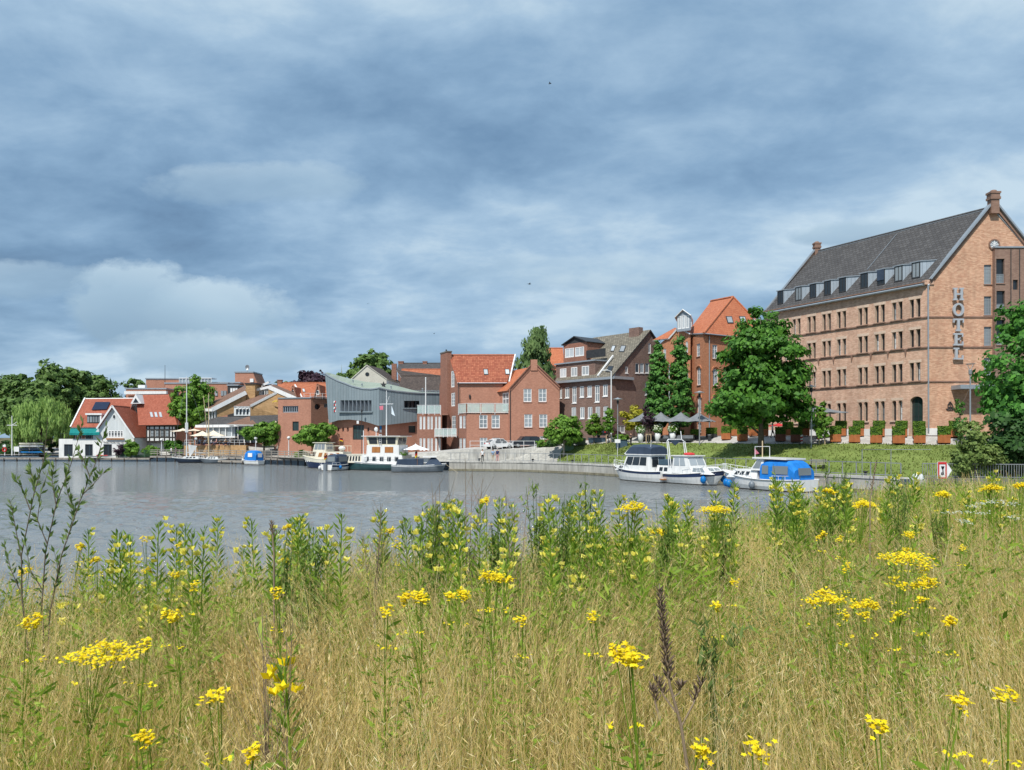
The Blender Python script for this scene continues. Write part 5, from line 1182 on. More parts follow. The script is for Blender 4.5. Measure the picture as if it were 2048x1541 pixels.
def office_block():
 t = thing('red_office_block', 'flat roofed red brick office block with rooftop glasshouse, stair tower and satellite dish', 'building', (ax(400, 186), 186, 3)); Y = 186
 def blk(x0, x1, yt, Y, d, mat='brick_red', nm='wing'):
  mb = MB(); mb.box((ax(x0, Y), Y, 2), (ax(x1, Y), Y + d, az(yt, Y))); o = mb.build(nm, mat, t); MB().box((ax(x0, Y) - .15, Y - .15, az(yt, Y)), (ax(x1, Y) + .15, Y + d, az(yt, Y) + .3)).build('parapet', 'zinc_plain', o); return o
 blk(330, 455, 768, 186, 12); blk(252, 332, 779, 180, 10); blk(292, 358, 759, 192, 10); blk(455, 476, 772, 184, 10, 'steel_dark'); blk(420, 480, 767, 190, 8, 'brick_red_dark')
 o = blk(470, 506, 746, 192, 7, 'brick_red', 'stair_tower'); mb = MB(); mb.prism([(ax(506, 192), 192, az(746, 192)), (ax(514, 192), 192, az(766, 192)), (ax(506, 192), 192, az(766, 192))], (0, 7, 0)); mb.build('sloping_wall', 'brick_red', o)
 MB().box((ax(500, 191.8), 191.7, az(765, 192)), (ax(507, 191.8), 191.9, az(758, 192))).build('plant_box', 'white_paint', o)
 ds = thing('satellite_dish', 'grey satellite dish on the office stair tower', 'dish', (ax(495, 193), 193, az(746, 193))); MB().tube([(0, 0, 0), (0, 0, .9)], .06, 6).build('mast', 'steel_grey', ds, True); mb = MB(); c = V3((0, -.1, 1.3))
 for k in range(12): a0, a1 = 2 * math.pi * k / 12, 2 * math.pi * (k + 1) / 12; mb.face([c + V3((0, .18, 0)), c + V3((math.cos(a0) * .55, -.05, math.sin(a0) * .7)), c + V3((math.cos(a1) * .55, -.05, math.sin(a1) * .7))])
 mb.build('reflector', 'steel_grey', ds, True)
 for i in range(10): x0 = 359 + i * 6.4; MB().box((ax(x0, 187), 187, az(768, 187)), (ax(x0 + 5.8, 187), 187.1, az(757.5, 187))).build('glass_panel', 'glass_pale', t)
 for i in range(11): x0 = 358.7 + i * 6.4; MB().bar((ax(x0, 186.9), 186.9, az(768, 187)), (ax(x0, 186.9), 186.9, az(756.5, 187)), .1, .1).build('glasshouse_post', 'steel_white', t)
 MB().box((ax(358, 186.8), 186.8, az(757.5, 187)), (ax(423.5, 186.8), 190, az(756, 187))).build('glasshouse_roof', 'steel_white', t)
 MB().box((ax(250, 179), 178.6, az(789, 179)), (ax(334, 179), 179.4, az(783, 179))).build('white_band', 'white_paint', t); MB().box((ax(280, 184), 183, az(783, 184)), (ax(294, 184), 184, az(771, 184))).build('roof_plant', 'white_paint', t)
 am = thing('radio_mast', 'thin dark aerial mast on the skyline above the red office', 'mast', (ax(330, 187), 187, az(775, 187))); MB().tube([(0, 0, 0), (0, 0, 5.4)], [.09, .04], 6).build('pole', 'steel_dark', am, True)
 for wx in (338, 352, 430, 442, 448): MB().box((ax(wx, 185.9), 185.8, az(792, 186)), (ax(wx + 5, 185.9), 185.95, az(782, 186))).build('window', 'glass_pale', t)
 for wx in (461, 466, 471): MB().box((ax(wx, 183.9), 183.8, az(785, 184)), (ax(wx + 4, 183.9), 183.95, az(777, 184))).build('window', 'white_paint', t)
office_block()
def restaurant():
 t = thing('waterside_restaurant', 'yellow brick restaurant of stepped brown roofs with broad white fascias', 'building', (ax(480, 150), 150, 2.5))
 def roof(pts, mat='tile_brown', th=.3): mb = MB(); roof_slab(mb, [at(*p) for p in pts], th); return mb.build('roof', [mat, 'white_paint'], t)
 def fascia(a, b, h=.55): p, q = at(*a), at(*b); mb = MB(); mb.bar(p, q, .14, h); return mb.build('fascia', 'white_paint', t)
 def quadw(pts, mat, nm='wall'): mb = MB(); mb.face([at(*p) for p in pts]); return mb.build(nm, mat, t)
 roof([(396, 818, 157), (424, 819, 152), (492, 784, 155), (489, 772, 164)]); fascia((396, 820, 156.9), (424.5, 820.5, 151.9)); fascia((424, 820, 151.9), (492, 785.5, 154.9), .8)
 quadw([(434, 836, 152.6), (491.5, 820, 155.2), (491.5, 787, 155.2), (434, 816, 152.6)], 'brick_yellow'); quadw([(398, 850, 157), (434, 850, 152.6), (434, 816, 152.6), (398, 817, 157)], 'glass_pale', 'glazed_wall')
 for i in range(5): f = i / 4; x, Y = 408 + 22 * f, 155.6 - 3.1 * f; MB().bar(at(x, 820, Y - .1), at(x, 842, Y - .1), .12, .12).build('mullion', 'steel_white', t)
 mb = MB(); mb.box((ax(491, 156), 156, az(812, 156)), (ax(510, 156), 160, az(769, 156))); mb.build('chimney_block', 'brick_yellow', t); MB().box((ax(489, 155.8), 155.8, az(769, 156)), (ax(513, 155.8), 160.3, az(766.5, 156))).build('chimney_cap', 'steel_dark', t)
 roof([(467, 813, 151), (501, 813, 149.5), (552, 787, 153), (511, 792, 158)]); fascia((501, 812.5, 149.4), (553, 786, 152.9), .45)
 quadw([(468, 832, 151.2), (500.5, 832, 149.8), (500.5, 812, 149.8), (468, 812, 151.2)], 'white_board', 'window_band')
 for i in range(4): f = i / 4; x, Y = 472 + 28 * f, 150.9 - 1.2 * f; mb = MB(); mb.box(at(x, 829, Y - .05), at(x + 4.6, 818, Y + .05)); o = mb.build('window', 'glass_dark', t); MB().box(at(x - .6, 818.5, Y - .5), at(x + 5.2, 816.8, Y - .05)).build('awning', 'canvas_white', o)
 quadw([(501, 832, 149.6), (560, 832, 152), (560, 793, 152), (553, 787, 153), (501, 813, 149.6)], 'brick_yellow')
 quadw([(511, 795, 158.5), (550, 795, 158.5), (550, 780, 158.5), (537, 776, 158.5), (511, 782, 158.5)], 'white_plaster'); MB().box(at(526, 791, 158.3), at(539, 782.5, 158.5)).build('window', 'glass_dark', t)
 for i in range(3): MB().bar(at(529.3 + i * 3.2, 791, 158.2), at(529.3 + i * 3.2, 782.5, 158.2), .12, .12).build('mullion', 'white_paint', t)
 fascia((508, 781.5, 157), (538, 774.5, 157.2), .5); fascia((538, 775, 157), (592, 798.5, 152.5), .8)
 roof([(508, 779.5, 158), (538, 773, 158), (546, 768, 166), (520, 772, 166)]); roof([(538, 774, 157.1), (592, 797.5, 152.6), (590, 786, 163), (548, 769, 166)])
 fascia((509, 779, 161), (537, 765, 161.5), .45); roof([(509, 776, 161.2), (537, 763.5, 161.6), (540, 763, 166), (520, 770, 167)], 'tile_grey')
 quadw([(537, 776, 157.2), (590, 800, 152.8), (590, 815, 152.8), (537, 815, 157.2)], 'brick_yellow')
 roof([(391, 852, 149), (468, 851, 145), (500, 834, 149), (432, 834, 153)], 'tile_grey', .25); fascia((391, 853, 148.9), (468, 852, 144.9), .5)
 roof([(452, 849, 144.6), (515, 850, 143.5), (498, 833, 148.5)], 'tile_brown', .2); roof([(500, 851, 144), (560, 851, 145), (560, 830, 149.5), (500, 832, 148)], 'tile_grey', .25); fascia((468, 851.5, 144.4), (590, 851, 144.8), .35)
 quadw([(412, 886, 148.2), (470, 886, 145.6), (470, 852, 145.6), (412, 853, 148.2)], 'glass_pale', 'glazed_wall'); quadw([(470, 886, 145.6), (585, 886, 146), (585, 851, 146), (470, 852, 145.6)], 'glass_dark', 'glazed_wall')
 for i in range(14): x = 414 + i * 12.4; Y = 148.0 - 2.6 * min(1, (x - 412) / 58); MB().bar(at(x, 886, Y - .15), at(x, 852, Y - .15), .13, .13).build('mullion', 'steel_white', t)
 MB().box(at(392, 889, 153), at(600, 856, 155)).build('back_wall', 'brick_red_dark', t)
 tt = thing('terrace_wall', 'yellow brick terrace wall with steps in front of the restaurant', 'wall', (ax(430, 144), 144, 1.2)); mb = MB(); mb.prism([at(368, 908, 149), at(438, 908, 144.5), at(492, 908, 142), at(492, 889, 142), at(438, 889, 144.5), at(368, 889, 149)][0:3] + [at(492, 908, 142)] and [at(368, 911, 149), at(438, 911, 144.5), at(492, 911, 142)] + [V3((ax(500, 148), 148, az(911, 145))), V3((ax(400, 153), 153, az(911, 149)))], (0, 0, az(891, 145) - az(911, 145))); mb.build('wall', 'brick_yellow', tt)
 for i in range(7):
  mb = MB(); Y = 137 + i * 1.1; mb.box((ax(545 + i * 1.5, Y), Y, 1.1), (ax(600, Y), Y + 1.3, 1.5 + i * .28)); mb.build('step', 'stone_grey', tt)
 mb = MB(); mb.prism([at(492, 911, 141), at(545, 911, 138), at(545, 898, 142), at(492, 893, 145)], (0, 1, 0)); mb.build('rock_slope', 'stone_grey', tt)
 railing('terrace_railing', 'white steel railing along the restaurant terrace edge', [(ax(370, 149), 148.9), (ax(438, 144.5), 144.4), (ax(492, 142), 141.9)], az(891, 145), 1.0, 1.2, 'steel_white', (1.0, .5), .02, .02)
 MB().box(at(420, 876, 147), at(470, 873, 144)).build('awning', 'canvas_white', t)
 nm = [((545, 805), (551, 801.5)), ((551, 801.5), (556, 802.5)), ((556, 803), (564, 798.5)), ((548, 804), (560, 802))]
 sg = thing('gold_script_sign', 'yellow handwritten style sign on the yellow brick restaurant wall', 'sign', at(553, 802, 151.5)); mb = MB()
 for a, b in nm: mb.bar(at(*a, 151.4), at(*b, 151.4), .2, .16)
 mb.build('script', 'gold', sg)
restaurant()
def boathouse():
 t = thing('rowing_boathouse', 'white boathouse with red tiled roofs, boarded gable, teal awning and solar panel', 'building', (ax(230, 150), 150, 1)); Y = 150
 gw = Wall((ax(186, Y), Y), (ax(268.5, Y), Y)); zs, za = az(872, Y), az(812, Y); um = gw.uv(227, 812)[0]; zm = az(876, Y)
 gw.open = [gw.rect(216, 861, 247, 876)]
 wallpart(t, gw, zm - .25, za, 'white_board', [(0, zm - .25), (gw.L, zm - .25), (gw.L, zs), (um, za), (0, zs)], .15, 'boarded_gable')
 window(t, gw, gw.open[0], 5, 3, 'white_paint', 'glass_dark', depth=.05, bar=.22, fr=.2, muntin=.4)
 MB().box(gw.P(gw.open[0][0] - .2, gw.open[0][1] - .35, .35), gw.P(gw.open[0][2] + .2, gw.open[0][1] - .1, .05)).build('flower_box', 'timber_varnish', t)
 c = gw.P(*gw.uv(228.5, 834), .05); MB().prism([c + V3((math.cos(2 * math.pi * k / 16) * .3, 0, math.sin(2 * math.pi * k / 16) * .5)) for k in range(16)], (0, .1, 0)).build('oval_window', 'white_paint', t); MB().prism([c + V3((math.cos(2 * math.pi * k / 16) * .2, -.04, math.sin(2 * math.pi * k / 16) * .38)) for k in range(16)], (0, .06, 0)).build('oval_pane', 'glass_dark', t)
 w = Wall((ax(118, Y), Y - .05), (ax(268, Y), Y - .05)); w.open = [w.rect(128, 889, 145.5, 913), w.rect(170, 889, 185.5, 913), w.rect(207, 889, 223.7, 913), w.rect(240, 889, 256, 913)]
 wallpart(t, w, .3, zm - .22, 'white_plaster', depth=.3, name='ground_floor')
 for o in w.open: window(t, w, o, 2, 1, 'paint_bluegrey', 'glass_dark', depth=.2, name='boat_door', bar=.06)
 MB().box((ax(118, Y), Y, zm - .3), (ax(268, Y), Y + 8, zm - .25)).build('balcony_floor', 'concrete_pale', t)
 bk = V3((0, 8, 0)); R0, E1, E0 = gw.P(um, za + .15, .5), gw.P(gw.L + .25, zs - .3, .5), gw.P(-.2, zs - .2, .5)
 mb = MB(); roof_slab(mb, [R0, E1, E1 + bk, R0 + bk], .2); roof_slab(mb, [E0 + V3((1.2, 0, 1.75)), R0, R0 + bk, E0 + V3((1.2, 0, 1.75)) + bk], .2); mb.build('gable_roof', ['tile_red', 'tile_red'], t)
 for a, b in ((R0, E1), (R0, E0 + V3((1.2, 0, 1.75)))): MB().bar(a + V3((0, -.05, -.15)), b + V3((0, -.05, -.15)), .1, .3).build('bargeboard', 'white_paint', t)
 sw = Wall((ax(268.5, Y), Y), (ax(268.5, Y), Y + 8)); wallpart(t, sw, .3, zs, 'white_plaster', name='side_wall')
 e0, e1, r0, r1 = at(142, 855, 152.5), at(205, 855, 152.5), at(171, 797, 158), at(268, 796, 158); e2 = V3((r1.x + .8, 152.5, e0.z))
 mb = MB(); roof_slab(mb, [e0, e2, r1, r0], .2); roof_slab(mb, [r0, r1, V3((r1.x, 164, e0.z)), V3((e0.x, 164, e0.z))], .2); mb.build('main_roof', ['tile_red', 'white_paint'], t)
 MB().bar(r0 + V3((-.1, 0, .08)), e0 + V3((-.1, 0, .08)), .25, .2).build('verge', 'white_paint', t); tri = [e0, e2, r1]
 mb = MB(); P = pix_on([(184, 821.5), (214, 820.5), (221, 806), (192, 806)], tri); n = (P[1] - P[0]).cross(P[2] - P[0]).normalized(); n = n if n.z > 0 else -n; mb.prism([p + n * .15 for p in P], n * .1); mb.build('solar_panel', 'solar', t)
 mb = MB(); mb.face([(e0.x, 154, .3), (e0.x, 162, .3), (e0.x, 162, e0.z), (e0.x, 158, r0.z - .2), (e0.x, 154, e0.z)]); mb.build('end_wall', 'brick_red', t)
 w3 = Wall((e0.x, 154), (ax(206, 154), 154)); w3.open = [w3.rect(150, 866, 163, 882), w3.rect(170, 866, 190, 882)]; wallpart(t, w3, zm - .3, e0.z + .1, 'brick_red_dark', name='balcony_wall')
 for o in w3.open: window(t, w3, o, 3, 1, 'white_paint', 'glass_dark', depth=.1)
 d = Wall((ax(172, 153.2), 153.2), (ax(203, 153.2), 153.2)); a = d.rect(174, 830.5, 201, 847.5); MB().box(d.P(a[0], a[1], 0), d.P(a[2], a[3], -2)).build('dormer', 'steel_dark', t); MB().box(d.P(a[0] - .2, a[3], .3), d.P(a[2] + .4, a[3] + .35, -3)).build('dormer_roof', 'white_paint', t); MB().box(d.P(a[2] - .05, a[1], .15), d.P(a[2] + .25, a[3], -.3)).build('dormer_post', 'white_paint', t)
 for i in range(5): u = a[0] + (a[2] - a[0]) * (i + .5) / 5; MB().box(d.P(u - .2, a[1] + .25, .06), d.P(u + .2, a[3] - .2, .01)).build('dormer_pane', 'glass_pale', t)
 f0, f1, h0, h1 = at(277, 851, 152), at(354, 850, 152), at(272, 789, 158), at(337, 788, 158); mb = MB(); roof_slab(mb, [f0, f1, h1, h0], .2); roof_slab(mb, [f1, V3((f1.x, 164, f1.z)), h1], .2); roof_slab(mb, [h0, h1, V3((f1.x, 164, f1.z)), V3((f0.x, 164, f0.z))], .2); mb.build('wing_roof', ['tile_red', 'timber_dark'], t); tri = [f0, f1, h1]
 mb = MB(); mb.face([f0, h0, V3((f0.x, 164, f0.z))]); mb.build('wing_gable', 'brick_red', t)
 for x in (300, 309, 318): skylight(t, pix_rect(x + 2, 825, x + 7, 835, tri, -2.5), mat_f='zinc_plain')
 p = [at(261, 808, 154.8), at(283, 807.5, 154.8), at(271, 789, 154.8)]; mb = MB(); mb.prism(p, (0, 3, 0)); o = mb.build('triangle_dormer', 'white_paint', t); c = (p[0] + p[1] + p[2]) / 3; MB().prism([c + (q - c) * .5 + V3((0, -.06, -.1)) for q in p], (0, .05, 0)).build('pane', 'glass_dark', o)
 hw = Wall((ax(293, 152.6), 152.6), (ax(351, 152.6), 152.6)); z0, z1 = az(884, 152.6), az(852, 152.6); hw.open = [hw.rect(x, 861, x + 6.5, 874) for x in (301, 311, 321, 331)]; wallpart(t, hw, z0, z1, 'white_plaster', depth=.1, name='timbered_wall')
 for o in hw.open: window(t, hw, o, 1, 2, 'timber_dark', 'glass_pale', depth=.05)
 for x in (293.5, 299, 308.8, 319, 329, 339, 345, 350.5): u = hw.uv(x, 860)[0]; MB().box(hw.P(u - .12, z0, .06), hw.P(u + .12, z1, 0)).build('timber_post', 'timber_dark', t)
 for z in (z0 + .1, z0 + .9, z1 - .75, z1 - .1): MB().box(hw.P(0, z - .1, .07), hw.P(hw.L, z + .1, 0)).build('timber_beam', 'timber_dark', t)
 MB().box(hw.P(0, z0 - .15, 0), hw.P(hw.L, z0, -6)).build('bay_floor', 'timber_dark', t); MB().box(hw.P(.3, .8, -1.2), hw.P(hw.L, z0 - .15, -6)).build('lower_wall', 'white_plaster', t)
 aw = at(141, 857.5, 152.2), at(200, 857.5, 152.2), at(199, 866.5, 149.3), at(139, 866.5, 149.3); mb = MB(); mb.prism(aw, (0, 0, -.06)); mb.build('awning', 'canvas_teal', t); MB().box(aw[3] + V3((0, -.03, -.4)), aw[2] + V3((0, .03, 0))).build('awning_valance', 'canvas_teal', t)
 for i in range(14): x = 122 + i * 5; MB().bar((ax(x, 150.2), 150.2, zm - .25), (ax(x, 150.2), 150.2, zm + .85), .05, .05).build('baluster', 'steel_dark', t)
 MB().bar((ax(120, 150.2), 150.2, zm + .85), (ax(190, 150.2), 150.2, zm + .85), .07, .06).build('handrail', 'steel_dark', t)
 cu = bpy.data.curves.new('lettering', 'FONT'); cu.body = 'Ruder-Verein Leer von 1903'; cu.size = .42; cu.extrude = .02; cu.align_x = 'CENTER'
 cu.resolution_u = 2; o = bpy.data.objects.new('lettering', cu); COL.objects.link(o); bpy.context.view_layer.update()
 me = bpy.data.meshes.new_from_object(o.evaluated_get(bpy.context.evaluated_depsgraph_get())); bpy.data.objects.remove(o); me.materials.clear(); me.materials.append(MATS['steel_dark'])
 o = mesh_obj('lettering', me, t); p = at(232, 886, 149.8); o.location = p - ORI[t.name]; o.rotation_euler = (math.pi / 2, 0, 0)
boathouse()
# ---------------------------------------------------------------- boats
def hull(t, L, B, fs, fm, fb, draft=.35, tr=.8, mats=('gel_navy', 'gel_white', 'antifoul'), stripe=.25, rake=.9, n=18, boot=.09, deck='gel_white'):
 def half(s): return B / 2 * ((tr + (1 - tr) * math.sin(math.pi / 2 * s / .42)) if s < .42 else max(0.012, 1 - ((s - .42) / .58) ** 2.3))
 def sheer(s): a = 2 * fs + 2 * fb - 4 * fm; b = -3 * fs - fb + 4 * fm; return a * s * s + b * s + fs
 mb = MB(); rowsv = []
 for i in range(n + 1):
  s = i / n; zt = sheer(s); hb = half(s); zk = -draft * (1 - max(0, (s - .7) / .3) ** 2)
  lv = [(zt, 1.0), (zt - stripe * zt * .5, .985), (zt - stripe * zt, .965), (max(boot + .02, zt * .4), .90), (boot, .80), (boot - .07, .77), (zk, .12)]
  rowsv.append([(-L / 2 + L * s - rake * (1 - max(0, z) / zt) * s ** 5, hb * f, z) for z, f in lv])
 mi = [0, 0, 1, 1, 2, 2]
 for i in range(n):
  for r in range(6):
   a, b, c, d = rowsv[i][r], rowsv[i + 1][r], rowsv[i + 1][r + 1], rowsv[i][r + 1]
   mb.face([a, b, c, d], mi[r]); mb.face([(p[0], -p[1], p[2]) for p in (d, c, b, a)], mi[r])
 st = rowsv[0]
 for r in range(6): mb.face([st[r], st[r + 1], (st[r + 1][0], -st[r + 1][1], st[r + 1][2]), (st[r][0], -st[r][1], st[r][2])], mi[r] if r > 1 else 1)
 h = mb.build('hull', list(mats), t, True, smooth=False)
 mb = MB()
 for i in range(n):
  a, b = rowsv[i][0], rowsv[i + 1][0]; mb.face([(a[0], -a[1], a[2] - .06), (b[0], -b[1], b[2] - .06), (b[0], b[1], b[2] - .06), (a[0], a[1], a[2] - .06)])
 mb.build('deck', deck, t, True)
 mb = MB()
 for sg in (1, -1): mb.tube([(r[0][0], sg * r[0][1], r[0][2]) for r in rowsv], .045, 5)
 mb.build('gunwale', 'white_paint' if deck == 'gel_white' else deck, t, True)
 return half, sheer
class House:
 def __init__(s, t, name, mat, x0, x1, w, z0, z1, rf=.3, rb=.1, tum=.1, roof=None, over=.12):
  s.b = [V3((x0, -w / 2, z0)), V3((x1, -w / 2, z0)), V3((x1, w / 2, z0)), V3((x0, w / 2, z0))]
  s.t_ = [V3((x0 + rb, -w / 2 + tum, z1)), V3((x1 - rf, -w / 2 + tum, z1)), V3((x1 - rf, w / 2 - tum, z1)), V3((x0 + rb, w / 2 - tum, z1))]
  s.t = t; mb = MB(); mb.poly(s.b + s.t_, [(0, 1, 5, 4), (1, 2, 6, 5), (2, 3, 7, 6), (3, 0, 4, 7), (4, 5, 6, 7)]); s.o = mb.build(name, mat, t, True)
  if roof:
   c = sum(s.t_, V3()) / 4; P = [c + V3(((p.x - c.x) + math.copysign(over, p.x - c.x), (p.y - c.y) + math.copysign(over * .6, p.y - c.y), 0)) for p in s.t_]; MB().prism(P, (0, 0, .09)).build('roof', roof, t, True)
 FACE = {'S': (0, 1), 'F': (1, 2), 'P': (2, 3), 'B': (3, 0)}
 def pt(s, f, u, v, out=.015):
  a, b = s.FACE[f]; B0, B1, T0, T1 = s.b[a], s.b[b], s.t_[a], s.t_[b]; p = (B0.lerp(B1, u)).lerp(T0.lerp(T1, u), v)
  n = (B1 - B0).cross(T0 - B0).normalized(); return p + n * out
 def win(s, f, u0, u1, v0, v1, mat='glass_dark', name='window', frame='white_paint', fw=.06):
  P = [s.pt(f, u, v, .004) for u, v in ((u0, v0), (u1, v0), (u1, v1), (u0, v1))]; n = (P[1] - P[0]).cross(P[3] - P[0]).normalized()
  MB().prism(P, n * .025).build(name, mat, s.t, True)
 def row(s, f, n, u0, u1, v0, v1, gap=.12, mat='glass_dark', name='window'):
  d = (u1 - u0) / n
  for i in range(n): s.win(f, u0 + d * (i + gap / 2), u0 + d * (i + 1 - gap / 2), v0, v1, mat, name)
def pulpit(t, half, sheer, L, s0, s1, h=.55, n=6, mat='steel_white'):
 for sg in (1, -1):
  pts = []
  for i in range(n + 1):
   s = s0 + (s1 - s0) * i / n; x = -L / 2 + L * s; p = V3((x, sg * half(s) * .94, sheer(s))); pts.append(p + V3((0, 0, h)))
   MB().tube([p, p + V3((0, 0, h))], .018, 5).build('stanchion', mat, t, True)
  MB().tube(pts, .02, 5).build('rail', mat, t, True)
def fender(t, p, mat='fender_blue', r=.2): mb = MB(); mb.ball(p, (r, r, r * 1.25), 10); mb.tube([(p[0], p[1], p[2] + r), (p[0], p[1], p[2] + r * 2.6)], .015, 4); mb.build('fender', mat, t, True, True)
def flag(t, p, cols, w=.7, h=.45, pole=1.2, dirx=-1):
 MB().tube([p, p + V3((0, 0, pole))], .02, 5).build('flag_staff', 'timber_varnish', t, True)
 k = len(cols)
 for i, c in enumerate(cols):
  z1 = p.z + pole - i * h / k; z0 = z1 - h / k; mb = MB(); m = 5
  for j in range(m):
   a, b = j / m, (j + 1) / m; Q = lambda f: (p.x + dirx * w * f, p.y + .09 * math.sin(f * 7 + i * .3)); A, B_ = Q(a), Q(b)
   mb.face([(A[0], A[1], z0 - a * .18), (B_[0], B_[1], z0 - b * .18), (B_[0], B_[1], z1 - b * .18), (A[0], A[1], z1 - a * .18)])
  mb.build('flag_stripe', c, t, True)
def canopy(t, name, mat, x0, x1, w, z0, z1, n=8, m=6, front=.5, back=.35, windows=()):
 """soft rounded canvas cover"""
 mb = MB(); R = []
 for i in range(n + 1):
  s = i / n; x = x0 + (x1 - x0) * s; e = min(1, s / .28 + .0); e2 = min(1, (1 - s) / .28)
  hh = z0 + (z1 - z0) * (1 - (1 - e) ** 2 * back) * (1 - (1 - e2) ** 2 * front)
  ring = []
  for j in range(m + 1):
   a = math.pi * j / m; c, q = math.cos(a), math.sin(a); ring.append((x, w / 2 * math.copysign(abs(c) ** .35, c), z0 + (hh - z0) * q ** .45))
  R.append(ring)
 for i in range(n):
  for j in range(m): mb.face([R[i][j], R[i + 1][j], R[i + 1][j + 1], R[i][j + 1]])
 mb.face(R[0]); mb.face(R[-1][::-1]); return mb.build(name, mat, t, True)
HDG = math.atan2(.847, -.532)
def boat_flybridge():
 t = thing('motor_cruiser', 'white motor cruiser with navy canvas roof and navy hull stripe, stern to the viewer', 'boat', (13.5, 81.2, 0), HDG); L = 8.6
 half, sheer = hull(t, L, 2.9, 1.15, 1.12, 1.55, stripe=.24, rake=1.2)
 h = House(t, 'cabin', 'gel_white', -2.9, 1.6, 2.4, 1.05, 2.75, .75, .15, .16, 'gel_white', .2)
 h.row('S', 3, .05, .86, .38, .88, .1); h.row('P', 3, .05, .86, .38, .88, .1); h.row('F', 3, .06, .94, .35, .9, .1); h.row('B', 2, .08, .92, .3, .9, .12)
 f = House(t, 'fore_cabin', 'gel_white', 1.4, 3.0, 1.9, 1.1, 1.65, .9, 0, .15); f.row('S', 2, .1, .7, .3, .8, .2); f.row('P', 2, .1, .7, .3, .8, .2)
 canopy(t, 'flybridge_cover', 'canvas_navy', -2.9, 1.0, 2.3, 2.8, 3.85, front=.75, back=.25)
 s = House(t, 'flybridge_screen', 'gel_white', .3, 1.35, 2.1, 2.82, 3.35, .6, 0, .1); s.win('F', .1, .9, .2, .85, 'glass_pale', 'screen')
 MB().box((-4.75, -1.15, .32), (-4.2, 1.15, .42)).build('swim_platform', 'timber_varnish', t, True); MB().box((-4.36, -1.0, .42), (-4.3, -.45, 1.1)).build('transom_door', 'gel_cream', t, True)
 MB().box((-4.38, -.4, .72), (-4.345, .9, .84)).build('transom_stripe', 'hull_grey', t, True)
 pulpit(t, half, sheer, L, .55, .99, .6); MB().tube([(-2.6, .9, 2.8), (-2.7, .9, 4.3)], .03, 5).build('aerial', 'steel_white', t, True); MB().tube([(-3.3, -.9, 1.1), (-3.5, -.9, 3.4)], .03, 5).build('ensign_pole', 'steel_white', t, True)
 fender(t, V3((-1, -1.6, .7)), 'rubber', .18)
def boat_arch():
 t = thing('motor_cruiser', 'white motor cruiser with tall radar arch and raked windscreen, bow towards viewer', 'boat', (17.7, 75.6, 0), HDG + math.pi); L = 8.8
 half, sheer = hull(t, L, 3.0, 1.0, 1.02, 1.5, stripe=.34, rake=1.3)
 h = House(t, 'wheelhouse', 'gel_white', -1.6, 1.1, 2.5, 1.05, 2.72, .75, .1, .18, 'gel_white', .22); h.row('S', 2, .08, .8, .45, .9, .14, 'glass_pale'); h.row('P', 2, .08, .8, .45, .9, .14, 'glass_pale'); h.row('F', 2, .06, .94, .48, .92, .08, 'glass_pale', 'windscreen')
 f = House(t, 'fore_cabin', 'gel_white', .9, 3.4, 2.2, 1.05, 1.75, .9, 0, .2); f.row('S', 3, .06, .8, .3, .82, .15, 'glass_pale'); f.row('P', 3, .06, .8, .3, .82, .15, 'glass_pale'); f.row('F', 2, .1, .9, .25, .8, .2, 'glass_pale')
 a = House(t, 'aft_cabin', 'gel_white', -3.9, -1.6, 2.4, 1.0, 1.75, .05, .1, .12); a.row('S', 2, .15, .75, .25, .75, .3); a.row('P', 2, .15, .75, .25, .75, .3)
 MB().box((-3.6, -1.1, 1.8), (-1.9, 1.1, 2.35)).build('aft_cover', 'paint_bluegrey', t, True)
 for sg in (-1, 1):
  for dx in (0, .32): MB().tube([(-2.0 + dx, sg * 1.2, 1.7), (-2.35 + dx * .6, sg * 1.12, 4.2)], .045, 6).build('arch_leg', 'steel_white', t, True)
 MB().tube([(-2.32, -1.12, 4.2), (-2.4, -.9, 4.36), (-2.4, .9, 4.36), (-2.32, 1.12, 4.2)], .06, 6).build('arch_top', 'steel_white', t, True)
 MB().prism([(-2.38, -.85, 4.28), (-2.38, .85, 4.28), (-2.38, 0, 3.75)], (.05, 0, 0)).build('folded_bimini', 'canvas_navy', t, True); MB().tube([(-2.4, .95, 4.3), (-2.6, 1.0, 5.2)], .04, 5).build('light_mast', 'steel_white', t, True)
 MB().ball((-.6, .2, 2.92), (.7, .45, .16), 10).build('roof_cushion', 'canvas_red', t, True)
 pulpit(t, half, sheer, L, .5, .99, .62, 7); fender(t, V3((2.6, -1.2, .55)), 'fender_blue', .3); fender(t, V3((3.0, 1.05, .6)), 'fender_blue', .28)
 for x in (.2, -3.2):
  mb = MB()
  for k in range(14): a0, a1 = 2 * math.pi * k / 14, 2 * math.pi * (k + 1) / 14; mb.tube([(x + .24 * math.cos(a0), 1.6, .72 + .24 * math.sin(a0)), (x + .24 * math.cos(a1), 1.6, .72 + .24 * math.sin(a1))], .1, 5, 0, False)
  mb.build('tyre_fender', 'rubber', t, True)
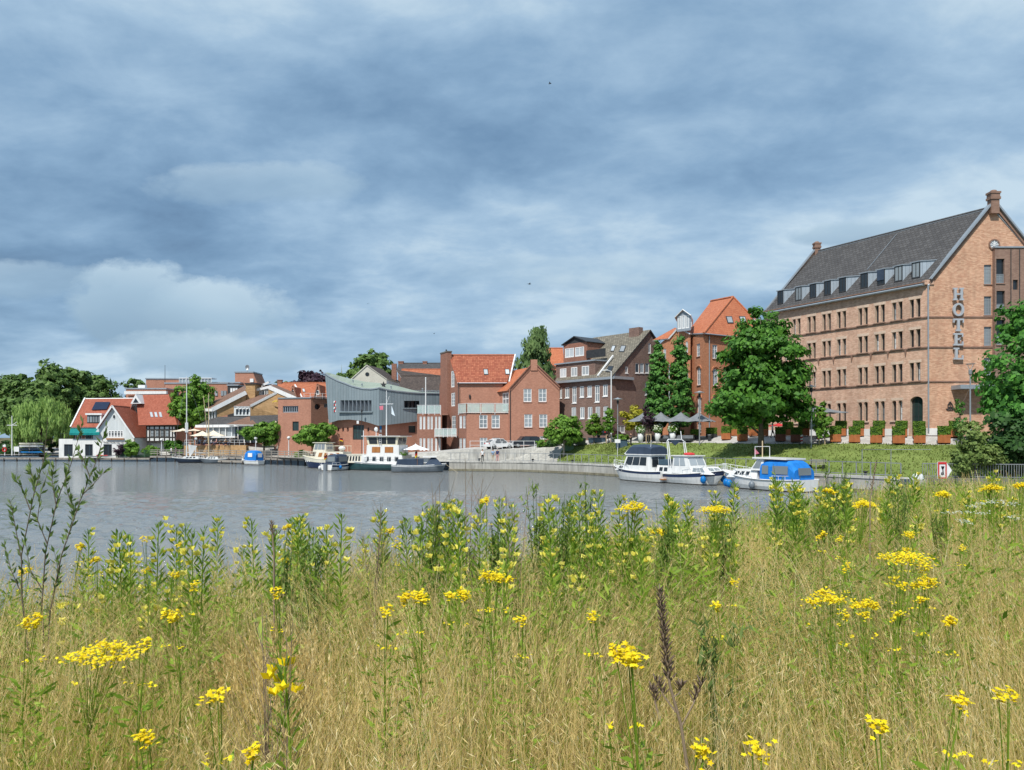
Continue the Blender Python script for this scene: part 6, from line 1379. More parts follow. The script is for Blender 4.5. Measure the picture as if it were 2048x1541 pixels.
def boat_blue():
 t = thing('motor_cruiser', 'white round-hulled motorboat with bright blue canvas cockpit tent and blue fenders', 'boat', (22.0, 67.4, 0), HDG); L = 9.4
 half, sheer = hull(t, L, 3.1, 1.05, 1.0, 1.55, mats=('gel_cream', 'gel_white', 'antifoul'), stripe=.10, rake=1.5)
 f = House(t, 'fore_cabin', 'gel_white', -.2, 3.2, 2.3, 1.0, 1.75, .8, 0, .2); f.row('P', 3, .15, .75, .35, .75, .35); f.row('S', 3, .15, .75, .35, .75, .35)
 w = House(t, 'windscreen_frame', 'gel_white', -.9, .5, 2.3, 1.7, 2.65, .7, 0, .12); w.row('F', 3, .04, .96, .15, .9, .1, 'glass_pale', 'windscreen'); w.row('P', 1, .1, .75, .2, .85, .1, 'glass_pale'); w.row('S', 1, .1, .75, .2, .85, .1, 'glass_pale')
 MB().prism([(-3.4, -1.25, 2.66), (.2, -1.2, 2.72), (.2, 1.2, 2.72), (-3.4, 1.25, 2.66)], (0, 0, .12)).build('hardtop', 'gel_white', t, True)
 canopy(t, 'cockpit_tent', 'canvas_blue', -4.2, -.7, 2.62, .98, 2.66, 8, 8, .15, .45)
 for x0, x1 in ((-1.6, -.95), (-3.6, -2.05)):
  for sg in (-1, 1): MB().prism([(x0, sg * 1.33, 1.45), (x1, sg * 1.33, 1.45), (x1, sg * 1.31, 2.15), (x0, sg * 1.31, 2.15)], (0, sg * .02, 0)).build('tent_window', 'glass_boat', t, True)
 MB().prism([(-4.27, -.8, 1.4), (-4.27, .8, 1.4), (-4.22, .8, 2.0), (-4.22, -.8, 2.0)], (-.02, 0, 0)).build('tent_window', 'glass_boat', t, True)
 pulpit(t, half, sheer, L, .52, .99, .62, 8); pulpit(t, half, sheer, L, .08, .28, .35, 3)
 for p in ((3.0, 1.35, .5), (2.55, 1.5, .45)): fender(t, V3(p), 'fender_blue', .3)
 fender(t, V3((-.2, 1.72, .45)), 'hull_grey', .28)
 MB().tube([(.1, -.95, 2.7), (.1, -.95, 3.75), (.1, .95, 3.75), (.1, .95, 2.7)], .03, 5).build('gantry', 'steel_white', t, True); MB().tube([(.1, 0, 2.8), (.1, 0, 4.25)], .05, 5).build('light_mast', 'mast_wood', t, True)
 MB().prism([(.1, .98, 3.6), (.1, .98, 3.05), (.15, .35, 3.15)], (.03, 0, 0)).build('pennant', 'pink_cloth', t, True)
boat_flybridge(); boat_arch(); boat_blue()
def ropes(i, ends):
 t = [o for o in bpy.data.objects if o.name.startswith('motor_cruiser') and not o.parent][i]; bpy.context.view_layer.update(); W = t.matrix_world
 for a, q in ends:
  q = W.inverted() @ V3(q); a = V3(a); mid = (a + q) / 2 - V3((0, 0, .35)); MB().tube([tuple(a), tuple(a.lerp(mid, .5) - V3((0, 0, .05))), tuple(mid), tuple(q)], .022, 5).build('mooring_rope', 'cloth_beige', t, True)
ropes(0, [((4.0, 0, 1.45), (11.9, 91.2, 1.5)), ((-4.0, -1.1, 1.1), (17.6, 82.4, 1.5))]); ropes(1, [((4.1, 0, 1.45), (21.6, 76, 1.5)), ((-4.2, 1.1, 1.0), (16.2, 84.6, 1.5))]); ropes(2, [((4.4, 0, 1.5), (21.2, 76.6, 1.5)), ((-4.5, -1.2, 1.05), (27.6, 66.6, 1.5))])
def sailboat(label, loc, rz, L, B, mast, mats, mastm, mx=.1, sail=None):
 t = thing('sailing_yacht', label, 'sailboat', loc, rz); half, sheer = hull(t, L, B, .85, .75, 1.05, mats=mats, stripe=.14, rake=1.2, tr=.6)
 h = House(t, 'coachroof', 'gel_white', -.8, L * .28, B * .6, .72, 1.2, .6, .05, .12); h.row('S', 3, .1, .8, .35, .75, .4); h.row('P', 3, .1, .8, .35, .75, .4)
 MB().tube([(L * mx, 0, .8), (L * mx, 0, mast)], [.1, .06], 6).build('mast', mastm, t, True); MB().tube([(L * mx, 0, 1.9), (-L * .38, 0, 1.75)], .07, 6).build('boom', mastm, t, True)
 MB().tube([(L * mx, -.7, mast * .55), (L * mx, .7, mast * .55)], .025, 4).build('crosstree', mastm, t, True)
 for e in ((L * .49, 0, 1.0), (-L * .49, 0, .9), (L * mx - .2, B * .46, .8), (L * mx - .2, -B * .46, .8)): MB().tube([(L * mx, 0, mast - .1), e], .012, 4).build('stay', 'steel_grey', t, True)
 if sail: MB().tube([(L * mx - .2, 0, 2.02), (-L * .35, 0, 1.9)], [.2, .12], 7).build('furled_sail', sail, t, True)
 pulpit(t, half, sheer, L, .8, .99, .5, 3); pulpit(t, half, sheer, L, .02, .2, .5, 2)
 return t
p = at(387, 924, 142); t = sailboat('navy hulled sailing yacht with tall white mast at the timber jetty', (p.x, 142, 0), math.radians(212), 7.4, 2.5, 15.9, ('gel_white', 'hull_navy', 'antifoul'), 'steel_white', .16)
MB().prism([(1.0, .2, 3.4), (-.6, .25, 3.1), (.7, .2, .95)], (0, .05, 0)).build('hoisted_sail', 'canvas_white', t, True); MB().box((.96, -.28, 5.6), (1.4, .28, 7.4)).build('mast_board', 'white_paint', t, True)
p = at(426, 925, 139); t = sailboat('small dark hulled sailing yacht with wooden mast beside the pontoon', (p.x, 139, 0), math.radians(205), 5.2, 2.0, 12.6, ('gel_white', 'hull_grey', 'antifoul'), 'mast_wood', .14)
MB().tube([(.5, -.3, .9), (1.6, -.2, 12.2)], .05, 5).build('gaff_spar', 'mast_wood', t, True)
def small_blue():
 p = at(503, 930, 131.5); t = thing('small_motorboat', 'small white motorboat with bright blue canvas canopy at the pontoon', 'boat', (p.x, 131.5, 0), math.radians(152)); L = 4.6
 half, sheer = hull(t, L, 1.9, .75, .72, 1.05, mats=('gel_white', 'gel_white', 'antifoul'), stripe=.1, rake=.8); canopy(t, 'canopy', 'canvas_blue', -1.9, .75, 1.75, .72, 2.45, front=.25)
 MB().prism([(-1.1, .9, 1.35), (-.1, .9, 1.35), (-.1, .87, 2.0), (-1.1, .87, 2.0)], (0, .02, 0)).build('canopy_window', 'cloth_white', t, True); MB().prism([(-2.0, -.45, 1.3), (-2.0, .45, 1.3), (-1.93, .45, 1.95), (-1.93, -.45, 1.95)], (-.02, 0, 0)).build('canopy_window', 'cloth_white', t, True)
 f = House(t, 'cuddy', 'gel_white', .6, 1.7, 1.4, .75, 1.35, .8, 0, .15); f.row('F', 2, .08, .92, .2, .85); f.row('P', 1, .1, .6, .3, .8); pulpit(t, half, sheer, L, .75, .98, .4, 3)
small_blue()
def cream_cruiser():
 p = at(655, 937, 116); t = thing('cabin_cruiser', 'cream cabin cruiser with navy hull moored at the end of the timber jetty', 'boat', (p.x, 116, 0), math.radians(158)); L = 9.0
 half, sheer = hull(t, L, 3.1, 1.5, 1.35, 1.9, mats=('gel_cream', 'gel_navy', 'antifoul'), stripe=.36, rake=1.0, deck='gel_cream'); h = House(t, 'cabin', 'gel_cream', -3.6, 1.6, 2.4, 1.4, 2.5, .4, .1, .12); h.row('P', 4, .08, .9, .3, .85, .4, 'timber_varnish'); h.row('S', 4, .08, .9, .3, .85, .4)
 w = House(t, 'wheelhouse', 'gel_cream', -.4, 1.9, 2.1, 2.5, 3.8, .3, .05, .12, 'gel_cream', .3); w.row('P', 3, .06, .94, .25, .88, .14, 'glass_pale'); w.row('F', 3, .06, .94, .25, .88, .14, 'glass_pale'); w.row('B', 2, .06, .94, .25, .88, .14, 'glass_pale')
 for x in (-.6, -1.7, -2.9, -3.5):
  for y in (-1, 1): MB().tube([(x, y, 2.5), (x, y, 3.35)], .03, 5).build('deck_stanchion', 'cream_paint', t, True)
 for y in (-1, 1): MB().tube([(-.4, y, 3.35), (-3.6, y, 3.35)], .035, 5).build('deck_rail', 'cream_paint', t, True)
 MB().tube([(-1.9, -.9, 3.35), (-1.9, .9, 3.35)], .035, 5).build('deck_rail', 'cream_paint', t, True); MB().ball((-2.6, 0, 3.0), (.5, .6, .35), 8).build('folded_cover', 'canvas_white', t, True)
 for x in (2.6, 3.1, 3.55): c = V3((x, half((x + L / 2) / L) * .94, 1.02)); MB().ball(c, (.1, .05, .1), 8).build('porthole', 'steel_white', t, True)
 pulpit(t, half, sheer, L, .74, .99, .75, 4, 'cream_paint'); flag(t, V3((-2.2, 0, 2.9)), ('paint_black', 'paint_red', 'paint_yellow'), .6, .45, 1.7)
cream_cruiser()
def tent_boat():
 p = at(678, 941, 108.5); t = thing('small_motorboat', 'small white boat with dark blue cabin tent and flag, stern turned to the viewer', 'boat', (p.x, 108.5, 0), math.radians(62)); L = 5.2
 half, sheer = hull(t, L, 2.3, .85, .8, 1.1, mats=('gel_navy', 'gel_white', 'antifoul'), stripe=.35, rake=.8, tr=.9); canopy(t, 'cabin_tent', 'canvas_navy', -1.7, 1.3, 2.0, .8, 2.3, front=.3, back=.2)
 MB().prism([(-1.75, -.75, 1.25), (-1.75, .75, 1.25), (-1.68, .7, 1.95), (-1.68, -.7, 1.95)], (-.02, 0, 0)).build('tent_window', 'glass_boat', t, True); MB().prism([(-1.2, -1.02, 1.25), (.6, -1.02, 1.25), (.6, -1.0, 1.95), (-1.2, -1.0, 1.95)], (0, -.02, 0)).build('tent_window', 'glass_boat', t, True)
 MB().tube([(-1.5, -.95, 2.3), (-1.5, 0, 2.42), (-1.5, .95, 2.3)], .05, 5).build('tent_hoop', 'steel_white', t, True); MB().box((-3.0, -.22, -.2), (-2.62, .22, .95)).build('outboard_motor', 'hull_grey', t, True); pulpit(t, half, sheer, L, .02, .3, .35, 2)
 fender(t, V3((-2.5, 1.25, .4)), 'pot_white', .25); fender(t, V3((-1.2, -1.3, .5)), 'fender_blue', .22); flag(t, V3((-2.55, -.1, .9)), ('paint_black', 'paint_red', 'paint_yellow'), .55, .5, 1.3)
tent_boat()
def barge():
 t = thing('house_barge', 'large dark green barge with white deckhouse, cream wheelhouse and signal mast', 'barge', (-17.6, 108.2, 0), math.atan2(.30, -.954)); L = 15.5
 half, sheer = hull(t, L, 4.0, 1.25, 1.0, 1.6, mats=('white_paint', 'hull_green', 'antifoul'), stripe=.16, rake=.8, tr=.75, draft=.5)
 h = House(t, 'deckhouse', 'gel_white', -3.2, 3.2, 3.2, .95, 2.2, .1, .1, .08); h.row('P', 5, .05, .95, .3, .8, .5, 'glass_dark'); h.row('S', 5, .05, .95, .3, .8, .5)
 f = House(t, 'fore_house', 'gel_cream', 3.2, 6.0, 2.6, 1.05, 2.15, .2, 0, .08, 'gel_cream', .1); f.row('P', 5, .08, .92, .25, .85, .45)
 m = House(t, 'saloon', 'gel_white', -2.6, 2.4, 3.0, 2.2, 3.55, .05, .05, .06); m.row('P', 2, .1, .9, .22, .82, .35, 'timber_varnish', 'door_panel')
 w = House(t, 'wheelhouse', 'cream_paint', -2.3, 2.2, 2.8, 3.55, 4.75, -.25, -.15, -.1, 'gel_white', .55); w.row('P', 3, .05, .95, .14, .88, .1, 'glass_dark'); w.row('F', 3, .05, .95, .14, .88, .1); w.row('B', 2, .05, .95, .14, .88, .1); w.row('S', 3, .05, .95, .14, .88, .1)
 mx = .05; MB().tube([(mx, 0, 4.7), (mx, 0, 11.2)], [.09, .05], 6).build('signal_mast', 'steel_white', t, True); MB().tube([(mx - 1.05, 0, 9.3), (mx + 1.05, 0, 9.3)], .045, 5).build('yard_arm', 'steel_white', t, True); MB().tube([(mx, 0, 9.3), (mx - .45, 0, 10.4)], .03, 5).build('gaff', 'steel_white', t, True)
 mb = MB(); mb.prism([(mx - .8, 0, 9.1), (mx - .8, 0, 7.9), (mx - 1.4, .1, 7.6)], (0, .03, 0)); mb.build('pennant', 'sail_bluewhite', t, True); MB().prism([(mx + .5, 0, 9.1), (mx + .5, 0, 8.5), (mx + .95, .1, 8.5), (mx + 1.05, .1, 9.0)], (0, .03, 0)).build('club_flag', 'pink_cloth', t, True)
 for s_ in (-.16, .16): MB().tube([(.25 + s_, 1.5, 3.5), (.25 + s_, 1.5, 5.1)], .035, 5).build('ladder_stile', 'steel_white', t, True)
 for i in range(5): MB().tube([(.09, 1.5, 3.7 + i * .32), (.41, 1.5, 3.7 + i * .32)], .03, 5).build('ladder_rung', 'steel_white', t, True)
 MB().ball((1.5, .3, 5.75), (.28, .28, .33), 10).build('radar_dome', 'gel_white', t, True); MB().tube([(1.5, .3, 4.8), (1.5, .3, 5.5)], .05, 6).build('radar_post', 'steel_white', t, True); MB().tube([(3.0, 1.2, 1.1), (3.0, 1.2, 5.6)], .06, 6).build('derrick_post', 'steel_white', t, True)
 for i in range(7): x = -3.2 + i * 1.0; MB().tube([(x, 1.85, 1.0), (x, 1.85, 1.9)], .02, 5).build('stanchion', 'steel_white', t, True)
 MB().tube([(-3.2, 1.85, 1.9), (2.8, 1.85, 1.9)], .022, 5).build('rail', 'steel_white', t, True); MB().box((-6.9, -1.3, 1.1), (-3.6, 1.3, 1.75)).build('hold_cover', 'hull_grey', t, True)
 mb = MB(); mb.ball((2.4, 1.7, 1.6), (.26, .1, .4), 12); mb.build('lifebuoy_cover', 'pot_white', t, True)
 pl = MB()
 for k in range(40): a = random.uniform(0, 6.28); e = random.uniform(.2, .8); pl.tube([(-3.4, 1.5, 2.1), (-3.4 + math.cos(a) * e, 1.5 + math.sin(a) * e * .6, 2.2 + random.uniform(0, .5))], [.03, .02], 4)
 pl.build('deck_plant', 'leaf_mid', t, True)
barge()
def sloop():
 p = at(838, 944, 102.3); t = thing('open_sloop', 'grey open sloop with white gunwale, dark cover tent and flag near the quay', 'boat', (p.x, 102.3, 0), math.atan2(.10, .99)); L = 7.2
 half, sheer = hull(t, L, 2.4, 1.05, .9, 1.15, mats=('white_paint', 'hull_grey', 'antifoul'), stripe=.22, rake=.5, tr=.7); mb = MB(); mb.prism([(-3.0, -1, .95), (.6, -1, .95), (.6, -1, 1.75), (-2.8, -1, 1.7)], (0, 2, 0)); mb.build('cover', 'canvas_navy', t, True)
 MB().poly([(.8, -1, .95), (3.1, -.7, 1.0), (3.1, .7, 1.0), (.8, 1, .95), (1.6, -.2, 1.95), (2.2, -.2, 1.95), (2.2, .2, 1.95), (1.6, .2, 1.95)], [(0, 1, 5, 4), (1, 2, 6, 5), (2, 3, 7, 6), (3, 0, 4, 7), (4, 5, 6, 7)]).build('bow_tent', 'canvas_navy', t, True)
 MB().prism([(.5, -.7, 1.95), (2.3, -.5, 1.95), (2.3, .5, 1.95), (.5, .7, 1.95)], (0, 0, .16)).build('rolled_cover', 'canvas_white', t, True); flag(t, V3((-.2, -1.15, .95)), ('paint_black', 'paint_red', 'paint_yellow'), .5, .8, 1.9, -.6)
 MB().tube([(3.5, 0, 1.05), (5.2, -1.8, -.1)], .02, 4).build('mooring_rope', 'cloth_beige', t, True)
sloop()
rk = thing('boat_rack', 'steel rack for rowing boats on the grass beside the boathouse', 'rack', (ax(62, 151), 151, 1.15))
for x in (-2.3, 0, 2.3): MB().bar((x, .5, 0), (x, .5, 2.1), .1, .1).build('upright', 'steel_grey', rk, True)
for z in (.35, .95, 1.5, 2.0):
 for x in (-2.3, 0, 2.3): MB().bar((x, .5, z - .08), (x, -.5, z - .08), .07, .07).build('arm', 'steel_grey', rk, True)
for i, (z, m, nm) in enumerate(((.37, 'paint_blue', 'blue hulled rowing boat on the lowest arm of the boat rack'), (.97, 'hull_navy', 'dark rowing boat on the second arm of the boat rack'), (1.52, 'gel_white', 'white rowing boat on the third arm of the boat rack'), (2.02, 'gel_cream', 'cream rowing boat lying on top of the boat rack'))):
 o = thing('rowing_boat', nm, 'boat', (ax(62, 151), 151.0, 1.15 + z + .05), 0, 'rowing boats on the rack'); L = 4.7; mb = MB(); n = 12
 for k in range(n):
  for sg in (-1, 1):
   Q = lambda s: [(-L / 2 + L * s, sg * .38 * math.sin(math.pi * s) ** .7, .42), (-L / 2 + L * s, sg * .26 * math.sin(math.pi * s) ** .7, .12), (-L / 2 + L * s, 0, .02 + .25 * (2 * s - 1) ** 4)]
   A, B_ = Q(k / n), Q((k + 1) / n); mb.face([A[0], B_[0], B_[1], A[1]]); mb.face([A[1], B_[1], B_[2], A[2]])
 mb.build('hull', m, o, True); MB().box((-.3, -.34, .3), (0, .34, .33)).build('thwart', 'timber_pale', o, True)
sk = thing('racing_skiff', 'long slim white skiff lying on the landing stage with red trim', 'boat', (ax(196, 149.2), 149.2, .8)); mb = MB()
for k in range(14):
 for sg in (-1, 1):
  Q = lambda s: [(-3.2 + 6.4 * s, sg * .3 * math.sin(math.pi * s), .32), (-3.2 + 6.4 * s, 0, .05)]; A, B_ = Q(k / 14), Q((k + 1) / 14); mb.face([A[0], B_[0], B_[1], A[1]])
mb.build('hull', 'gel_white', sk, True); MB().prism([(-.2, -.25, .32), (1.9, -.1, .32), (1.9, .1, .32), (-.2, .25, .32)], (0, 0, .16)).build('deck_cover', 'paint_red', sk, True)
# ---------------------------------------------------------------- street furniture, people, cars
def terr(X, Y):
 """height of the town bank at a plan point (inverse of the strip columns)"""
 best = None
 for c in range(len(WS) - 1):
  for r in range(1, 6):
   q = [Vector(ROWS[c][r]), Vector(ROWS[c + 1][r]), Vector(ROWS[c + 1][r + 1]), Vector(ROWS[c][r + 1])]
   for tri in ((0, 1, 2), (0, 2, 3)):
    a, b, d = q[tri[0]], q[tri[1]], q[tri[2]]
    den = (b.y - d.y) * (a.x - d.x) + (d.x - b.x) * (a.y - d.y)
    if abs(den) < 1e-9: continue
    l1 = ((b.y - d.y) * (X - d.x) + (d.x - b.x) * (Y - d.y)) / den; l2 = ((d.y - a.y) * (X - d.x) + (a.x - d.x) * (Y - d.y)) / den; l3 = 1 - l1 - l2
    if min(l1, l2, l3) > -1e-6: return l1 * a.z + l2 * b.z + l3 * d.z
 return 1.3
def ground_at(px, Y, dz=0.0): X = ax(px, Y); return V3((X, Y, terr(X, Y) + dz))
def leaf_cards(n, size, mode, seed=1, ratio=.6, up=.35):
 """n leaf quads; mode(rs,n)-> positions, outward normals"""
 rs = np.random.RandomState(seed); P, Nn = mode(rs, n)
 Nn = Nn + rs.normal(0, .55, (n, 3)); Nn[:, 2] += up; Nn /= np.linalg.norm(Nn, axis=1)[:, None] + 1e-9
 A = np.cross(Nn, rs.normal(0, 1, (n, 3))); A /= np.linalg.norm(A, axis=1)[:, None] + 1e-9; B = np.cross(Nn, A)
 s = size * rs.uniform(.6, 1.35, (n, 1)); a = A * s; b = B * s * ratio
 V = np.stack([P - a, P + b * .9 - a * .1, P + a, P - b * .9 - a * .1], 1).reshape(-1, 3); Fc = np.arange(4 * n).reshape(n, 4)
 return V, Fc
def box_mode(w, d, h, z0):
 def f(rs, n):
  face = rs.randint(0, 5, n); u, v = rs.uniform(-1, 1, n), rs.uniform(-1, 1, n); P = np.zeros((n, 3)); N = np.zeros((n, 3))
  for k, (ax_, sg) in enumerate(((0, 1), (0, -1), (1, 1), (1, -1), (2, 1))):
   m = face == k; o = [i for i in range(3) if i != ax_]; P[m, ax_] = sg; P[m, o[0]] = u[m]; P[m, o[1]] = v[m]; N[m, ax_] = sg
  P *= 1 + rs.normal(0, .03, (n, 1)); return P * np.array([w / 2, d / 2, h / 2]) + np.array([0, 0, z0 + h / 2]), N
 return f
def ball_mode(rx, ry, rz, c=(0, 0, 0), fill=.25):
 def f(rs, n):
  N = rs.normal(0, 1, (n, 3)); N /= np.linalg.norm(N, axis=1)[:, None]; r = 1 - np.abs(rs.normal(0, fill, (n, 1))); return N * r * np.array([rx, ry, rz]) + np.array(c), N
 return f
def planter_proto(w, bh, hh, mat, taper=0.0, seed=3):
 t = thing('planter', '', 'planter'); mb = MB(); a, b = w / 2 - taper, w / 2
 mb.poly([(-a, -a, .06), (a, -a, .06), (a, a, .06), (-a, a, .06), (-b, -b, bh), (b, -b, bh), (b, b, bh), (-b, b, bh)], [(0, 1, 5, 4), (1, 2, 6, 5), (2, 3, 7, 6), (3, 0, 4, 7), (0, 3, 2, 1)]); mb.build('box', mat, t, True)
 MB().box((-b + .03, -b + .03, bh - .08), (b - .03, b - .03, bh - .05)).build('soil', 'soil_bank', t, True)
 for x in (-1, 1):
  for y in (-1, 1): MB().box((x * a * .8 - .05, y * a * .8 - .05, 0), (x * a * .8 + .05, y * a * .8 + .05, .06)).build('foot', 'steel_dark', t, True)
 V, Fc = leaf_cards(900, .085, box_mode(w * .96, w * .96, hh, bh - .02), seed); m = MB(); core = MB().box((-w * .44, -w * .44, bh - .05), (w * .44, w * .44, bh + hh - .06))
 mesh_obj('hedge_core', mesh_np('hedge_core', np.array(core.v), core.f, 'leaf_dark', core.m), t); mesh_obj('hedge', mesh_np('hedge', V, Fc, 'leaf_box', uv=False), t); return t
def planters():
 pr = planter_proto(1.1, .85, .85, 'corten'); pd = planter_proto(1.1, .85, .8, 'corten_dark', seed=5); used = {id(pr): False, id(pd): False}
 front = [(1452.6, 93.5), (1485, 91), (1561, 87.3), (1593, 85.6), (1671, 82.8), (1709, 81.3), (1752.6, 79.6), (1797, 78), (1839, 76.9), (1888, 75.6)]
 rear = [(1473, 96), (1509, 93), (1526, 92), (1576, 90.5), (1608, 88.6), (1682, 85.6), (1717, 84.2), (1758, 82.6), (1803, 80.9), (1838, 79.4), (1911, 77.6)]
 for row, (nm, lst) in enumerate((('front', front), ('rear', rear))):
  for i, (px, Y) in enumerate(reversed(lst)):
   src = pd if (nm == 'front' and px in (1561, 1593)) else pr; p = ground_at(px, Y); rz = random.uniform(-.06, .06) - .45
   lab = 'rust steel planter with box hedge, %s in the %s row from the hotel entrance' % (ORD[i], nm)
   if used[id(src)]: o = dup_at(src, p, rz, random.uniform(.96, 1.03), lab)
   else: o = src; o.location = p; o.rotation_euler = (0, 0, rz); o['label'] = lab; used[id(src)] = True
   o['group'] = 'rust planters with box hedges in front of the hotel'
 pk = planter_proto(1.0, .5, .75, 'steel_dark', seed=8); pk['label'] = 'dark planter with round box bush beside the grey lamp post'; pk.location = ground_at(1390, 97); pk['group'] = 'dark planters by the grey parasols'
 dup_at(pk, ground_at(1423, 96.5), .4, 1.0, 'dark planter with round box bush next to the big maple'); dup_at(pk, ground_at(1360, 99.5), .2, .8, 'dark planter with low box bush under the grey parasols')
 for i, px in enumerate((1281.5, 1315.5, 1345.5)):
  t = thing('flower_pot', 'tall tapered pale pot with white flowering bush, %s from the waiter' % ORD[i], 'plant pot', ground_at(px, 99.5 - i * 1.2), random.uniform(0, 6), 'pale pots under the grey parasols')
  MB().lathe([(.0, 0), (.26, 0), (.34, .5), (.42, 1.15), (.37, 1.15), (.33, 1.05), (0, 1.05)], 14).build('pot', 'pot_white', t, True, True)
  V, Fc = leaf_cards(420, .12, ball_mode(.68, .68, .6, (0, 0, 1.65)), 20 + i); mesh_obj('foliage', mesh_np('foliage', V, Fc, 'leaf_mid', uv=False), t); V, Fc = leaf_cards(150, .1, ball_mode(.74, .74, .62, (0, 0, 1.75), .1), 30 + i, 1.0); mesh_obj('blossoms', mesh_np('blossoms', V, Fc, 'flower_white', uv=False), t)
planters()
def parasol(label, p, size, z0, z1, mat, rz=0.0, group=None, pole='steel_dark', val=.0):
 t = thing('parasol', label, 'parasol', p, rz, group); H = z0 - p[2]; T = z1 - p[2]; n = 8; s = size / 2
 for k in range(n):
  f = lambda a: (s * (1 if abs(math.cos(a)) > .3 else 0) * math.copysign(1, math.cos(a)), s * (1 if abs(math.sin(a)) > .3 else 0) * math.copysign(1, math.sin(a)))
  a0, a1 = 2 * math.pi * k / n, 2 * math.pi * (k + 1) / n; q0, q1 = f(a0), f(a1); mb = MB(); m = 4; R = []
  for j in range(m + 1):
   e = j / m; R.append([((q0[0] * (1 - u) + q1[0] * u) * e, (q0[1] * (1 - u) + q1[1] * u) * e, T + (H - T) * e ** .82 - .05 * size / 3 * math.sin(math.pi * e) - .1 * math.sin(math.pi * u) * e) for u in (0, .5, 1)])
  for j in range(m):
   for i in range(2): mb.face([R[j][i], R[j + 1][i], R[j + 1][i + 1], R[j][i + 1]])
  mb.build('canopy_panel', mat, t, True)
  MB().tube([(0, 0, T - .35), (q0[0] * .9, q0[1] * .9, H + .02)], .018, 4).build('rib', 'steel_grey', t, True)
 MB().tube([(0, 0, 0), (0, 0, T + .12)], .045, 7).build('pole', pole, t, True); MB().lathe([(0, 0), (.4, 0), (.4, .1), (.1, .16), (0, .16)], 12).build('base', 'steel_dark', t, True)
for i, (px, Y) in enumerate(((1288, 100.5), (1322, 99), (1362, 97.5), (1398, 96))): parasol('grey square parasol of the beer garden, %s of the row from the brown house' % ORD[i], ground_at(px, Y), 3.4, az(843, Y), az(824.5, Y), 'canvas_grey', -.5, 'grey parasols in a row')
parasol('big flat grey parasol by the hotel wall right of the maple', ground_at(1640, 86), 4.4, az(826, 86), az(812, 86), 'canvas_grey', .12)
Y = 150; tz = az(891, 146)
for i, (px, Y, ya, yb) in enumerate(((366, 151, 863, 857), (388, 151, 862, 858), (405, 147, 872, 862), (427, 146, 872, 861))): parasol('cream parasol over the restaurant terrace, %s from the boathouse' % ORD[i], (ax(px, Y), Y, tz if i > 1 else 2), 4.3, az(ya, Y), az(yb, Y), 'canvas_cream', .3, 'cream terrace parasols', 'timber_pale')
parasol('cream parasol beside the red brick block wall', (ax(551, 146), 146, 2.8), 3.6, az(850, 146), az(843, 146), 'canvas_cream', .5, 'cream terrace parasols', 'timber_pale'); parasol('cream parasol above the stone steps near the brick block', (ax(574, 143), 143, 3.2), 3.4, az(851, 143), az(846, 143), 'canvas_cream', .2, 'cream terrace parasols', 'timber_pale')
parasol('white parasol on the aft deck of the green barge', (-13.4, 107, 1.3), 3.4, az(899, 107), az(888.5, 107), 'canvas_white', .3, None, 'steel_white'); parasol('small red parasol on the hotel terrace behind the maple', ground_at(1557, 92), 1.9, az(852, 92), az(846.5, 92), 'canvas_red', .1)
def globe_lamp(label, p, top, r=.26, pole='steel_white'):
 t = thing('street_lamp', label, 'lamp', p); H = top - p[2]; MB().tube([(0, 0, 0), (0, 0, H - .2)], [.09, .06], 8).build('pole', pole, t, True); MB().ball((0, 0, H), (r * 1.15, r * 1.15, r), 12).build('globe', 'lamp_glass', t, True, True); MB().lathe([(.12, 0), (.14, .1), (.06, .16)], 8, (0, 0, H - .3)).build('collar', 'steel_grey', t, True)
for px, Y, yt, lab in ((511.5, 135, 877, 'white globe lamp behind the blue canopied motorboat'), (577.5, 130, 876, 'white globe lamp at the timber jetty steps'), (391.5, 143, 878, 'white globe lamp in front of the terrace parasols'), (323, 148, 880, 'white globe lamp beside the boathouse hedge')): globe_lamp(lab, (ax(px, Y), Y, 1.2), az(yt, Y))
def hat_lamp(label, px, Y, ytop, w=.62):
 p = ground_at(px, Y); t = thing('street_lamp', label, 'lamp', p); H = az(ytop, Y) - p.z; MB().tube([(0, 0, 0), (0, 0, H - .6)], [.075, .055], 8).build('pole', 'steel_grey', t, True)
 MB().lathe([(.07, 0), (.13, .08), (.16, .3), (.14, .5)], 10, (0, 0, H - .75)).build('lantern', 'steel_dark', t, True)
 MB().lathe([(.02, .12), (w * .5, .0), (w * .98, -.06), (w, -.1), (w * .5, -.06), (.02, -.02)], 14, (0, 0, H - .06)).build('shade', 'zinc_plain', t, True); MB().lathe([(.15, -.18), (.2, 0)], 8, (0, 0, H - .1)).build('glass', 'lamp_glass', t, True)
hat_lamp('grey lamp post with flat shade in front of the brown brick house', 1235.5, 98, 796.5); hat_lamp('grey lamp post with flat shade at the end of the grey parasols', 1399, 93, 783); hat_lamp('lamp post with flat shade between maple and hotel parasol', 1622.5, 81, 771, .5);
def cup_lamp():
 p = ground_at(1940.5, 73.5); t = thing('street_lamp', 'slim lamp post with flared wire top in front of the hotel entrance', 'lamp', p); H = az(729, 73.5) - p.z; MB().tube([(0, 0, 0), (0, 0, 1.2), (0, 0, H - .95)], [.11, .08, .06], 8).build('pole', 'zinc_plain', t, True); MB().lathe([(.08, 0), (.15, .1), (.15, .5), (.1, .55)], 10, (0, 0, H - 1.05)).build('lantern', 'steel_grey', t, True)
 for k in range(4): a = k * math.pi / 2 + .4; MB().tube([(.1 * math.cos(a), .1 * math.sin(a), H - .5), (.38 * math.cos(a), .38 * math.sin(a), H)], .018, 4).build('strut', 'steel_grey', t, True)
 MB().lathe([(.36, 0), (.42, .02), (.42, .05), (.36, .05)], 14, (0, 0, H)).build('rim', 'steel_grey', t, True)
cup_lamp()
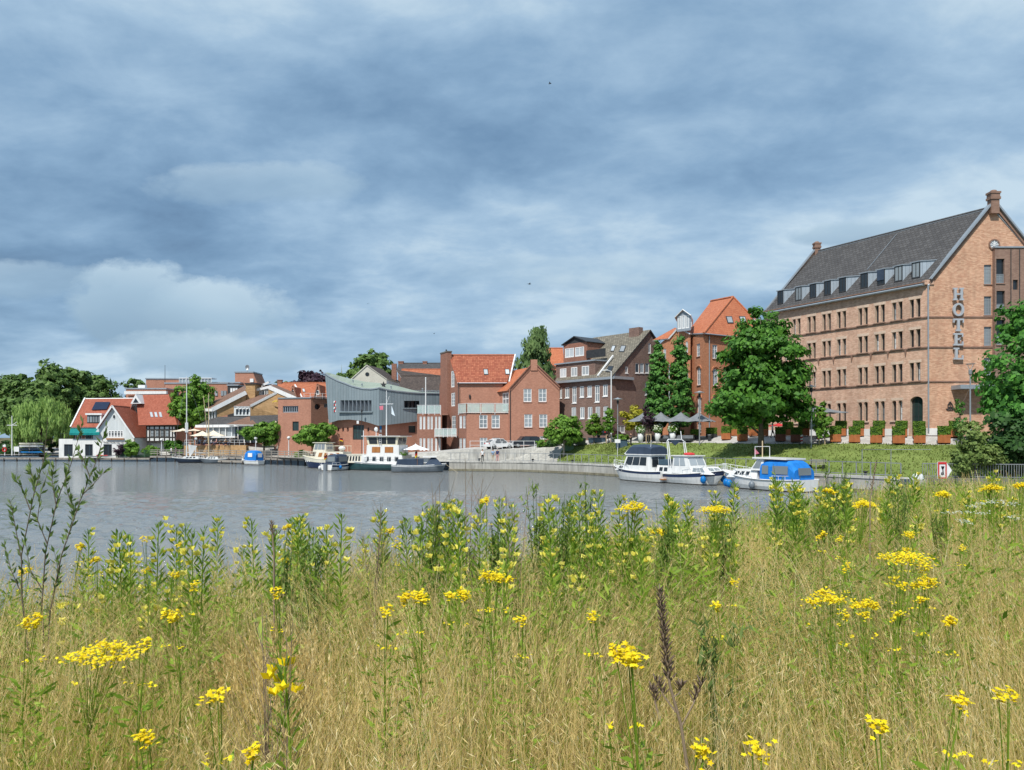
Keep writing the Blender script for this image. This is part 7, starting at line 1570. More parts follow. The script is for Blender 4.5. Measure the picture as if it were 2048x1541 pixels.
for px, Y, yt, lab in ((1222.5, 105, 742.5, 'tall white street light with short arm at the corner of the brown house'), (1338.5, 101, 729, 'tall white street light between the two columnar trees')):
 p = ground_at(px, Y); t = thing('street_light', lab, 'lamp', p); H = az(yt, Y) - p.z; MB().tube([(0, 0, 0), (0, 0, H)], [.12, .07], 8).build('pole', 'steel_white', t, True); MB().tube([(0, 0, H - .05), (-.5, 0, H + .1)], .04, 5).build('arm', 'steel_white', t, True); MB().obox((-.85, 0, H + .12), (.38, 0, .03), (0, .13, 0), (0, 0, .06)).build('lamp_head', 'steel_white', t, True)
p = (ax(851, 121), 121.3, az(828, 121.5)); t = thing('flagpole', 'bare white flagpole on the roof terrace of the brick house', 'flagpole', p); MB().tube([(0, 0, 0), (0, 0, az(757, 121.3) - p[2])], [.09, .08], 8).build('pole', 'white_paint', t, True); MB().ball((0, 0, az(756.5, 121.3) - p[2]), .12, 8).build('cap', 'white_paint', t, True)
t = thing('signal_mast', 'white flag mast with crosstree on the grass left of the boathouse', 'mast', (ax(24, 150.5), 150.5, 1.2)); H = az(832, 150.5) - 1.2; MB().tube([(0, 0, 0), (0, 0, H)], [.12, .07], 8).build('pole', 'white_paint', t, True); hy = az(851, 150.5) - 1.2; MB().tube([(-1.0, 0, hy), (1.0, 0, hy)], .06, 6).build('yard_arm', 'white_paint', t, True); MB().tube([(0, 0, hy), (.95, 0, hy + .65)], .05, 6).build('gaff', 'white_paint', t, True)
p = (ax(723, 126), 126.2, 1.6); t = thing('street_lamp', 'thin dark lamp post before the museum entrance', 'lamp', p); MB().tube([(0, 0, 0), (0, 0, az(822, 126) - 1.6)], .05, 6).build('pole', 'steel_dark', t, True); MB().ball((0, 0, az(822, 126) - 1.6), (.2, .2, .24), 8).build('lantern', 'steel_dark', t, True)
def sign_right():
 Y = 57.6; p = at(1890, 958, Y); t = thing('waterway_sign', 'white arrow shaped waterway board with red framed black symbol', 'sign', p); R = lambda x, y, o=0: V3((ax(x, Y) - p.x, -.02 - o, az(y, Y) - p.z))
 MB().prism([R(1875, 958), R(1893, 958), R(1903.5, 941), R(1892, 924), R(1875, 924)], (0, .05, 0)).build('board', 'white_paint', t, True)
 for a, b, c, d in ((1875.6, 957.5, 1878.3, 924.5), (1890.5, 957.5, 1893, 924.5), (1878.3, 929, 1890.5, 924.5), (1878.3, 957.5, 1890.5, 955)): MB().box(R(a, b, .02), R(c, d, .0)).build('frame_bar', 'paint_red', t, True)
 for q in ([(1881.5, 933), (1888.5, 933), (1887, 938), (1883, 938)], [(1884, 938), (1886, 938), (1887.5, 950), (1885.5, 950)], [(1882, 946), (1884, 944), (1885, 951), (1882, 950)]): MB().prism([R(*k, .02) for k in q], (0, .02, 0)).build('symbol', 'paint_black', t, True)
 for x in (1879, 1889): MB().bar(R(x, 962, -.08), R(x, 930, -.08), .07, .07).build('post', 'steel_grey', t, True)
sign_right()
p = ground_at(1235, 95.5); t = thing('notice_sign', 'small white notice on a thin post at the top of the lawn', 'sign', p); MB().tube([(0, 0, -.5), (0, 0, 1.3)], .03, 6).build('post', 'steel_white', t, True); zz = az(883, 95.5) - p.z; MB().box((-.35, -.06, zz - .2), (.35, -.03, zz + .25)).build('board', 'white_paint', t, True)
p = ground_at(1141, 106.5); t = thing('notice_board', 'white board on a dark display case near the small round tree', 'sign', p); MB().box((-.75, 0, az(884, 106.5) - p.z - .3), (.75, .25, az(868, 106.5) - p.z)).build('case', 'steel_dark', t, True); MB().box((-.65, -.06, az(880, 106.5) - p.z), (.65, -.01, az(874, 106.5) - p.z)).build('panel', 'white_paint', t, True)
for x in (-.6, .6): MB().bar((x, .1, 0), (x, .1, az(884, 106.5) - p.z - .3), .1, .1).build('post', 'steel_dark', t, True)
p = ground_at(1138, 104); t = thing('utility_cabinet', 'pale green utility cabinet at the lawn corner', 'cabinet', p); MB().box((-.62, -.3, 0), (.62, .3, az(880, 104) - p.z)).build('body', 'paint_green', t, True); MB().box((-.68, -.36, az(880, 104) - p.z), (.68, .36, az(880, 104) - p.z + .06)).build('lid', 'paint_green', t, True); MB().box((-.02, -.32, .1), (.02, -.3, az(880, 104) - p.z - .1)).build('door_joint', 'steel_dark', t, True)
for x0, x1, m, lab in ((1150, 1171, 'paint_olive', 'olive green waste container beside the pale green cabinet'), (1177, 1211, 'paint_bluegrey', 'long blue grey container on the lawn edge')):
 Y = 105; p = ground_at((x0 + x1) / 2, Y); t = thing('waste_container', lab, 'container', p); w = (x1 - x0) / F * Y / 2; h = az(878, Y) - p.z; MB().poly([(-w * .94, -.5, .05), (w * .94, -.5, .05), (w * .94, .5, .05), (-w * .94, .5, .05), (-w, -.6, h), (w, -.6, h), (w, .6, h), (-w, .6, h)], [(0, 1, 5, 4), (1, 2, 6, 5), (2, 3, 7, 6), (3, 0, 4, 7)]).build('body', m, t, True); MB().prism([(-w - .04, -.64, h), (w + .04, -.64, h), (w + .04, .64, h + .1), (-w - .04, .64, h + .1)], (0, 0, .06)).build('lid', m, t, True)
p = ground_at(1243, 99); t = thing('service_counter', 'blue grey service counter of the beer garden next to the waiter', 'counter', p); MB().box((-.7, -.3, 0), (.7, .3, 1.05)).build('body', 'paint_bluegrey', t, True); MB().box((-.78, -.38, 1.05), (.78, .38, 1.1)).build('top', 'steel_dark', t, True)
t = thing('information_board', 'white board on legs beside the rowing boat rack', 'sign', (ax(33, 150.5), 150.5, 1.2)); MB().box((-.5, -.03, .7), (.5, .03, 1.7)).build('board', 'white_paint', t, True)
for x in (-.45, .45): MB().bar((x, .06, 0), (x, .06, 1.7), .07, .07).build('leg', 'steel_white', t, True)
t = thing('lifebuoy_post', 'red lifebuoy on a post at the water edge far left', 'lifebuoy', (ax(9, 151), 151, 1.15)); MB().bar((0, .1, 0), (0, .1, 2.2), .12, .12).build('post', 'steel_white', t, True); mb = MB()
for k in range(16): a0, a1 = 2 * math.pi * k / 16, 2 * math.pi * (k + 1) / 16; mb.tube([(.36 * math.cos(a0), 0, 1.15 + .36 * math.sin(a0)), (.36 * math.cos(a1), 0, 1.15 + .36 * math.sin(a1))], .13, 6, 0, False)
mb.build('ring', 'paint_red', t, True); MB().box((-.28, -.1, 1.7), (.28, .1, 2.1)).build('sign_plate', 'white_paint', t, True)
t = thing('mesh_fence', 'green wire mesh fence in front of the boathouse bushes', 'fence', (ax(270, 149), 149, 1.0)); pts = [(233, 149.6), (251, 149.3), (269.5, 149), (289, 148.8), (309, 148.6)]
for i, (x, y) in enumerate(pts): MB().bar((ax(x, y), y, .8), (ax(x, y), y, 2.25), .08, .08).build('post', 'paint_green', t)
for (a, b), (c, d) in zip(pts[:-1], pts[1:]):
 for k in range(6): z = .95 + k * .24; MB().bar((ax(a, b), b, z), (ax(c, d), d, z), .03, .03).build('wire', 'paint_green', t)
 for k in range(1, 9): f = k / 9; x, y = ax(a, b) * (1 - f) + ax(c, d) * f, b * (1 - f) + d * f; MB().bar((x, y, .9), (x, y, 2.2), .025, .025).build('wire', 'paint_green', t)
def car(label, p, rz, L, W, H, body, suv=False):
 t = thing('parked_car', label, 'car', p, rz); prof = [(-L / 2, .35), (-L / 2 + .03, .75), (-L / 2 + .15, .92), (-L * .30, H - .12), (-L * .20, H), (L * .08, H), (L * .24, .98), (L * .42, .88), (L / 2 - .04, .68), (L / 2, .35)] if not suv else [(-L / 2, .4), (-L / 2 + .02, .95), (-L * .43, H - .1), (-L * .34, H), (L * .06, H), (L * .22, 1.08), (L * .44, .98), (L / 2 - .03, .75), (L / 2, .4)]
 n = len(prof); mb = MB(); half = lambda z: W / 2 if z < .95 else W / 2 * (1 - .18 * (z - .95) / (H - .95))
 for i in range(n - 1):
  a, b = prof[i], prof[i + 1]; mb.face([(a[0], -half(a[1]), a[1]), (b[0], -half(b[1]), b[1]), (b[0], half(b[1]), b[1]), (a[0], half(a[1]), a[1])])
 for sg in (-1, 1):
  for i in range(n - 1): a, b = prof[i], prof[i + 1]; mb.face([(a[0], sg * half(a[1]), a[1]), (b[0], sg * half(b[1]), b[1]), (b[0], sg * W / 2, .35), (a[0], sg * W / 2, .35)])
 mb.build('body', body, t, True)
 top = [q for q in prof if q[1] > .93 and q[1] <= H]; lo, hi = prof[2 if not suv else 1], prof[6 if not suv else 5]
 for sg in (-1, 1):
  A = [(prof[3 if not suv else 2][0] + .12, 1.0), (hi[0] - .1, 1.02), (L * .07, H - .09), (prof[4 if not suv else 3][0] + .08, H - .09)]
  for f0, f1 in ((0, .48), (.53, 1)):
   Q = [V3((A[0][0] + (A[1][0] - A[0][0]) * f, 0, A[0][1])) for f in (f0, f1)] + [V3((A[3][0] + (A[2][0] - A[3][0]) * f, 0, A[2][1])) for f in (f1, f0)]; MB().prism([(q.x, sg * (half(q.z) + .006), q.z) for q in Q], (0, sg * .012, 0)).build('side_window', 'glass_dark', t, True)
 MB().prism([(hi[0] - .06, -W * .4, 1.06), (hi[0] - .06, W * .4, 1.06), (L * .1, W * .36, H - .06), (L * .1, -W * .36, H - .06)], (.04, 0, .05)).build('windscreen', 'glass_dark', t, True)
 r = prof[3 if not suv else 2]; MB().prism([(-L / 2 + .16, -W * .38, 1.0), (-L / 2 + .16, W * .38, 1.0), (r[0] - .02, W * .34, H - .2), (r[0] - .02, -W * .34, H - .2)], (-.04, 0, .05)).build('rear_window', 'glass_dark', t, True)
 for x in (-L * .31, L * .32):
  for sg in (-1, 1):
   mb = MB(); mb.lathe([(0, -.1), (.24, -.1), (.33, -.08), (.34, 0), (.33, .08), (.24, .1), (0, .1)], 16); mb.v = [(q[0] + x, q[2] + sg * (W / 2 - .06), q[1] + .34) for q in mb.v]; w_ = mb.build('wheel', 'rubber', t, True)
   mb = MB(); mb.lathe([(0, .11), (.2, .11), (.22, .09)], 12); mb.v = [(q[0] + x, sg * (q[2] + W / 2 - .05), q[1] + .34) for q in mb.v]; mb.build('rim', 'steel_grey', w_, True)
 for sg in (-1, 1): MB().box((L / 2 - .14, sg * W * .38 - .14, .66), (L / 2 - .02, sg * W * .38 + .14, .78)).build('headlight', 'lamp_glass', t, True); MB().box((-L / 2 - .01, sg * W * .4 - .1, .75), (-L / 2 + .1, sg * W * .4 + .1, .9)).build('tail_light', 'paint_red', t, True)
p = V3((ax(998, 110), 110, 2.95)); car('white compact car parked behind the retaining wall', p, .5, 3.9, 1.75, 1.5, 'car_white'); p = V3((ax(1050, 111.5), 111.5, 3.15)); car('dark estate car parked against the red brick gable', p, math.pi + .35, 4.4, 1.85, 1.65, 'car_dark', True); p = ground_at(1217, 108.5); car('black car parked at the base of the brown brick house', p, .9, 4.2, 1.8, 1.5, 'car_black')
def person(label, p, h, rz, top, legs, hair='hair', pose='stand', skirt=False, carry=None):
 t = thing('person', label, 'person', p, rz); s = h / 1.75
 J = {'hip': (0, 0, .95), 'waist': (0, 0, 1.12), 'chest': (0, .0, 1.36), 'neck': (0, 0, 1.5), 'head': (0, -.02, 1.66), 'top': (0, -.01, 1.76)}
 if pose == 'sit': kn = lambda sg: (sg * .12, -.42, .52); ft = lambda sg: (sg * .12, -.45, .06); dz = -.45
 elif pose == 'walk': kn = lambda sg: (sg * .1, -.12 * sg - .05, .5); ft = lambda sg: (sg * .1, -.22 * sg, .06); dz = 0
 else: kn = lambda sg: (sg * .11, -.02, .5); ft = lambda sg: (sg * .13, .02, .06); dz = 0
 Z = lambda q: (q[0] * s, q[1] * s, (q[2] + dz) * s); verts, edges, rad = [], [], []
 def add(q, r, par=None): verts.append(q); rad.append(r * s); (edges.append((par, len(verts) - 1)) if par is not None else None); return len(verts) - 1
 i0 = add(Z(J['hip']), .155); i1 = add(Z(J['waist']), .14, i0); i2 = add(Z(J['chest']), .165, i1); i3 = add(Z(J['neck']), .062, i2); i4 = add(Z((0, -.015, 1.6)), .098, i3); add(Z((0, -.01, 1.7)), .092, i4)
 for sg in (-1, 1):
  hp = add(Z((sg * .1, 0, .9)), .10, i0); k = add(tuple(v * s for v in kn(sg)), .066, hp); a = add(tuple(v * s for v in ft(sg)), .045, k); add((ft(sg)[0] * s, (ft(sg)[1] - .16) * s, .035 * s), .038, a)
  sh = add(Z((sg * .19, 0, 1.41)), .062, i2)
  if pose == 'carry' : e = add(Z((sg * .26, -.1, 1.16)), .045, sh); w = add(Z((sg * .2, -.36, 1.25)), .034, e); add(Z((sg * .17, -.46, 1.27)), .034, w)
  elif pose == 'sit': e = add(Z((sg * .25, -.08, 1.15)), .045, sh); w = add(Z((sg * .16, -.32, 1.1)), .034, e); add(Z((sg * .13, -.41, 1.1)), .034, w)
  else: e = add(Z((sg * .25, .02, 1.14)), .045, sh); w = add(Z((sg * .27, -.07, .91)), .034, e); add(Z((sg * .26, -.1, .82)), .034, w)
 me = bpy.data.meshes.new('body'); me.from_pydata(verts, edges, []); o = bpy.data.objects.new('body', me); COL.objects.link(o); sk = o.modifiers.new('s', 'SKIN'); bpy.context.view_layer.update()
 for i, r in enumerate(rad): me.skin_vertices[0].data[i].radius = (r, r)
 me.skin_vertices[0].data[0].use_root = True; o.modifiers.new('d', 'SUBSURF').levels = 1; o.modifiers['d'].render_levels = 1
 bpy.context.view_layer.update(); m2 = bpy.data.meshes.new_from_object(o.evaluated_get(bpy.context.evaluated_depsgraph_get())); bpy.data.objects.remove(o)
 m2.materials.clear()
 for c in (top, legs, 'skin', 'paint_black'): m2.materials.append(MATS[c])
 for f in m2.polygons:
  c = f.center; z = c.z / s - dz; arm = abs(c.x) / s > .215
  f.material_index = 2 if z > 1.47 else (2 if arm and z < 1.27 else (0 if z > .98 or arm else (3 if c.z / s < .1 else 1))); f.use_smooth = True
 b = mesh_obj('body', m2, t)
 mb = MB(); hz = (1.70 + dz) * s; mb.ball((0, .015 * s, hz), (.105 * s, .115 * s, .1 * s), 10); mb.build('hair', hair, t, True, True)
 mb = MB(); mb.ball((0, -.115 * s, (1.615 + dz) * s), (.016 * s, .022 * s, .028 * s), 6); mb.build('nose', 'skin', t, True)
 if carry: MB().lathe([(0, 0), (.3, 0), (.32, .03), (0, .03)], 14, (0, -.5 * s, 1.3 * s)).build('tray', 'paint_black', t, True)
 return t
person('waiter in black clothes carrying a dark tray above the lawn', ground_at(1262, 98.5), 1.76, math.radians(-80), 'cloth_black', 'cloth_black', 'hair', 'carry', carry=True)
qz = QZ + .02
person('person in white shirt and dark shorts leaning by the quay railing', V3((ax(965, 104.8), 104.8, qz)), 1.7, .4, 'cloth_white', 'cloth_black', 'hair'); person('person in navy shirt and rose shorts standing behind the quay railing', V3((ax(995, 104.6), 104.6, qz)), 1.78, 2.9, 'cloth_navy', 'cloth_rose', 'hair_grey'); person('person in light blue top beside the navy shirted one on the quay', V3((ax(986, 105.2), 105.2, qz)), 1.72, 3.4, 'cloth_blue', 'cloth_beige', 'hair')
person('grey haired person in white shirt on the hotel terrace beside the big parasol', ground_at(1601, 88.8), 1.8, -.5, 'cloth_white', 'cloth_navy', 'hair_grey'); person('second person in pale blue shirt on the hotel terrace', ground_at(1608.5, 89.6), 1.68, .6, 'cloth_blue', 'cloth_navy', 'hair_grey'); person('person in white top and dark skirt walking under the maple', ground_at(1545, 90), 1.7, 1.2, 'cloth_white', 'cloth_black', 'hair', 'walk')
gl = ['cloth_white', 'cloth_blue', 'cloth_rose', 'cloth_white', 'cloth_navy', 'cloth_white', 'cloth_beige']
for i, (px, Y, c) in enumerate(((397, 145.6, 'cloth_blue'), (408, 144.6, 'cloth_white'), (420, 143.8, 'cloth_white'), (430.5, 143.3, 'cloth_rose'), (449, 143.0, 'cloth_beige'), (458, 142.8, 'cloth_white'))): person('guest in %s top seated on the restaurant terrace, %s from the boathouse' % (c.split('_')[1], ORD[i]), V3((ax(px, Y), Y + .6, az(891, 145))), 1.75, random.uniform(-2, 2), c, 'cloth_navy', random.choice(['hair', 'hair_grey']), 'sit')
for i, (px, Y, c) in enumerate(((566, 141.5, 'cloth_white'), (579, 141, 'cloth_rose'))): person('guest in %s top sitting above the stone steps by the brick block' % c.split('_')[1], V3((ax(px, Y), Y, 2.75)), 1.75, random.uniform(-1, 1), c, 'cloth_black', 'hair', 'sit')
for i, (px, Y, c) in enumerate(((337, 147.2, 'cloth_white'), (346, 147.1, 'cloth_navy'))): person('visitor in %s top standing on the timber jetty by the boathouse hedge' % c.split('_')[1], V3((ax(px, Y), Y + 1.2, 1.15)), 1.7, 2.5, c, 'cloth_navy', 'hair')
def table_set(label, p, group):
 t = thing('garden_table', label, 'table', p, random.uniform(0, 3), group); MB().box((-.45, -.45, .7), (.45, .45, .74)).build('table_top', 'timber_varnish', t, True)
 for x in (-.38, .38):
  for y in (-.38, .38): MB().box((x - .03, y - .03, 0), (x + .03, y + .03, .7)).build('leg', 'steel_dark', t, True)
for i, px in enumerate((1296, 1312, 1328, 1350, 1368, 1384)): table_set('dark beer garden table, %s from the waiter under the grey parasols' % ORD[i], ground_at(px, 100.5 - i * .8), 'tables under the grey parasols')
for i, px in enumerate((402, 415, 426, 440, 455)): table_set('small terrace table, %s along the white terrace railing' % ORD[i], V3((ax(px, 146.5 - i * .7), 146.5 - i * .7, az(891, 145))), 'tables on the restaurant terrace')
bn = thing('lounge_bench', 'long low lounge bench with cushions under the grey parasols', 'bench', ground_at(1352, 96.8), -.75); MB().box((-2.2, -.4, .15), (2.2, .4, .45)).build('seat', 'steel_dark', bn, True); MB().box((-2.2, .3, .45), (2.2, .45, .85)).build('backrest', 'canvas_grey', bn, True)
for px, Y, lab in ((1419, 94.5, 'small dark litter bin at the lawn edge by the maple'),): p = ground_at(px, Y); t = thing('litter_bin', lab, 'bin', p); MB().lathe([(0, 0), (.2, 0), (.22, .75), (.18, .78), (.0, .78)], 12).build('body', 'steel_dark', t, True); MB().lathe([(.23, .7), (.24, .74), (.23, .78)], 12).build('rim', 'steel_grey', t, True)
for px, Y, lab in ((1538, 75.5, 'slatted grey bench on the lawn path below the maple'), (1633, 71.5, 'slatted grey bench at the promenade beside the tall weeds')):
 X = ax(px, Y); t = thing('park_bench', lab, 'bench', (X, Y, terr(X, Y)), -.9)
 for i in range(4): MB().box((-.85, -.2 + i * .12, .44), (.85, -.11 + i * .12, .48)).build('slat', 'timber_grey', t, True)
 for i in range(3): MB().box((-.85, .3, .55 + i * .14), (.85, .33, .64 + i * .14)).build('back_slat', 'timber_grey', t, True)
 for x in (-.7, .7): MB().box((x - .03, -.2, 0), (x + .03, .3, .44)).build('leg', 'steel_dark', t, True); MB().box((x - .03, .28, .44), (x + .03, .33, 1.0)).build('back_post', 'steel_dark', t, True)
for i, px in enumerate((1603.5, 1637.5)):
 Y = 84; p = ground_at(px, Y); t = thing('warning_post', 'red and white striped warning board %s the lamp post on the hotel terrace' % ('left of' if i == 0 else 'right of'), 'sign', p)
 for k in range(5): MB().prism([(-.12, 0, .1 + k * .18), (.12, 0, .18 + k * .18), (.12, 0, .36 + k * .18), (-.12, 0, .28 + k * .18)], (0, .04, 0)).build('stripe', 'paint_red' if k % 2 else 'white_paint', t, True)
 MB().box((-.2, -.1, 0), (.2, .15, .1)).build('foot', 'rubber', t, True)
p = at(1800, 970, 58.6); t = thing('covered_dinghy', 'upturned white dinghy cover standing at the quay corner by the stone wall', 'boat', (ax(1840, 57.5), 57.8, QZ)); mb = MB(); mb.ball((0, 0, .1), (.5, .3, .55), 9); mb.build('cover', 'pot_white', t, True, True); MB().box((-.5, -.3, -.6), (.5, .3, .1)).build('base', 'stone_grey', t, True)
for i, (px, py, Y, sc) in enumerate(((1100, 168, 90, 1.0), (1059, 569, 110, 1.4), (868, 668, 140, 1.2), (736, 608, 140, 1.0))):
 t = thing('bird', ['small dark bird highest in the sky', 'dark bird gliding above the red brick house', 'tiny bird low over the museum roof', 'tiny bird above the white gabled house'][i], 'bird', at(px, py, Y), .6 * i, None, sc * .8)
 mb = MB(); mb.tube([(-.22, 0, 0), (-.1, 0, .02), (.08, 0, .03), (.2, 0, .05)], [.015, .055, .06, .03], 6)
 for sg in (-1, 1): mb.poly([(.08, 0, .04), (-.08, 0, .04), (-.12, sg * .22, .14), (.0, sg * .24, .15), (-.16, sg * .5, .08)], [(0, 1, 2, 3), (3, 2, 4)])
 mb.build('body', 'paint_black', t, True)
# ---------------------------------------------------------------- trees
def tree(name, label, base, spec, leaf, nclump, nleaf, size, crad, trunk_r=.25, trunk_h=None, bark='bark', seed=1, limbs=10, cat='tree', group=None, up=.35, ratio=.62, hollow=.35, droop=0.0, lean=(0, 0)):
 """spec: list of ellipsoids (dx,dy,zc,rx,ry,rz) above the base; leaf clumps are spread through their outer volume"""
 t = thing(name, label, cat, base, 0, group); rs = np.random.RandomState(seed)
 wts = np.array([s[3] * s[5] + s[3] * s[4] for s in spec], float); wts /= wts.sum()
 C = []; N = []
 for k, s in enumerate(spec):
  m = max(3, int(nclump * wts[k])); d = rs.normal(0, 1, (m, 3)); d /= np.linalg.norm(d, axis=1)[:, None]
  r = 1 - np.abs(rs.normal(0, hollow, (m, 1))); r = np.clip(r, .1, 1.06) * np.where(rs.uniform(0, 1, (m, 1)) < .13, 1.13, 1); C.append(d * r * np.array(s[3:6]) + np.array([s[0], s[1], s[2]])); N.append(d)
 C = np.concatenate(C); N = np.concatenate(N); m = len(C)
 per = np.maximum(4, (nleaf / m * rs.uniform(.5, 1.6, m)).astype(int)); idx = np.repeat(np.arange(m), per); n = len(idx)
 cr = crad * rs.uniform(.6, 1.4, m)
 off = rs.normal(0, 1, (n, 3)); off /= np.linalg.norm(off, axis=1)[:, None]; off *= (rs.uniform(0, 1, (n, 1)) ** .45); off[:, 2] *= .62
 P = C[idx] + off * cr[idx][:, None]
 if droop: k = rs.uniform(0, 1, n) ** 1.2; P[:, 2] -= droop * k
 nn = N[idx] * .6 + off * .9 + rs.normal(0, .45, (n, 3)); nn[:, 2] += up; nn /= np.linalg.norm(nn, axis=1)[:, None]
 A = np.cross(nn, rs.normal(0, 1, (n, 3))); A /= np.linalg.norm(A, axis=1)[:, None]
 if droop: A = A * .35 + np.array([0, 0, -1.0]); A /= np.linalg.norm(A, axis=1)[:, None]
 B = np.cross(nn, A); B /= np.linalg.norm(B, axis=1)[:, None] + 1e-9; sz = size * rs.uniform(.45, 1.5, (n, 1)) * (.75 + .5 * rs.uniform(0, 1, m))[idx][:, None]; a, b = A * sz, B * sz * ratio
 V = np.stack([P - a, P + b - a * .15, P + a, P - b - a * .15], 1).reshape(-1, 3)
 mesh_obj('crown', mesh_np('crown', V, np.arange(4 * n).reshape(n, 4), leaf, uv=False), t)
 top = max(s[2] + s[5] * .55 for s in spec); cz = spec[0][2]; mb = MB(); th = trunk_h or cz
 mb.tube([(0, 0, -.4), (lean[0] * .3, lean[1] * .3, th * .5), (lean[0], lean[1], th), (spec[0][0] * .5 + lean[0], spec[0][1] * .5 + lean[1], top)], [trunk_r * 1.25, trunk_r * .9, trunk_r * .65, .04], 8)
 tk = mb.build('trunk', bark, t, True, True)
 if limbs:
  lb = MB(); pick = rs.choice(m, min(limbs, m), replace=False)
  for i in pick:
   e = C[i]; z0 = min(top * .9, max(th * .35, e[2] * rs.uniform(.4, .75))); lb.tube([(lean[0] * z0 / th if th else 0, lean[1] * z0 / th, z0), (e[0] * .5, e[1] * .5, z0 + (e[2] - z0) * .6), tuple(e)], [trunk_r * .42, trunk_r * .25, .02], 5)
  lb.build('limbs', bark, t, True)
 return t
G = ground_at
b = V3((ax(1522, 82), 82, 3.05))
tree('maple_tree', 'large dense green maple standing on the lawn before the hotel', b, [(-.1, 0, 6.4, 4.9, 4.6, 3.7), (.2, 0, 9.6, 4.3, 4.0, 3.6), (.25, 0, 12.6, 2.4, 2.3, 2.9), (-3.2, -.4, 5.0, 2.3, 2.2, 2.0), (3.0, -.5, 5.2, 2.2, 2.2, 2.0), (2.9, 0, 7.9, 1.9, 2.0, 1.9)], 'leaf_maple', 360, 30000, .25, 1.05, .34, 3.2, 'bark', 3, 16)
tree('park_tree', 'dark leafy tree at the picture edge beside the hotel stair tower', V3((ax(2088, 64), 64, 2.2)), [(0, 0, 7.6, 5.2, 4.5, 4.8), (-1.6, -1, 4.4, 3.8, 3.4, 3.2), (.6, 0, 11.6, 4.0, 3.4, 3.4), (2.5, -1, 6.5, 4.5, 4, 5)], 'leaf_right', 340, 24000, .22, 1.0, .4, 3.0, 'bark', 5, 14)
tree('park_tree', 'low dark leaved tree behind the picket fence', V3((ax(2062, 60), 60.5, 2.0)), [(0, 0, 2.6, 3.0, 2.4, 2.4), (-1.2, 0, 1.4, 2.0, 1.8, 1.5), (3, 0, 2.5, 3, 2.5, 2.5)], 'leaf_dark', 170, 11000, .2, .8, .2, 1.2, 'bark', 6, 6)  # darker leaf colour than the big tree behind it
tree('willow_bush', 'pale yellow green willow bush growing behind the picket fence', V3((ax(1950, 59.4), 59.4, 1.7)), [(0, 0, 1.5, 1.5, 1.3, 1.4), (-.2, 0, 2.9, 1.1, 1.0, 1.3), (-.9, 0, 1.0, .9, .9, .9), (.8, -.3, 1.2, 1.0, .9, 1.1)], 'leaf_silver', 150, 7500, .13, .5, .08, .8, 'bark_pale', 7, 10, cat='bush')
tree('young_conifer', 'thin young tree standing between hotel planters and entrance', G(1920, 75.5), [(0, 0, 1.9, .6, .6, 1.5), (0, 0, 3.4, .4, .4, 1.0)], 'leaf_column', 40, 900, .11, .3, .05, .6, 'bark', 9, 6)
for i, (px, yt, w, lab) in enumerate(((1316, 682, 1.45, 'slim dark columnar tree in front of the villa, the shorter of two'), (1358, 671, 1.6, 'slim dark columnar tree in front of the villa, the taller of two'))):
 Y = 101.5; p = G(px, Y); H = az(yt, Y) - p.z
 tree('columnar_tree', lab, p, [(0, 0, H * .30, w * 1.12, w * 1.12, H * .26), (0, 0, H * .52, w, w, H * .26), (0, 0, H * .74, w * .72, w * .72, H * .22), (0, 0, H * .9, w * .38, w * .38, H * .11)], 'leaf_column', 200, 9000, .2, .55, .16, H * .3, 'bark', 11 + i, 6, group='columnar trees in front of the villa')
Y = 103; p = G(1128, Y, -.1); tree('round_tree', 'small round green tree with twisted pale trunks beside the red gable', p, [(0, 0, 3.6, 2.25, 2.1, 1.75), (.3, 0, 4.6, 1.5, 1.5, 1.2), (-1.2, 0, 3.0, 1.2, 1.2, 1.0), (1.3, 0, 2.9, 1.1, 1.1, 1.0)], 'leaf_mid', 150, 8000, .2, .55, .16, 2.0, 'bark_pale', 14, 12)
tree('golden_shrub', 'yellow green young tree between cabinet and street light', G(1188, 104.5), [(0, 0, 2.3, 1.15, 1.1, 1.2), (.1, 0, 3.3, .6, .6, .7)], 'leaf_bright', 60, 2600, .17, .42, .07, 1.5, 'bark', 15, 6); tree('golden_shrub', 'golden leaved shrub behind the waiter and grey parasols', G(1268, 104), [(0, 0, 2.4, 1.6, 1.3, 1.9), (1.7, 0, 2.9, 1.6, 1.3, 1.3)], 'leaf_yellow', 80, 3400, .18, .5, .07, 1.2, 'bark', 16, 6, cat='shrub'); tree('golden_shrub', 'golden leaved shrub half hidden behind the columnar trees', G(1302, 104), [(0, 0, 2.6, 1.3, 1.2, 1.5)], 'leaf_yellow', 40, 1500, .18, .5, .07, 1.2, 'bark', 17, 4, cat='shrub')
def stakes(t, hs=(-.3, .3), h=1.3):
 for x in hs: MB().bar((x, 0, 0), (x, 0, h), .09, .09).build('stake', 'timber_pale', t, True)
 MB().bar((hs[0], 0, h - .1), (hs[-1], 0, h - .1), .06, .1).build('stake_tie', 'timber_pale', t, True)
stakes(tree('young_tree', 'slender young green tree with orange stakes beside the notice', G(1217, 102.5), [(0, 0, 2.9, .75, .7, 1.5), (.1, 0, 4.2, .4, .4, .8)], 'leaf_mid', 45, 1700, .15, .36, .06, 1.6, 'bark', 18, 6)); stakes(tree('young_tree', 'sparse dark young tree with wooden stakes between white pots', G(1297, 98), [(0, 0, 3.0, .8, .7, 1.4), (-.1, 0, 4.2, .5, .5, .7)], 'leaf_copper', 40, 900, .13, .4, .06, 1.8, 'bark', 19, 8)); stakes(tree('young_tree', 'small upright young tree under the big hotel parasol', G(1644, 82), [(0, 0, 2.1, .9, .8, 1.4), (0, 0, 3.6, .4, .4, 1.0)], 'leaf_mid', 55, 2200, .14, .36, .06, 1.2, 'bark', 20, 6))
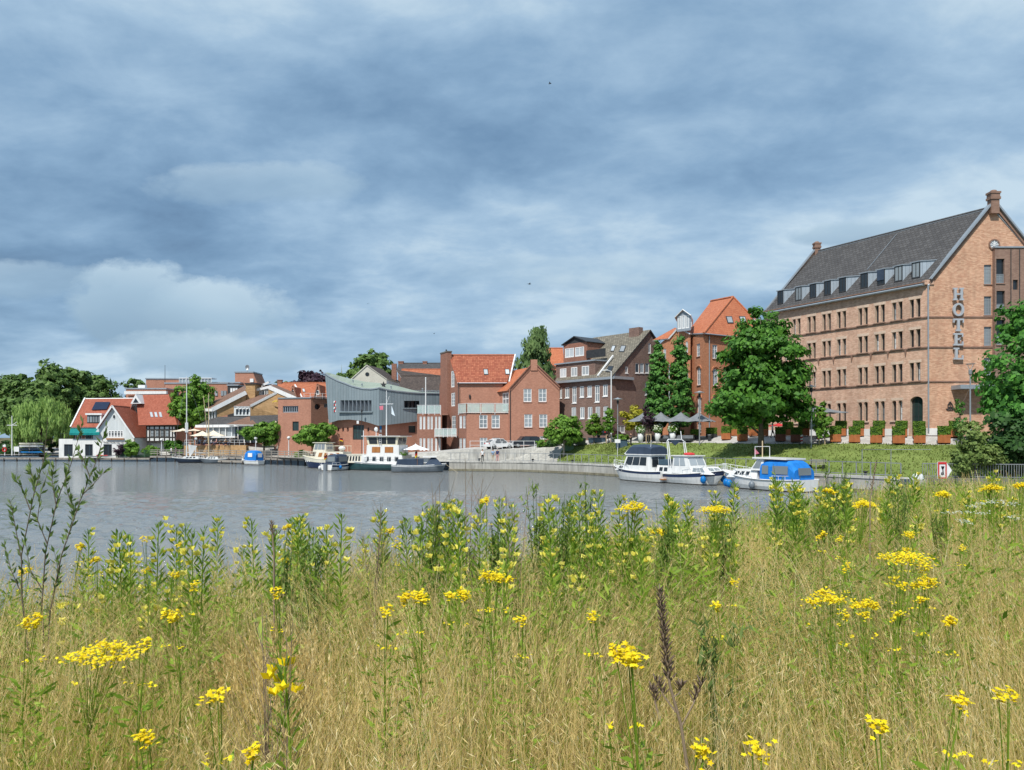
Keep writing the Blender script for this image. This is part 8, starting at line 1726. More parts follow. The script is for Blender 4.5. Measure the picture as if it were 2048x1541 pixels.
for i, (px, Y, w, h, m) in enumerate(((1090, 108, 2.2, .8, 'leaf_mid'), (1106, 107.5, 1.6, .7, 'leaf_dark'), (1243, 103, 1.6, .7, 'leaf_mid'))): tree('low_bush', ['low green bush beside the parked dark car', 'low dark bush at the foot of the small round tree', 'low bush before the brown house basement'][i], G(px, Y), [(0, 0, h * .6, w * .6, .8, h * .7)], m, 40, 1800, .13, .4, .05, .3, 'bark', 30 + i, 0, cat='bush')
tree('weeping_birch', 'tall loose birch rising behind the red brick house roof', V3((ax(1072, 136), 136, 4)), [(0, 0, 16.5, 2.4, 2.2, 3.2), (-.7, 0, 13, 2.5, 2.2, 3.2), (.6, 0, 12, 2.3, 2.2, 3.2), (.4, 0, 19, 1.4, 1.3, 2.2)], 'leaf_birch', 130, 7000, .3, .8, .25, 9, 'bark', 40, 8, droop=1.2, up=0)
tree('round_tree', 'dense round tree crowning the roofs behind the white gable', V3((ax(742, 196), 196, 6)), [(0, 0, 15.5, 5.2, 5, 4.2), (-2.6, 0, 14, 3.2, 3, 3), (2.8, 0, 14, 3.2, 3, 3), (0, 0, 18.2, 3.6, 3.4, 2.4)], 'leaf_far', 200, 9000, .5, 1.2, .5, 8, 'bark', 41, 6)
tree('copper_beech', 'dark purple copper beech on the skyline behind the museum', V3((ax(626, 210), 210, 6)), [(0, 0, 13.4, 3.6, 3.4, 3.6), (-3.0, 0, 12.2, 2.8, 2.6, 2.8), (3.2, 0, 12.8, 2.9, 2.8, 3.0)], 'leaf_copper', 150, 6500, .5, 1.1, .5, 7, 'bark', 42, 6)
for i, (px, yt, Y, w, lab) in enumerate(((582, 765, 215, 2.6, 'small tree top on the skyline left of the copper beech'), (690, 745, 205, 2.6, 'small dark tree between copper beech and white gable'), (556, 768, 220, 2.0, 'tiny tree top beside the clerestory roof'), (272, 757, 200, 3.2, 'small tree top left of the red office block'))): H = az(yt, Y) - 6; tree('distant_tree', lab, V3((ax(px, Y), Y, 6)), [(0, 0, H - 2.6, w, w, 2.8), (w * .7, 0, H - 3.6, w * .7, w * .7, 2.0)], 'leaf_far', 60, 2200, .45, .9, .3, H * .5, 'bark', 50 + i, 3)
tree('lime_tree', 'full dark green tree between boathouse and restaurant', V3((ax(385, 156), 156, 1.5)), [(-.4, 0, 9.5, 4.0, 3.6, 4.2), (1.0, 0, 12.0, 2.8, 2.6, 3.0), (-2.2, 0, 7.6, 2.6, 2.4, 2.6), (2.2, 0, 8.2, 2.6, 2.4, 2.8)], 'leaf_mid', 220, 11000, .34, .95, .3, 4.5, 'bark', 60, 10)
tree('terrace_tree', 'spreading light green tree by the stone steps behind the blue boat', V3((ax(528, 137.5), 137.5, 1.6)), [(-.4, 0, 4.0, 3.4, 2.6, 1.3), (1.0, 0, 4.7, 2.2, 2.0, 1.1), (-2.2, 0, 3.6, 1.7, 1.6, .9), (.9, 0, 2.9, 1.8, 1.6, 1.1)], 'leaf_mid', 150, 8000, .25, .65, .2, 1.6, 'bark', 61, 12)
tree('terrace_tree', 'spreading light green tree in front of the museum corner', V3((ax(628, 128.5), 128.5, 1.5)), [(0, 0, 3.7, 2.7, 2.2, 1.5), (-1.5, 0, 2.9, 1.9, 1.7, 1.1), (1.9, 0, 4.4, 1.8, 1.5, 1.0), (.9, 0, 2.5, 1.7, 1.6, 1.0)], 'leaf_mid', 150, 8000, .24, .62, .18, 1.4, 'bark', 62, 12)
for i, (px, Y, w, h, lab) in enumerate(((262, 149.4, 2.4, 3.0, 'green shrub against the white boathouse wall'), (300, 150, 3.0, 2.0, 'broad low shrub behind the mesh fence'), (345, 150, 3.4, 3.4, 'dense dark shrub between boathouse bay and terrace'), (602, 131, 2.0, 1.2, 'low clipped bush by the jetty steps'))): tree('garden_shrub', lab, V3((ax(px, Y), Y, 1.1)), [(0, 0, h * .5, w * .5, 1.2, h * .52), (w * .25, 0, h * .38, w * .4, 1.0, h * .4)], 'leaf_mid' if i != 2 else 'leaf_maple', 70, 3400, .2, .5, .08, .8, 'bark', 70 + i, 4, cat='shrub')
tree('flowering_shrub', 'small coppery shrub beside the boathouse door', V3((ax(237, 149.2), 149.2, 1.1)), [(0, 0, 1.2, .9, .8, .9)], 'leaf_copper', 25, 800, .15, .4, .06, .6, 'bark', 76, 3, cat='shrub')
tree('weeping_willow', 'broad weeping willow hanging over the bank left of the boathouse', V3((ax(84, 154), 154, 1.2)), [(0, 0, 9.0, 5.2, 4.4, 2.9), (-3.0, 0, 7.2, 3.2, 3.0, 2.6), (3.2, 0, 7.4, 2.9, 3.0, 2.6), (0, 0, 6.0, 5.4, 4.4, 2.4), (-4.4, 0, 4.6, 1.6, 1.8, 2.2), (4.6, 0, 4.6, 1.5, 1.8, 2.2)], 'leaf_willow', 260, 16000, .42, .7, .45, 4.5, 'bark', 80, 8, droop=2.0, up=-.1, ratio=.22)
for i, (px, yt, Y, w, lab) in enumerate(((-40, 760, 185, 7, 'dark tree cut by the picture edge left of the willow'), (28, 750, 178, 6.0, 'dark tree behind the willow, second from the picture edge'), (100, 726, 176, 5.6, 'tallest dark tree with rounded top behind the willow'), (148, 731, 182, 5.0, 'dark tree with airy crown right of the tallest one'), (196, 746, 184, 5.0, 'dark tree whose crown ends above the boathouse roof'), (60, 775, 170, 5.0, 'lower dark tree filling the gap behind the willow'))):
 H = az(yt, Y) - 2; tree('dark_tree', lab, V3((ax(px, Y), Y, 2)), [(0, 0, H * .70, w, w * .8, H * .28), (-w * .5, 0, H * .55, w * .7, w * .6, H * .24), (w * .5, 0, H * .52, w * .7, w * .6, H * .24), (0, 0, H * .87, w * .58, w * .5, H * .13), (0, 0, H * .32, w * .9, w * .6, H * .2)], 'leaf_far', 230, 9500, .5, 1.25, .4, H * .4, 'bark', 90 + i, 8, group='dark trees on the far left bank', hollow=.45)
hb = tree('hedge', 'dark unclipped hedge along the far left bank', V3((ax(40, 158), 158, 1.2)), [(-9, 0, 1.6, 5, 1.5, 1.7), (-2, 0, 1.5, 5, 1.5, 1.6), (4, 0, 1.6, 4.5, 1.5, 1.7), (-16, 0, 1.7, 6, 1.5, 1.9)], 'leaf_dark', 150, 6000, .3, .8, .1, .8, 'bark', 99, 0, cat='hedge')
def wood():
 rs = np.random.RandomState(4); n = 5200; px = rs.uniform(-700, 2600, n); Y = rs.uniform(300, 420, n); h = 9 + 3 * np.sin(px * .013) + 2 * np.sin(px * .041 + 1); z = rs.uniform(0, 1, n) ** .6 * h + 6
 P = np.stack([(px - CX) / F * Y, Y, z], 1); V, Fc = leaf_cards(n, 1.6, lambda r, k: (P, np.tile([0, -1.0, .3], (k, 1))), 3); o = mesh_obj('distant_wood', mesh_np('distant_wood', V, Fc, 'leaf_far', uv=False)); setp(o, 'far wood seen as one dark mass behind the town', 'wood', kind='stuff')
wood()
def lawn_blades():
 rs = np.random.RandomState(8); Vs = []
 for c in range(0, 9):
  a, b, d, e = [np.array(ROWS[c][2]), np.array(ROWS[c + 1][2]), np.array(ROWS[c + 1][3]), np.array(ROWS[c][3])]; k = 1500 if c else 300; u, v = rs.uniform(0, 1, (k, 1)), rs.uniform(0, 1, (k, 1)); P = (a * (1 - u) + b * u) * (1 - v) + (e * (1 - u) + d * u) * v; P[:, 2] += .2 * np.sin(np.pi * v[:, 0])
  th = rs.uniform(0, 6.28, k); w = np.stack([np.cos(th), np.sin(th), np.zeros(k)], 1) * .07; h = rs.uniform(.08, .24, (k, 1)); tip = P + np.concatenate([rs.normal(0, .08, (k, 2)), h], 1); Vs.append(np.stack([P - w, P + w, tip], 1).reshape(-1, 3))
 V = np.concatenate(Vs); o = mesh_obj('lawn_grass', mesh_np('lawn_grass', V, np.arange(len(V)).reshape(-1, 3), 'leaf_lawn', uv=False)); setp(o, 'short uneven grass blades covering the sloping lawn', 'grass', kind='stuff')
leafmat('leaf_lawn', (.10, .15, .03), (.24, .27, .075), .25, ns=.2); lawn_blades()
# ---------------------------------------------------------------- meadow on the near bank
def nth(i):
 T = ['twenty', 'thirty', 'forty', 'fifty']; i += 1
 return ORD[i - 1] if i <= 19 else (T[i // 10 - 2][:-1] + 'ieth' if i % 10 == 0 else T[i // 10 - 2] + '-' + ORD[i % 10 - 1])
leafmat('straw', (.30, .19, .05), (.82, .63, .26), .42, ns=.9, vein=(.97, .89, .62))
leafmat('grass_green', (.07, .125, .008), (.33, .40, .035), .45, ns=.8, vein=(.66, .62, .13))
leafmat('herb_green', (.08, .17, .012), (.29, .43, .045), .42, ns=1.3, vein=(.50, .60, .10))
leafmat('herb_olive', (.08, .13, .03), (.20, .28, .075), .35, ns=.9)
leafmat('weed_green', (.09, .17, .03), (.27, .38, .08), .42, ns=1.5, vein=(.45, .55, .16))
leafmat('willow_leaf', (.05, .10, .025), (.18, .27, .07), .35, ns=2.0, vein=(.42, .48, .24))
leafmat('ragwort_yellow', (.60, .38, .0), (.90, .74, .015), .25, ns=30, vein=(.92, .80, .05))
leafmat('primrose_yellow', (.74, .66, .06), (.90, .83, .22), .35, ns=9)
leafmat('yarrow_white', (.42, .46, .36), (.66, .68, .60), .25, ns=9)
leafmat('bent_brown', (.16, .085, .045), (.42, .27, .15), .35, ns=.9)
leafmat('seed_brown', (.075, .05, .035), (.21, .15, .105), .1, ns=14)
leafmat('twig_tan', (.16, .11, .075), (.36, .28, .20), .1, ns=3)
rg = np.random.RandomState(21); gv = np.vectorize(g); ev = np.vectorize(edge_y)
def scatter(n, y0, y1, over=2.0, p0=-480, p1=2560, e=.8):
 px = rg.uniform(p0, p1, n); Y = y0 + (y1 - y0) * rg.uniform(0, 1, n) ** e; X = (px - CX) / F * Y; ok = Y < ev(X) + over; return X[ok], Y[ok]
def ribbons(X, Y, H, bend, W, seg=3, name='grass', z=None):
 n = len(X); th = rg.normal(0, 1.0, n) + 3 * np.sin(X * 1.1 + .7 * Y) + 2 * np.sin(Y * 1.7 - X * .6); L = np.stack([np.cos(th), np.sin(th)], 1) * (H * bend)[:, None]; sd = rg.uniform(-.9, .9, n); S = np.stack([np.cos(sd), np.sin(sd), 0 * sd], 1)
 z = gv(X, Y) - .03 if z is None else z; V = []
 for k in range(seg + 1):
  t = k / seg; w = W * (1 - t * .85); c = np.stack([X + L[:, 0] * t ** 1.8, Y + L[:, 1] * t ** 1.8, z + H * (t - .32 * bend * t ** 3)], 1); V += [c - S * w[:, None], c + S * w[:, None]]
 V = np.stack(V, 1).reshape(-1, 3); b = np.arange(n)[:, None] * 2 * (seg + 1); q = np.array([[2 * k, 2 * k + 1, 2 * k + 3, 2 * k + 2] for k in range(seg)]); Fc = (b[:, :, None] + q[None]).reshape(-1, 4)
 return V, Fc, np.stack([X + L[:, 0], Y + L[:, 1], z + H * (1 - .32 * bend)], 1), np.stack([L[:, 0], L[:, 1], H * .45], 1)
def cards(P, A, size, ratio, nrm=None):
 """leaf-shaped quads centred at P along A"""
 n = len(P); A = A / (np.linalg.norm(A, axis=1)[:, None] + 1e-9); B = np.cross(A, rg.normal(0, 1, (n, 3)) if nrm is None else nrm); B /= np.linalg.norm(B, axis=1)[:, None] + 1e-9; s = np.broadcast_to(np.asarray(size).reshape(-1, 1), (n, 1)); a, b = A * s, B * s * ratio
 return np.stack([P - a, P + b - a * .1, P + a, P - b - a * .1], 1).reshape(-1, 3), np.arange(4 * n).reshape(n, 4)
def stuff(name, lab, parts, mat, cat='grass'):
 V = np.concatenate([p[0] for p in parts]); o = 0; Fs = []
 for p in parts: Fs.append(p[1] + o); o += len(p[0])
 return setp(mesh_obj(name, mesh_np(name, V, np.concatenate(Fs), mat, uv=False)), lab, cat, kind='stuff')
def wid(Y, k=1.0): return np.maximum(.0011, Y * .0005) * k
pat = lambda X, Y: .5 + .5 * np.sin(X * 1.9 + 1.3 * np.sin(Y * 1.1)) * np.sin(Y * 1.4 + .8 * np.sin(X * 1.3))
X, Y = scatter(146000, 1.2, 24, 2.5, e=.9); V1 = ribbons(X, Y, rg.uniform(.28, .80, len(X)), rg.uniform(.05, .6, len(X)), wid(Y, 1.05) * rg.uniform(.7, 1.5, len(X)), 3)
stuff('meadow_grass', 'dense green grass blades of the near meadow', [V1[:2]], 'grass_green')
X, Y = scatter(108000, 1.2, 24, 1.6); k = (pat(X, Y) * .5 + .5 * np.clip((6.5 - Y) / 3.5, 0, 1) + .3 * (X > 2.5)) > rg.uniform(.05, 1.15, len(X)); X, Y = X[k], Y[k]; n = len(X)
H = np.where(rg.uniform(0, 1, n) < .68, rg.uniform(.35, .8, n), rg.uniform(.8, 1.15, n)) * (.84 + .2 * pat(X * .7, Y * .6)); bd = rg.uniform(.02, .6, n) ** 1.4; V, Fc, tip, dr = ribbons(X, Y, H, bd, wid(Y, .95) * rg.uniform(.6, 1.5, n), 3); ps = [(V, Fc)]
for j in range(3):
 f = rg.uniform(-.22, .02, n)[:, None]; P = tip + dr * f + rg.normal(0, .005, (n, 3)); ps.append(cards(P, dr + rg.normal(0, .05, (n, 3)), rg.uniform(.010, .02, n) * (1 + Y * .04), .075))
X, Y = scatter(16500, 1.2, 10, 0, e=.95); n = len(X); V, Fc, tip, dr = ribbons(X, Y, rg.uniform(.8, 1.2, n), rg.uniform(.1, .7, n), wid(Y, 1.05), 5); ps.append((V, Fc))
for j in range(8): f = rg.uniform(-.3, .04, n)[:, None]; ps.append(cards(tip + dr * f + rg.normal(0, .006, (n, 3)), dr * np.array([1, 1, .7]) + rg.normal(0, .07, (n, 3)), rg.uniform(.007, .013, n), .11))
X, Y = scatter(11500, 1.2, 10, 0, e=1); V, Fc, tip, dr = ribbons(X, Y, rg.uniform(.4, .85, len(X)), rg.uniform(.5, 1.15, len(X)), wid(Y, .8), 4); ps.append((V, Fc))
stuff('dry_grass', 'straw coloured seeding grass stalks with slender heads', ps, 'straw')
X, Y = scatter(22000, 1.2, 16, .5, e=1); k = pat(X * .9 + 3, Y * .8 + 1) > rg.uniform(.35, 1.0, len(X)); X, Y = X[k], Y[k]; n = len(X); V, Fc, tip, dr = ribbons(X, Y, rg.uniform(.6, .98, n), rg.uniform(.05, .4, n), wid(Y, .7), 3); ps = [(V, Fc)]
for j in range(5): f = rg.uniform(-.35, .03, n)[:, None]; ps.append(cards(tip + dr * f + rg.normal(0, .014, (n, 3)), dr + rg.normal(0, .25, (n, 3)), rg.uniform(.006, .011, n) * (1 + Y * .05), .12))
stuff('brown_bent_grass', 'reddish brown hazy bent grass in patches across the meadow', ps, 'bent_brown')
X, Y = scatter(500, 2.9, 4.2, 0, 480, 660); V, Fc, tip, dr = ribbons(X, Y, rg.uniform(.62, .82, len(X)), rg.uniform(.1, .3, len(X)), wid(Y), 4); ps = [(V, Fc)]
for j in range(10): f = rg.uniform(-.3, .05, len(X))[:, None]; ps.append(cards(tip + dr * f + rg.normal(0, .004, (len(X), 3)), dr + rg.normal(0, .05, (len(X), 3)), rg.uniform(.008, .016, len(X)), .3))
stuff('plume_grass', 'tuft of pale plume grass behind the near primrose', ps, 'straw')
X, Y = scatter(42000, 2.6, 24, 1.0); k = rg.uniform(0, 1, len(X)) < np.clip((Y - 3.0) / 2.6, .05, 1) * (1 - .35 * (X > 3)); X, Y = X[k], Y[k]; h = rg.uniform(.4, 1.0, len(X)) * (.8 + .3 * pat(X * 1.3, Y)); zg = gv(X, Y); ps = []
V, Fc, tip, dr = ribbons(X, Y, h, rg.uniform(.05, .25, len(X)), wid(Y, 1.2), 2); ps.append((V, Fc))
for j in range(7): f = rg.uniform(.25, 1, len(X)); a = rg.uniform(0, 6.28, len(X)); d = np.stack([np.cos(a), np.sin(a), rg.uniform(.1, 1.1, len(X))], 1); s = rg.uniform(.022, .05, len(X)); ps.append(cards(np.stack([X, Y, zg + h * f], 1) + d * s[:, None], d, s, .24))
stuff('meadow_herbs', 'mixed leafy green herbs growing densely near the water edge', ps, 'herb_green', 'herbs')
X, Y = scatter(420, 3.4, 5.5, 0, 1500, 1780); P = np.repeat(np.stack([X, Y, gv(X, Y) + rg.uniform(.55, .8, len(X))], 1), 9, 0); P += rg.normal(0, .045, P.shape); stuff('bedstraw', 'hazy whitish green bedstraw blossoms among the grass', [cards(P, rg.normal(0, 1, P.shape), .006, .8)], 'leaf_silver', 'herbs')
def florets(C, r, up, petals=10):
 """flat daisy stars at C (n,3)"""
 n = len(C); Nn = np.array([0, -.25, 1.0]) + rg.normal(0, .3, (n, 3)); Nn /= np.linalg.norm(Nn, axis=1)[:, None]; A = np.cross(Nn, rg.normal(0, 1, (n, 3))); A /= np.linalg.norm(A, axis=1)[:, None]; B = np.cross(Nn, A); V = [C + Nn * r * .3]; m = petals
 for k in range(m): a = 2 * math.pi * k / m; rr = r * (1 if k % 2 == 0 else .55); V.append(C + (A * math.cos(a) + B * math.sin(a)) * rr)
 V = np.stack(V, 1).reshape(-1, 3); q = np.array([[0, 1 + k, 1 + (k + 1) % m] for k in range(m)]); return V, (np.arange(n)[:, None, None] * (m + 1) + q[None]).reshape(-1, 3)
def part(t, name, VF, mat): return setp(mesh_obj(name, mesh_np(name, VF[0], VF[1], mat, uv=False), t), kind='stuff' if 'head' in name else None)
def stand(px, py, Y, Hd):
 """distance at which a plant of height Hd shows its top at this place in the view"""
 for k in range(60):
  y = 1.5 + k * .1
  if az(py, y) - g(ax(px, y), y) <= Hd: return min(y, Y * 1.6)
 return Y
def ragwort(px, py, Y, wpx, label, group='ragwort plants in the meadow'):
 if py > 1040: Y = stand(px, py, Y, rg.uniform(1.0, 1.14))
 R = wpx * (.72 if py > 1340 else .9) / F * Y / 2; X = ax(px, Y); zh = az(py, Y); z0 = g(X, Y)
 H = zh - z0; t = thing('ragwort_plant', label, 'flower', (X, Y, z0), 0, group); mb = MB(); sx = rg.uniform(-.08, .08); k = max(3, min(20, int(R / .0085))); C = []; b0 = V3((sx * .6, 0, H * .68))
 mb.tube([(0, 0, -.05), (sx * .3, 0, H * .35), tuple(b0)], [.005, .004, .003], 5); rs_ = max(.0013, Y * .0003); SH_ = []
 for i in range(k):
  a = 2 * math.pi * i / k * 2.4; rr = R * math.sqrt((i + .4) / k); e = V3((math.cos(a) * rr, math.sin(a) * rr * .75, H - .38 * rr + rg.uniform(-.018, .018))); mb.tube([tuple(b0), tuple(b0.lerp(e, .5) + V3((0, 0, .02))), tuple(e - V3((0, 0, .012)))], [rs_ * 1.3, rs_, rs_], 4); sr = max(.018, R * .44)
  for j in range(30 if R > .03 else 10): C.append((e.x + rg.normal(0, sr * .5), e.y + rg.normal(0, sr * .45), e.z + rg.normal(0, .009)))
 for s_ in (-1, 1): mb.tube([(sx * .3, 0, H * .4), (s_ * R * .8, .02, H * .86)], [rs_, rs_ * .8], 4); SH_.append(np.array([(s_ * R * .8 + rg.normal(0, .01), rg.normal(0, .01), H * .87 + rg.normal(0, .004)) for _ in range(4)]))
 mb.build('stem', 'herb_green', t, True); part(t, 'flower_head', florets(np.array(C), max(.0075, Y * .0015), 1), 'ragwort_yellow'); [part(t, 'side_flower_head', florets(q, max(.007, Y * .0014), 1), 'ragwort_yellow') for q in SH_]; n = int(110 + 170 * (Y < 3)); f = rg.uniform(.05, .9, n); a = rg.uniform(0, 6.28, n); d = np.stack([np.cos(a), np.sin(a), rg.uniform(.1, .9, n)], 1); s = rg.uniform(.010, .024, n); part(t, 'leaves', cards(np.stack([sx * f * .5, 0 * f, H * f * .92], 1) + d * (s * rg.uniform(1, 4.5, n))[:, None], d, s, .3), 'herb_green')
RW = [(200, 1293, 1.75, 135, 'largest ragwort with broad yellow head low at the left'), (292, 1279, 1.8, 28, 'small ragwort head just beside the largest one'), (1812, 1106, 2.4, 105, 'tall ragwort with domed yellow head below the stone wall'), (1646, 1187, 2.3, 78, 'ragwort with wide flat head left of the tall domed one'), (1727, 1210, 2.5, 60, 'ragwort with flat head directly under the tall domed one'), (990, 1148, 3.2, 62, 'ragwort with spreading head in the middle of the meadow'), (825, 1187, 3.0, 55, 'flat ragwort head left of the middle one'), (915, 1183, 3.1, 48, 'flat ragwort head just below the middle one'), (435, 1388, 2.1, 52, 'ragwort between largest head and near primrose'), (293, 1470, 1.9, 44, 'low ragwort at the bottom left'), (505, 1497, 1.9, 26, 'tiny ragwort at the bottom near the primrose'), (1250, 1310, 2.3, 84, 'loose ragwort left of the dead brown seed spike'), (1516, 1486, 1.9, 52, 'ragwort low at the bottom right of the seed spike'), (1402, 1503, 1.8, 34, 'small ragwort at the foot of the seed spike'), (1916, 1385, 2.1, 44, 'ragwort low on the right beside another'), (2008, 1393, 2.0, 60, 'ragwort cut by the lower right picture edge'), (1755, 1458, 1.9, 32, 'small ragwort at the bottom right'), (1320, 1062, 4.4, 36, 'ragwort standing against the water above the seed spike'), (1845, 1160, 2.7, 55, 'ragwort right below the tall domed head'), (1898, 1241, 2.5, 34, 'ragwort with narrow head right of the domed one'), (345, 1224, 2.6, 46, 'ragwort above the gap between largest head and primrose'), (70, 1240, 2.8, 40, 'ragwort at the foot of the willow sapling'), (1430, 1012, 6.5, 64, 'ragwort clump below the white and blue motorboat'), (1264, 1008, 6.5, 60, 'faded ragwort clump below the flybridge cruiser'), (1728, 1004, 7.0, 46, 'ragwort below the quay end'), (1656, 980, 7.5, 26, 'ragwort tip against the quay wall'), (1982, 971, 8.0, 44, 'ragwort pair before the dark stone wall'), (2042, 967, 8.0, 30, 'ragwort at the picture edge before the stone wall'), (1885, 986, 7.5, 30, 'ragwort below the waterway sign'), (970, 996, 5.5, 24, 'single ragwort standing tall against the water'), (50, 1140, 4.5, 30, 'ragwort between the willow sapling stems')]
for r in RW: ragwort(*r)
cnt = {}
for px in sorted(rg.uniform(150, 2030, 30)):
 py = rg.uniform(1050, 1235); Yv = rg.uniform(3.4, 5.6) * (1.25 if py < 1160 else 1); H = az(py, Yv) - g(ax(px, Yv), Yv)
 z = 'western' if px < 700 else 'middle' if px < 1400 else 'eastern'; cnt[z] = cnt.get(z, -1) + 1
 ragwort(px, py, Yv, rg.uniform(9, 24), 'small ragwort with few yellow heads, %s from the left in the %s meadow' % (nth(cnt[z]), z), 'small scattered ragworts')
def primrose(px, py, Y, label, group, nf=None, big=1.0, sp=.26, pm='primrose_yellow'):
 if py > 1250: Y = stand(px, py, Y, 1.05)
 X = ax(px, Y); z0 = g(X, Y); H = az(py, Y) - z0; t = thing('evening_primrose', label, 'flower', (X, Y, z0), 0, group); lx = rg.uniform(-.06, .06); mb = MB(); mb.tube([(0, 0, -.05), (lx * .4, 0, H * .5), (lx, 0, H)], [max(.005, Y * .0006), .0045, .003], 5); mb.build('stem', 'herb_green', t, True)
 n = int(84 * max(.6, H)); f = np.linspace(.12, .97, n); a = np.arange(n) * 2.4; el = .35 + .9 * f; d = np.stack([np.cos(a), np.sin(a), el], 1); s = (.066 - .040 * f) * rg.uniform(.8, 1.2, n) * max(1, Y * .12 + .5); part(t, 'leaves', cards(np.stack([lx * f, 0 * f, H * f], 1) + d * s[:, None] * .9, d, s, .2), 'herb_green')
 nf = nf or rg.randint(4, 11); P = []; Nn = []
 for i in range(nf):
  a = rg.uniform(0, 6.28); o = V3((lx + math.cos(a) * .045 * big, math.sin(a) * .045 * big, H - rg.uniform(-.015, sp)))
  for k in range(4): b = k * math.pi / 2 + a; dd = np.array([math.cos(b) * .75 + math.cos(a) * .3, math.sin(b) * .75 + math.sin(a) * .3, .75]); P.append(np.array(o) + dd * .014 * big); Nn.append(dd)
 P, Nn = np.array(P), np.array(Nn); part(t, 'blossoms', cards(P, Nn, .0195 * big * max(1, Y * .14), .75), pm); m = 9; a = rg.uniform(0, 6.28, m); d = np.stack([np.cos(a) * .5, np.sin(a) * .5, np.ones(m)], 1); part(t, 'buds', cards(np.stack([lx + np.cos(a) * .015, np.sin(a) * .015, H + rg.uniform(-.04, .02, m)], 1), d, .017, .25), 'leaf_bright')
primrose(608, 1335, 2.1, 'near evening primrose with large bright yellow blossoms in the lower meadow', None, 8, .9, .07, 'ragwort_yellow')
zones = (('boathouse', 0, 420), ('restaurant', 420, 640), ('museum', 640, 900), ('red house', 900, 1130), ('brown house', 1130, 1330), ('villa', 1330, 1560), ('hotel', 1560, 2050))
for px in sorted(list(rg.uniform(160, 1700, 125)) + list(rg.uniform(1700, 2040, 15))):
 base = 1112 - .066 * px; py = base + (rg.exponential(30) - 50 if rg.uniform() < .55 else rg.uniform(10, 110)); Yv = np.clip(rg.uniform(4.2, 8.0) * (1 + .35 * (px > 1300)), 3.5, 10); X = ax(px, Yv)
 if Yv > edge_y(X) + .8: Yv = edge_y(X) + .3
 H = az(py, Yv) - g(ax(px, Yv), Yv)
 if H < .7 or H > 1.42: py = HY + (CZ - g(ax(px, Yv), Yv) - rg.uniform(.95, 1.2)) / Yv * F
 z = [q for q in zones if q[1] <= px <= q[2]][0][0]; cnt[z] = cnt.get(z, -1) + 1; primrose(px, py, Yv, 'pale yellow evening primrose in line with the %s, %s from the left there' % (z, nth(cnt[z])), 'evening primroses in the green band')
def shrub(px, py, Y, w, label, ns=6, mat='herb_olive', dens=60, leafs=.03, bare=False):
 X = ax(px, Y); z0 = g(X, Y); H = az(py, Y) - z0; t = thing('bare_weed' if bare else 'mugwort_plant', label, 'weed', (X, Y, z0)); W = w / F * Y / 2; mb = MB(); P = []; D = []
 for i in range(ns):
  e = V3((rg.uniform(-1, 1) * W, rg.uniform(-.4, .4) * W, H * rg.uniform(.72, 1.0))); q = V3((e.x * .35, e.y * .35, H * .5)); r = max(.0016, Y * .0005); mb.tube([(rg.normal(0, .03), 0, -.05), tuple(q), tuple(e)], [r * 1.5, r, r * .5], 4)
  for j in range(9 if bare else 7):
   f = rg.uniform(.25, .95); p = V3((0, 0, 0)).lerp(q, f * 2) if f < .5 else q.lerp(e, f * 2 - 1); a = rg.uniform(0, 6.28); L = H * (1 - f * .7) * (.28 if bare else .17); s = p + V3((math.cos(a) * L * .55, math.sin(a) * L * .4, L)); mb.tube([tuple(p), tuple(s)], [r * .6, r * .35], 3)
   m = 0 if bare else dens // 7
   for k in range(m): u = rg.uniform(.05, 1.05); c = p.lerp(s, u); P.append(tuple(c + V3(rg.normal(0, .012, 3)))); D.append((rg.normal(0, .6), rg.normal(0, .6), .7))
 mb.build('stems', 'twig_tan' if bare else 'herb_olive', t, True)
 if P: part(t, 'leaves', cards(np.array(P), np.array(D), rg.uniform(.6, 1.3, len(P)) * leafs, .2), mat)
SH = [(842, 1000, 5.6, 80, 'bushy olive weed clump left of the dry twigs'), (1075, 952, 6.6, 60, 'tall feathery weed in front of the retaining wall'), (1120, 975, 6.4, 60, 'feathery weed between two taller ones before the quay'), (1175, 948, 6.8, 70, 'tall feathery weed just left of the flybridge cruiser'), (1450, 985, 7.0, 50, 'weed clump below the blue fenders'), (1580, 925, 8.0, 90, 'tall dark weed standing before the blue cockpit tent'), (1675, 900, 8.5, 80, 'tallest weed clump before the quay promenade'), (1630, 975, 7.5, 90, 'broad weed clump below the promenade bench'), (1800, 960, 8.5, 50, 'thin weed before the gangway frame'), (1880, 1000, 8.0, 60, 'weed clump under the waterway sign'), (625, 1035, 5.2, 50, 'small weed against the water below the cream cruiser'), (1000, 1010, 5.6, 50, 'weed between ragwort and feathery clump'), (1330, 1000, 6.4, 50, 'weed below the radar arch cruiser'), (565, 1060, 4.8, 40, 'low weed in line with the terrace tree'), (1440, 1150, 3.0, 110, 'grey green weed tuft right of the seed spike')]
for s in SH: shrub(*s, ns=5 if s[2] < 4 else 9, dens=50 if s[2] < 4 else 52, mat='herb_olive' if s[2] < 4 else 'weed_green', leafs=.032)
for px, py, Yv, w, lab in ((880, 925, 5.8, 110, 'bare branching dry weed in front of the barge stern'), (935, 905, 6.0, 90, 'tallest bare dry weed in front of the red house quay'), (745, 985, 5.4, 40, 'thin bare dry weed before the green barge'), (1030, 960, 6.0, 60, 'bare dry weed before the retaining wall'), (560, 1245, 2.2, 60, 'dark dry stalks beside the near primrose'), (535, 1130, 2.4, 40, 'greyish dead umbel above the plume grass')): shrub(px, py, Yv, w, lab, 5, bare=True)
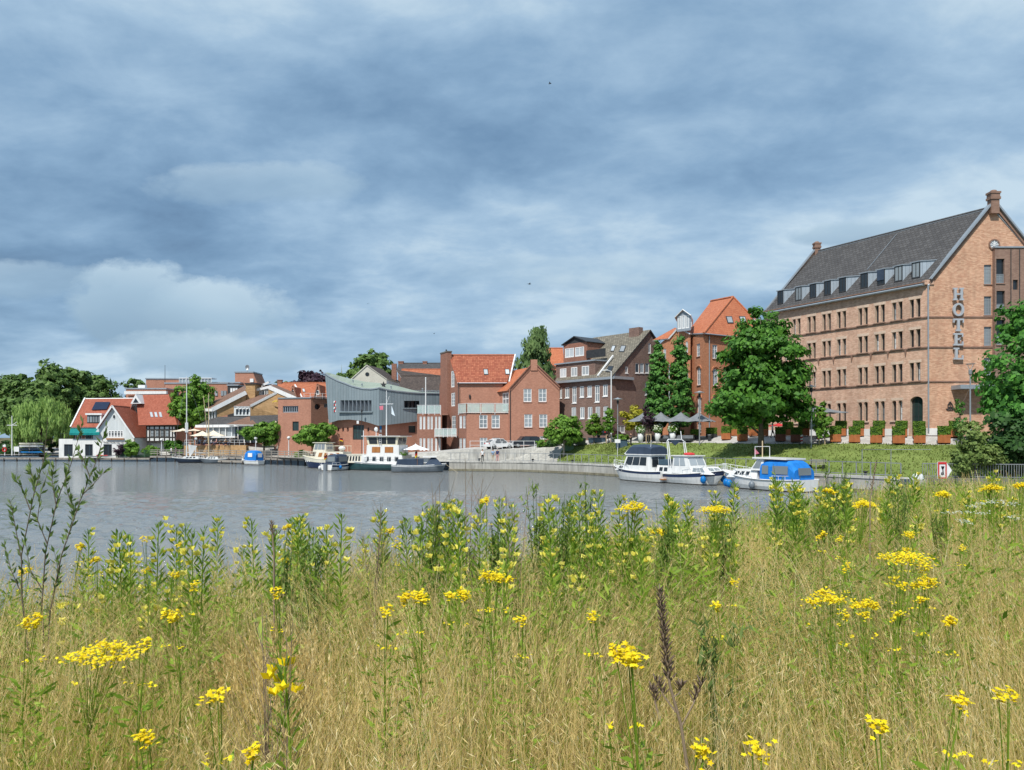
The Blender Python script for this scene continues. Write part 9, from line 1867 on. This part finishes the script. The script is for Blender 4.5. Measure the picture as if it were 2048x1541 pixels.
def sapling():
 Yv = 4.6; b = at(75, 1262, Yv); t = thing('willow_sapling', 'young willow sapling with long leafy stems rising against the water', 'sapling', (b.x, Yv, g(b.x, Yv))); o = V3(ORI[t.name]); P = []; D = []
 def stem(pts, dy, r=.006, lv=30):
  Q = [at(x, y, Yv + dy) - o for x, y in pts]; MB().tube([tuple(q) for q in Q], [r * (1 - .75 * i / (len(Q) - 1)) for i in range(len(Q))], 5).build('stem', 'bark', t, True)
  for k in range(lv):
   f = k / lv * (len(Q) - 1); i = min(int(f), len(Q) - 2); p = Q[i].lerp(Q[i + 1], f - i); d = (Q[i + 1] - Q[i]).normalized(); a = rg.uniform(0, 6.28); side = V3((math.cos(a), math.sin(a) * .6, rg.uniform(.1, .7)))
   if k / lv < .12: continue
   for j in range(rg.randint(1, 4)): u = (d * rg.uniform(.3, 1) + side * rg.uniform(.4, 1) + V3(rg.normal(0, .2, 3))); P.append(tuple(p + u.normalized() * .026)); D.append(tuple(u))
  return Q
 main = [([(60, 1330), (44, 1197), (43, 1111), (68, 988), (88, 920), (96, 835)], 0), ([(90, 1330), (84, 1211), (91, 1105), (114, 1003), (143, 926), (168, 836)], .1), ([(95, 1340), (100, 1225), (123, 1111), (160, 1003), (194, 920), (214, 848)], -.1)]
 for pts, dy in main: stem(pts, dy, .0052, 46)
 for pts in ([(44, 1190), (22, 1140), (8, 1085)], [(43, 1120), (28, 1040), (20, 1000)], [(60, 1020), (42, 970), (28, 960)], [(70, 985), (64, 950), (60, 935)], [(95, 1090), (75, 1040), (82, 985), (105, 920)], [(112, 1010), (104, 960), (108, 930)], [(125, 1105), (145, 1050), (150, 1010)], [(150, 1030), (135, 985), (130, 945)], [(165, 990), (190, 965), (212, 940)], [(180, 955), (165, 915), (155, 900)], [(85, 1180), (60, 1140), (50, 1080)], [(105, 1190), (118, 1150), (108, 1100)]): stem(pts, rg.uniform(-.1, .1), .0035, 17)
 part(t, 'leaves', cards(np.array(P), np.array(D), rg.uniform(.015, .032, len(P)), .3), 'willow_leaf')
sapling()
def seed_spike(pts, Yv, label, n0, n1, br, caps=88):
 b = at(*pts[0], Yv); t = thing('dead_seed_stalk', label, 'stalk', (b.x, Yv, g(b.x, Yv))); o = ORI[t.name]; Q = [at(x, y, Yv) - o for x, y in pts]; Q = [V3((Q[0].x, 0, -.05))] + Q; mb = MB(); mb.tube([tuple(q) for q in Q], [.006, .005, .0045, .004, .003, .002][:len(Q)], 6)
 cp = MB()
 def cap(p, d, L): p = V3(p); d = V3(d).normalized(); cp.tube([tuple(p), tuple(p + d * L * .4), tuple(p + d * L * .8), tuple(p + d * L)], [.0012, L * .10, L * .08, .001], 5, 0, False)
 A, B = at(*n0, Yv) - o, at(*n1, Yv) - o
 for i in range(caps): f = (i / caps) ** .85; p = A.lerp(B, f); a = i * 2.4; cap(p, (math.cos(a) * .8, math.sin(a) * .8, 1), .034 * (1 - .4 * f) * rg.uniform(.85, 1.15))
 for x0, y0, x1, y1 in br:
  p, q = at(x0, y0, Yv) - o, at(x1, y1, Yv + rg.uniform(-.05, .05)) - o; mb.tube([tuple(p), tuple(p.lerp(q, .6) + V3((0, 0, -.01))), tuple(q)], [.003, .0025, .0015], 4)
  for i in range(16): c = p.lerp(q, .55 + .45 * i / 16); a = i * 2.4; cap(c, (math.cos(a) * .7, math.sin(a) * .7, .9), .026)
 mb.build('stem', 'twig_tan', t, True); setp(cp.build('seed_capsules', 'seed_brown', t, True), kind='stuff')
seed_spike([(1378, 1560), (1362, 1450), (1340, 1372), (1326, 1270), (1319, 1176)], 2.2, 'dark brown dead seed spike standing upright in the lower meadow', (1338, 1365), (1319, 1178), [(1352, 1425, 1312, 1360), (1345, 1395, 1365, 1372), (1362, 1455, 1405, 1362), (1320, 1440, 1305, 1375)])
seed_spike([(548, 1110), (546, 1085), (543, 1040)], 4.2, 'small dark seed spike before the blue canopied motorboat', (547, 1075), (543, 1045), [], 18); seed_spike([(1740, 1000), (1746, 968), (1752, 925)], 6.5, 'thin leaning seed spike before the promenade railing', (1742, 985), (1753, 922), [], 30)
for i in range(11):
 px, py, Yv = rg.uniform(1885, 2040), rg.uniform(1000, 1050), rg.uniform(6.5, 8.5); X = ax(px, Yv); z0 = g(X, Yv); H = az(py, Yv) - z0; t = thing('yarrow_plant', 'white flat topped yarrow before the stone wall, %s of the group' % ORD[i], 'flower', (X, Yv, z0), 0, 'white yarrows by the stone wall'); MB().tube([(0, 0, -.05), (0, 0, H)], .005, 4).build('stem', 'herb_green', t, True); C = np.stack([rg.normal(0, .035, 26), rg.normal(0, .035, 26), H + rg.normal(0, .008, 26)], 1); part(t, 'flower_head', florets(C, .009, 1, 8), 'yarrow_white')
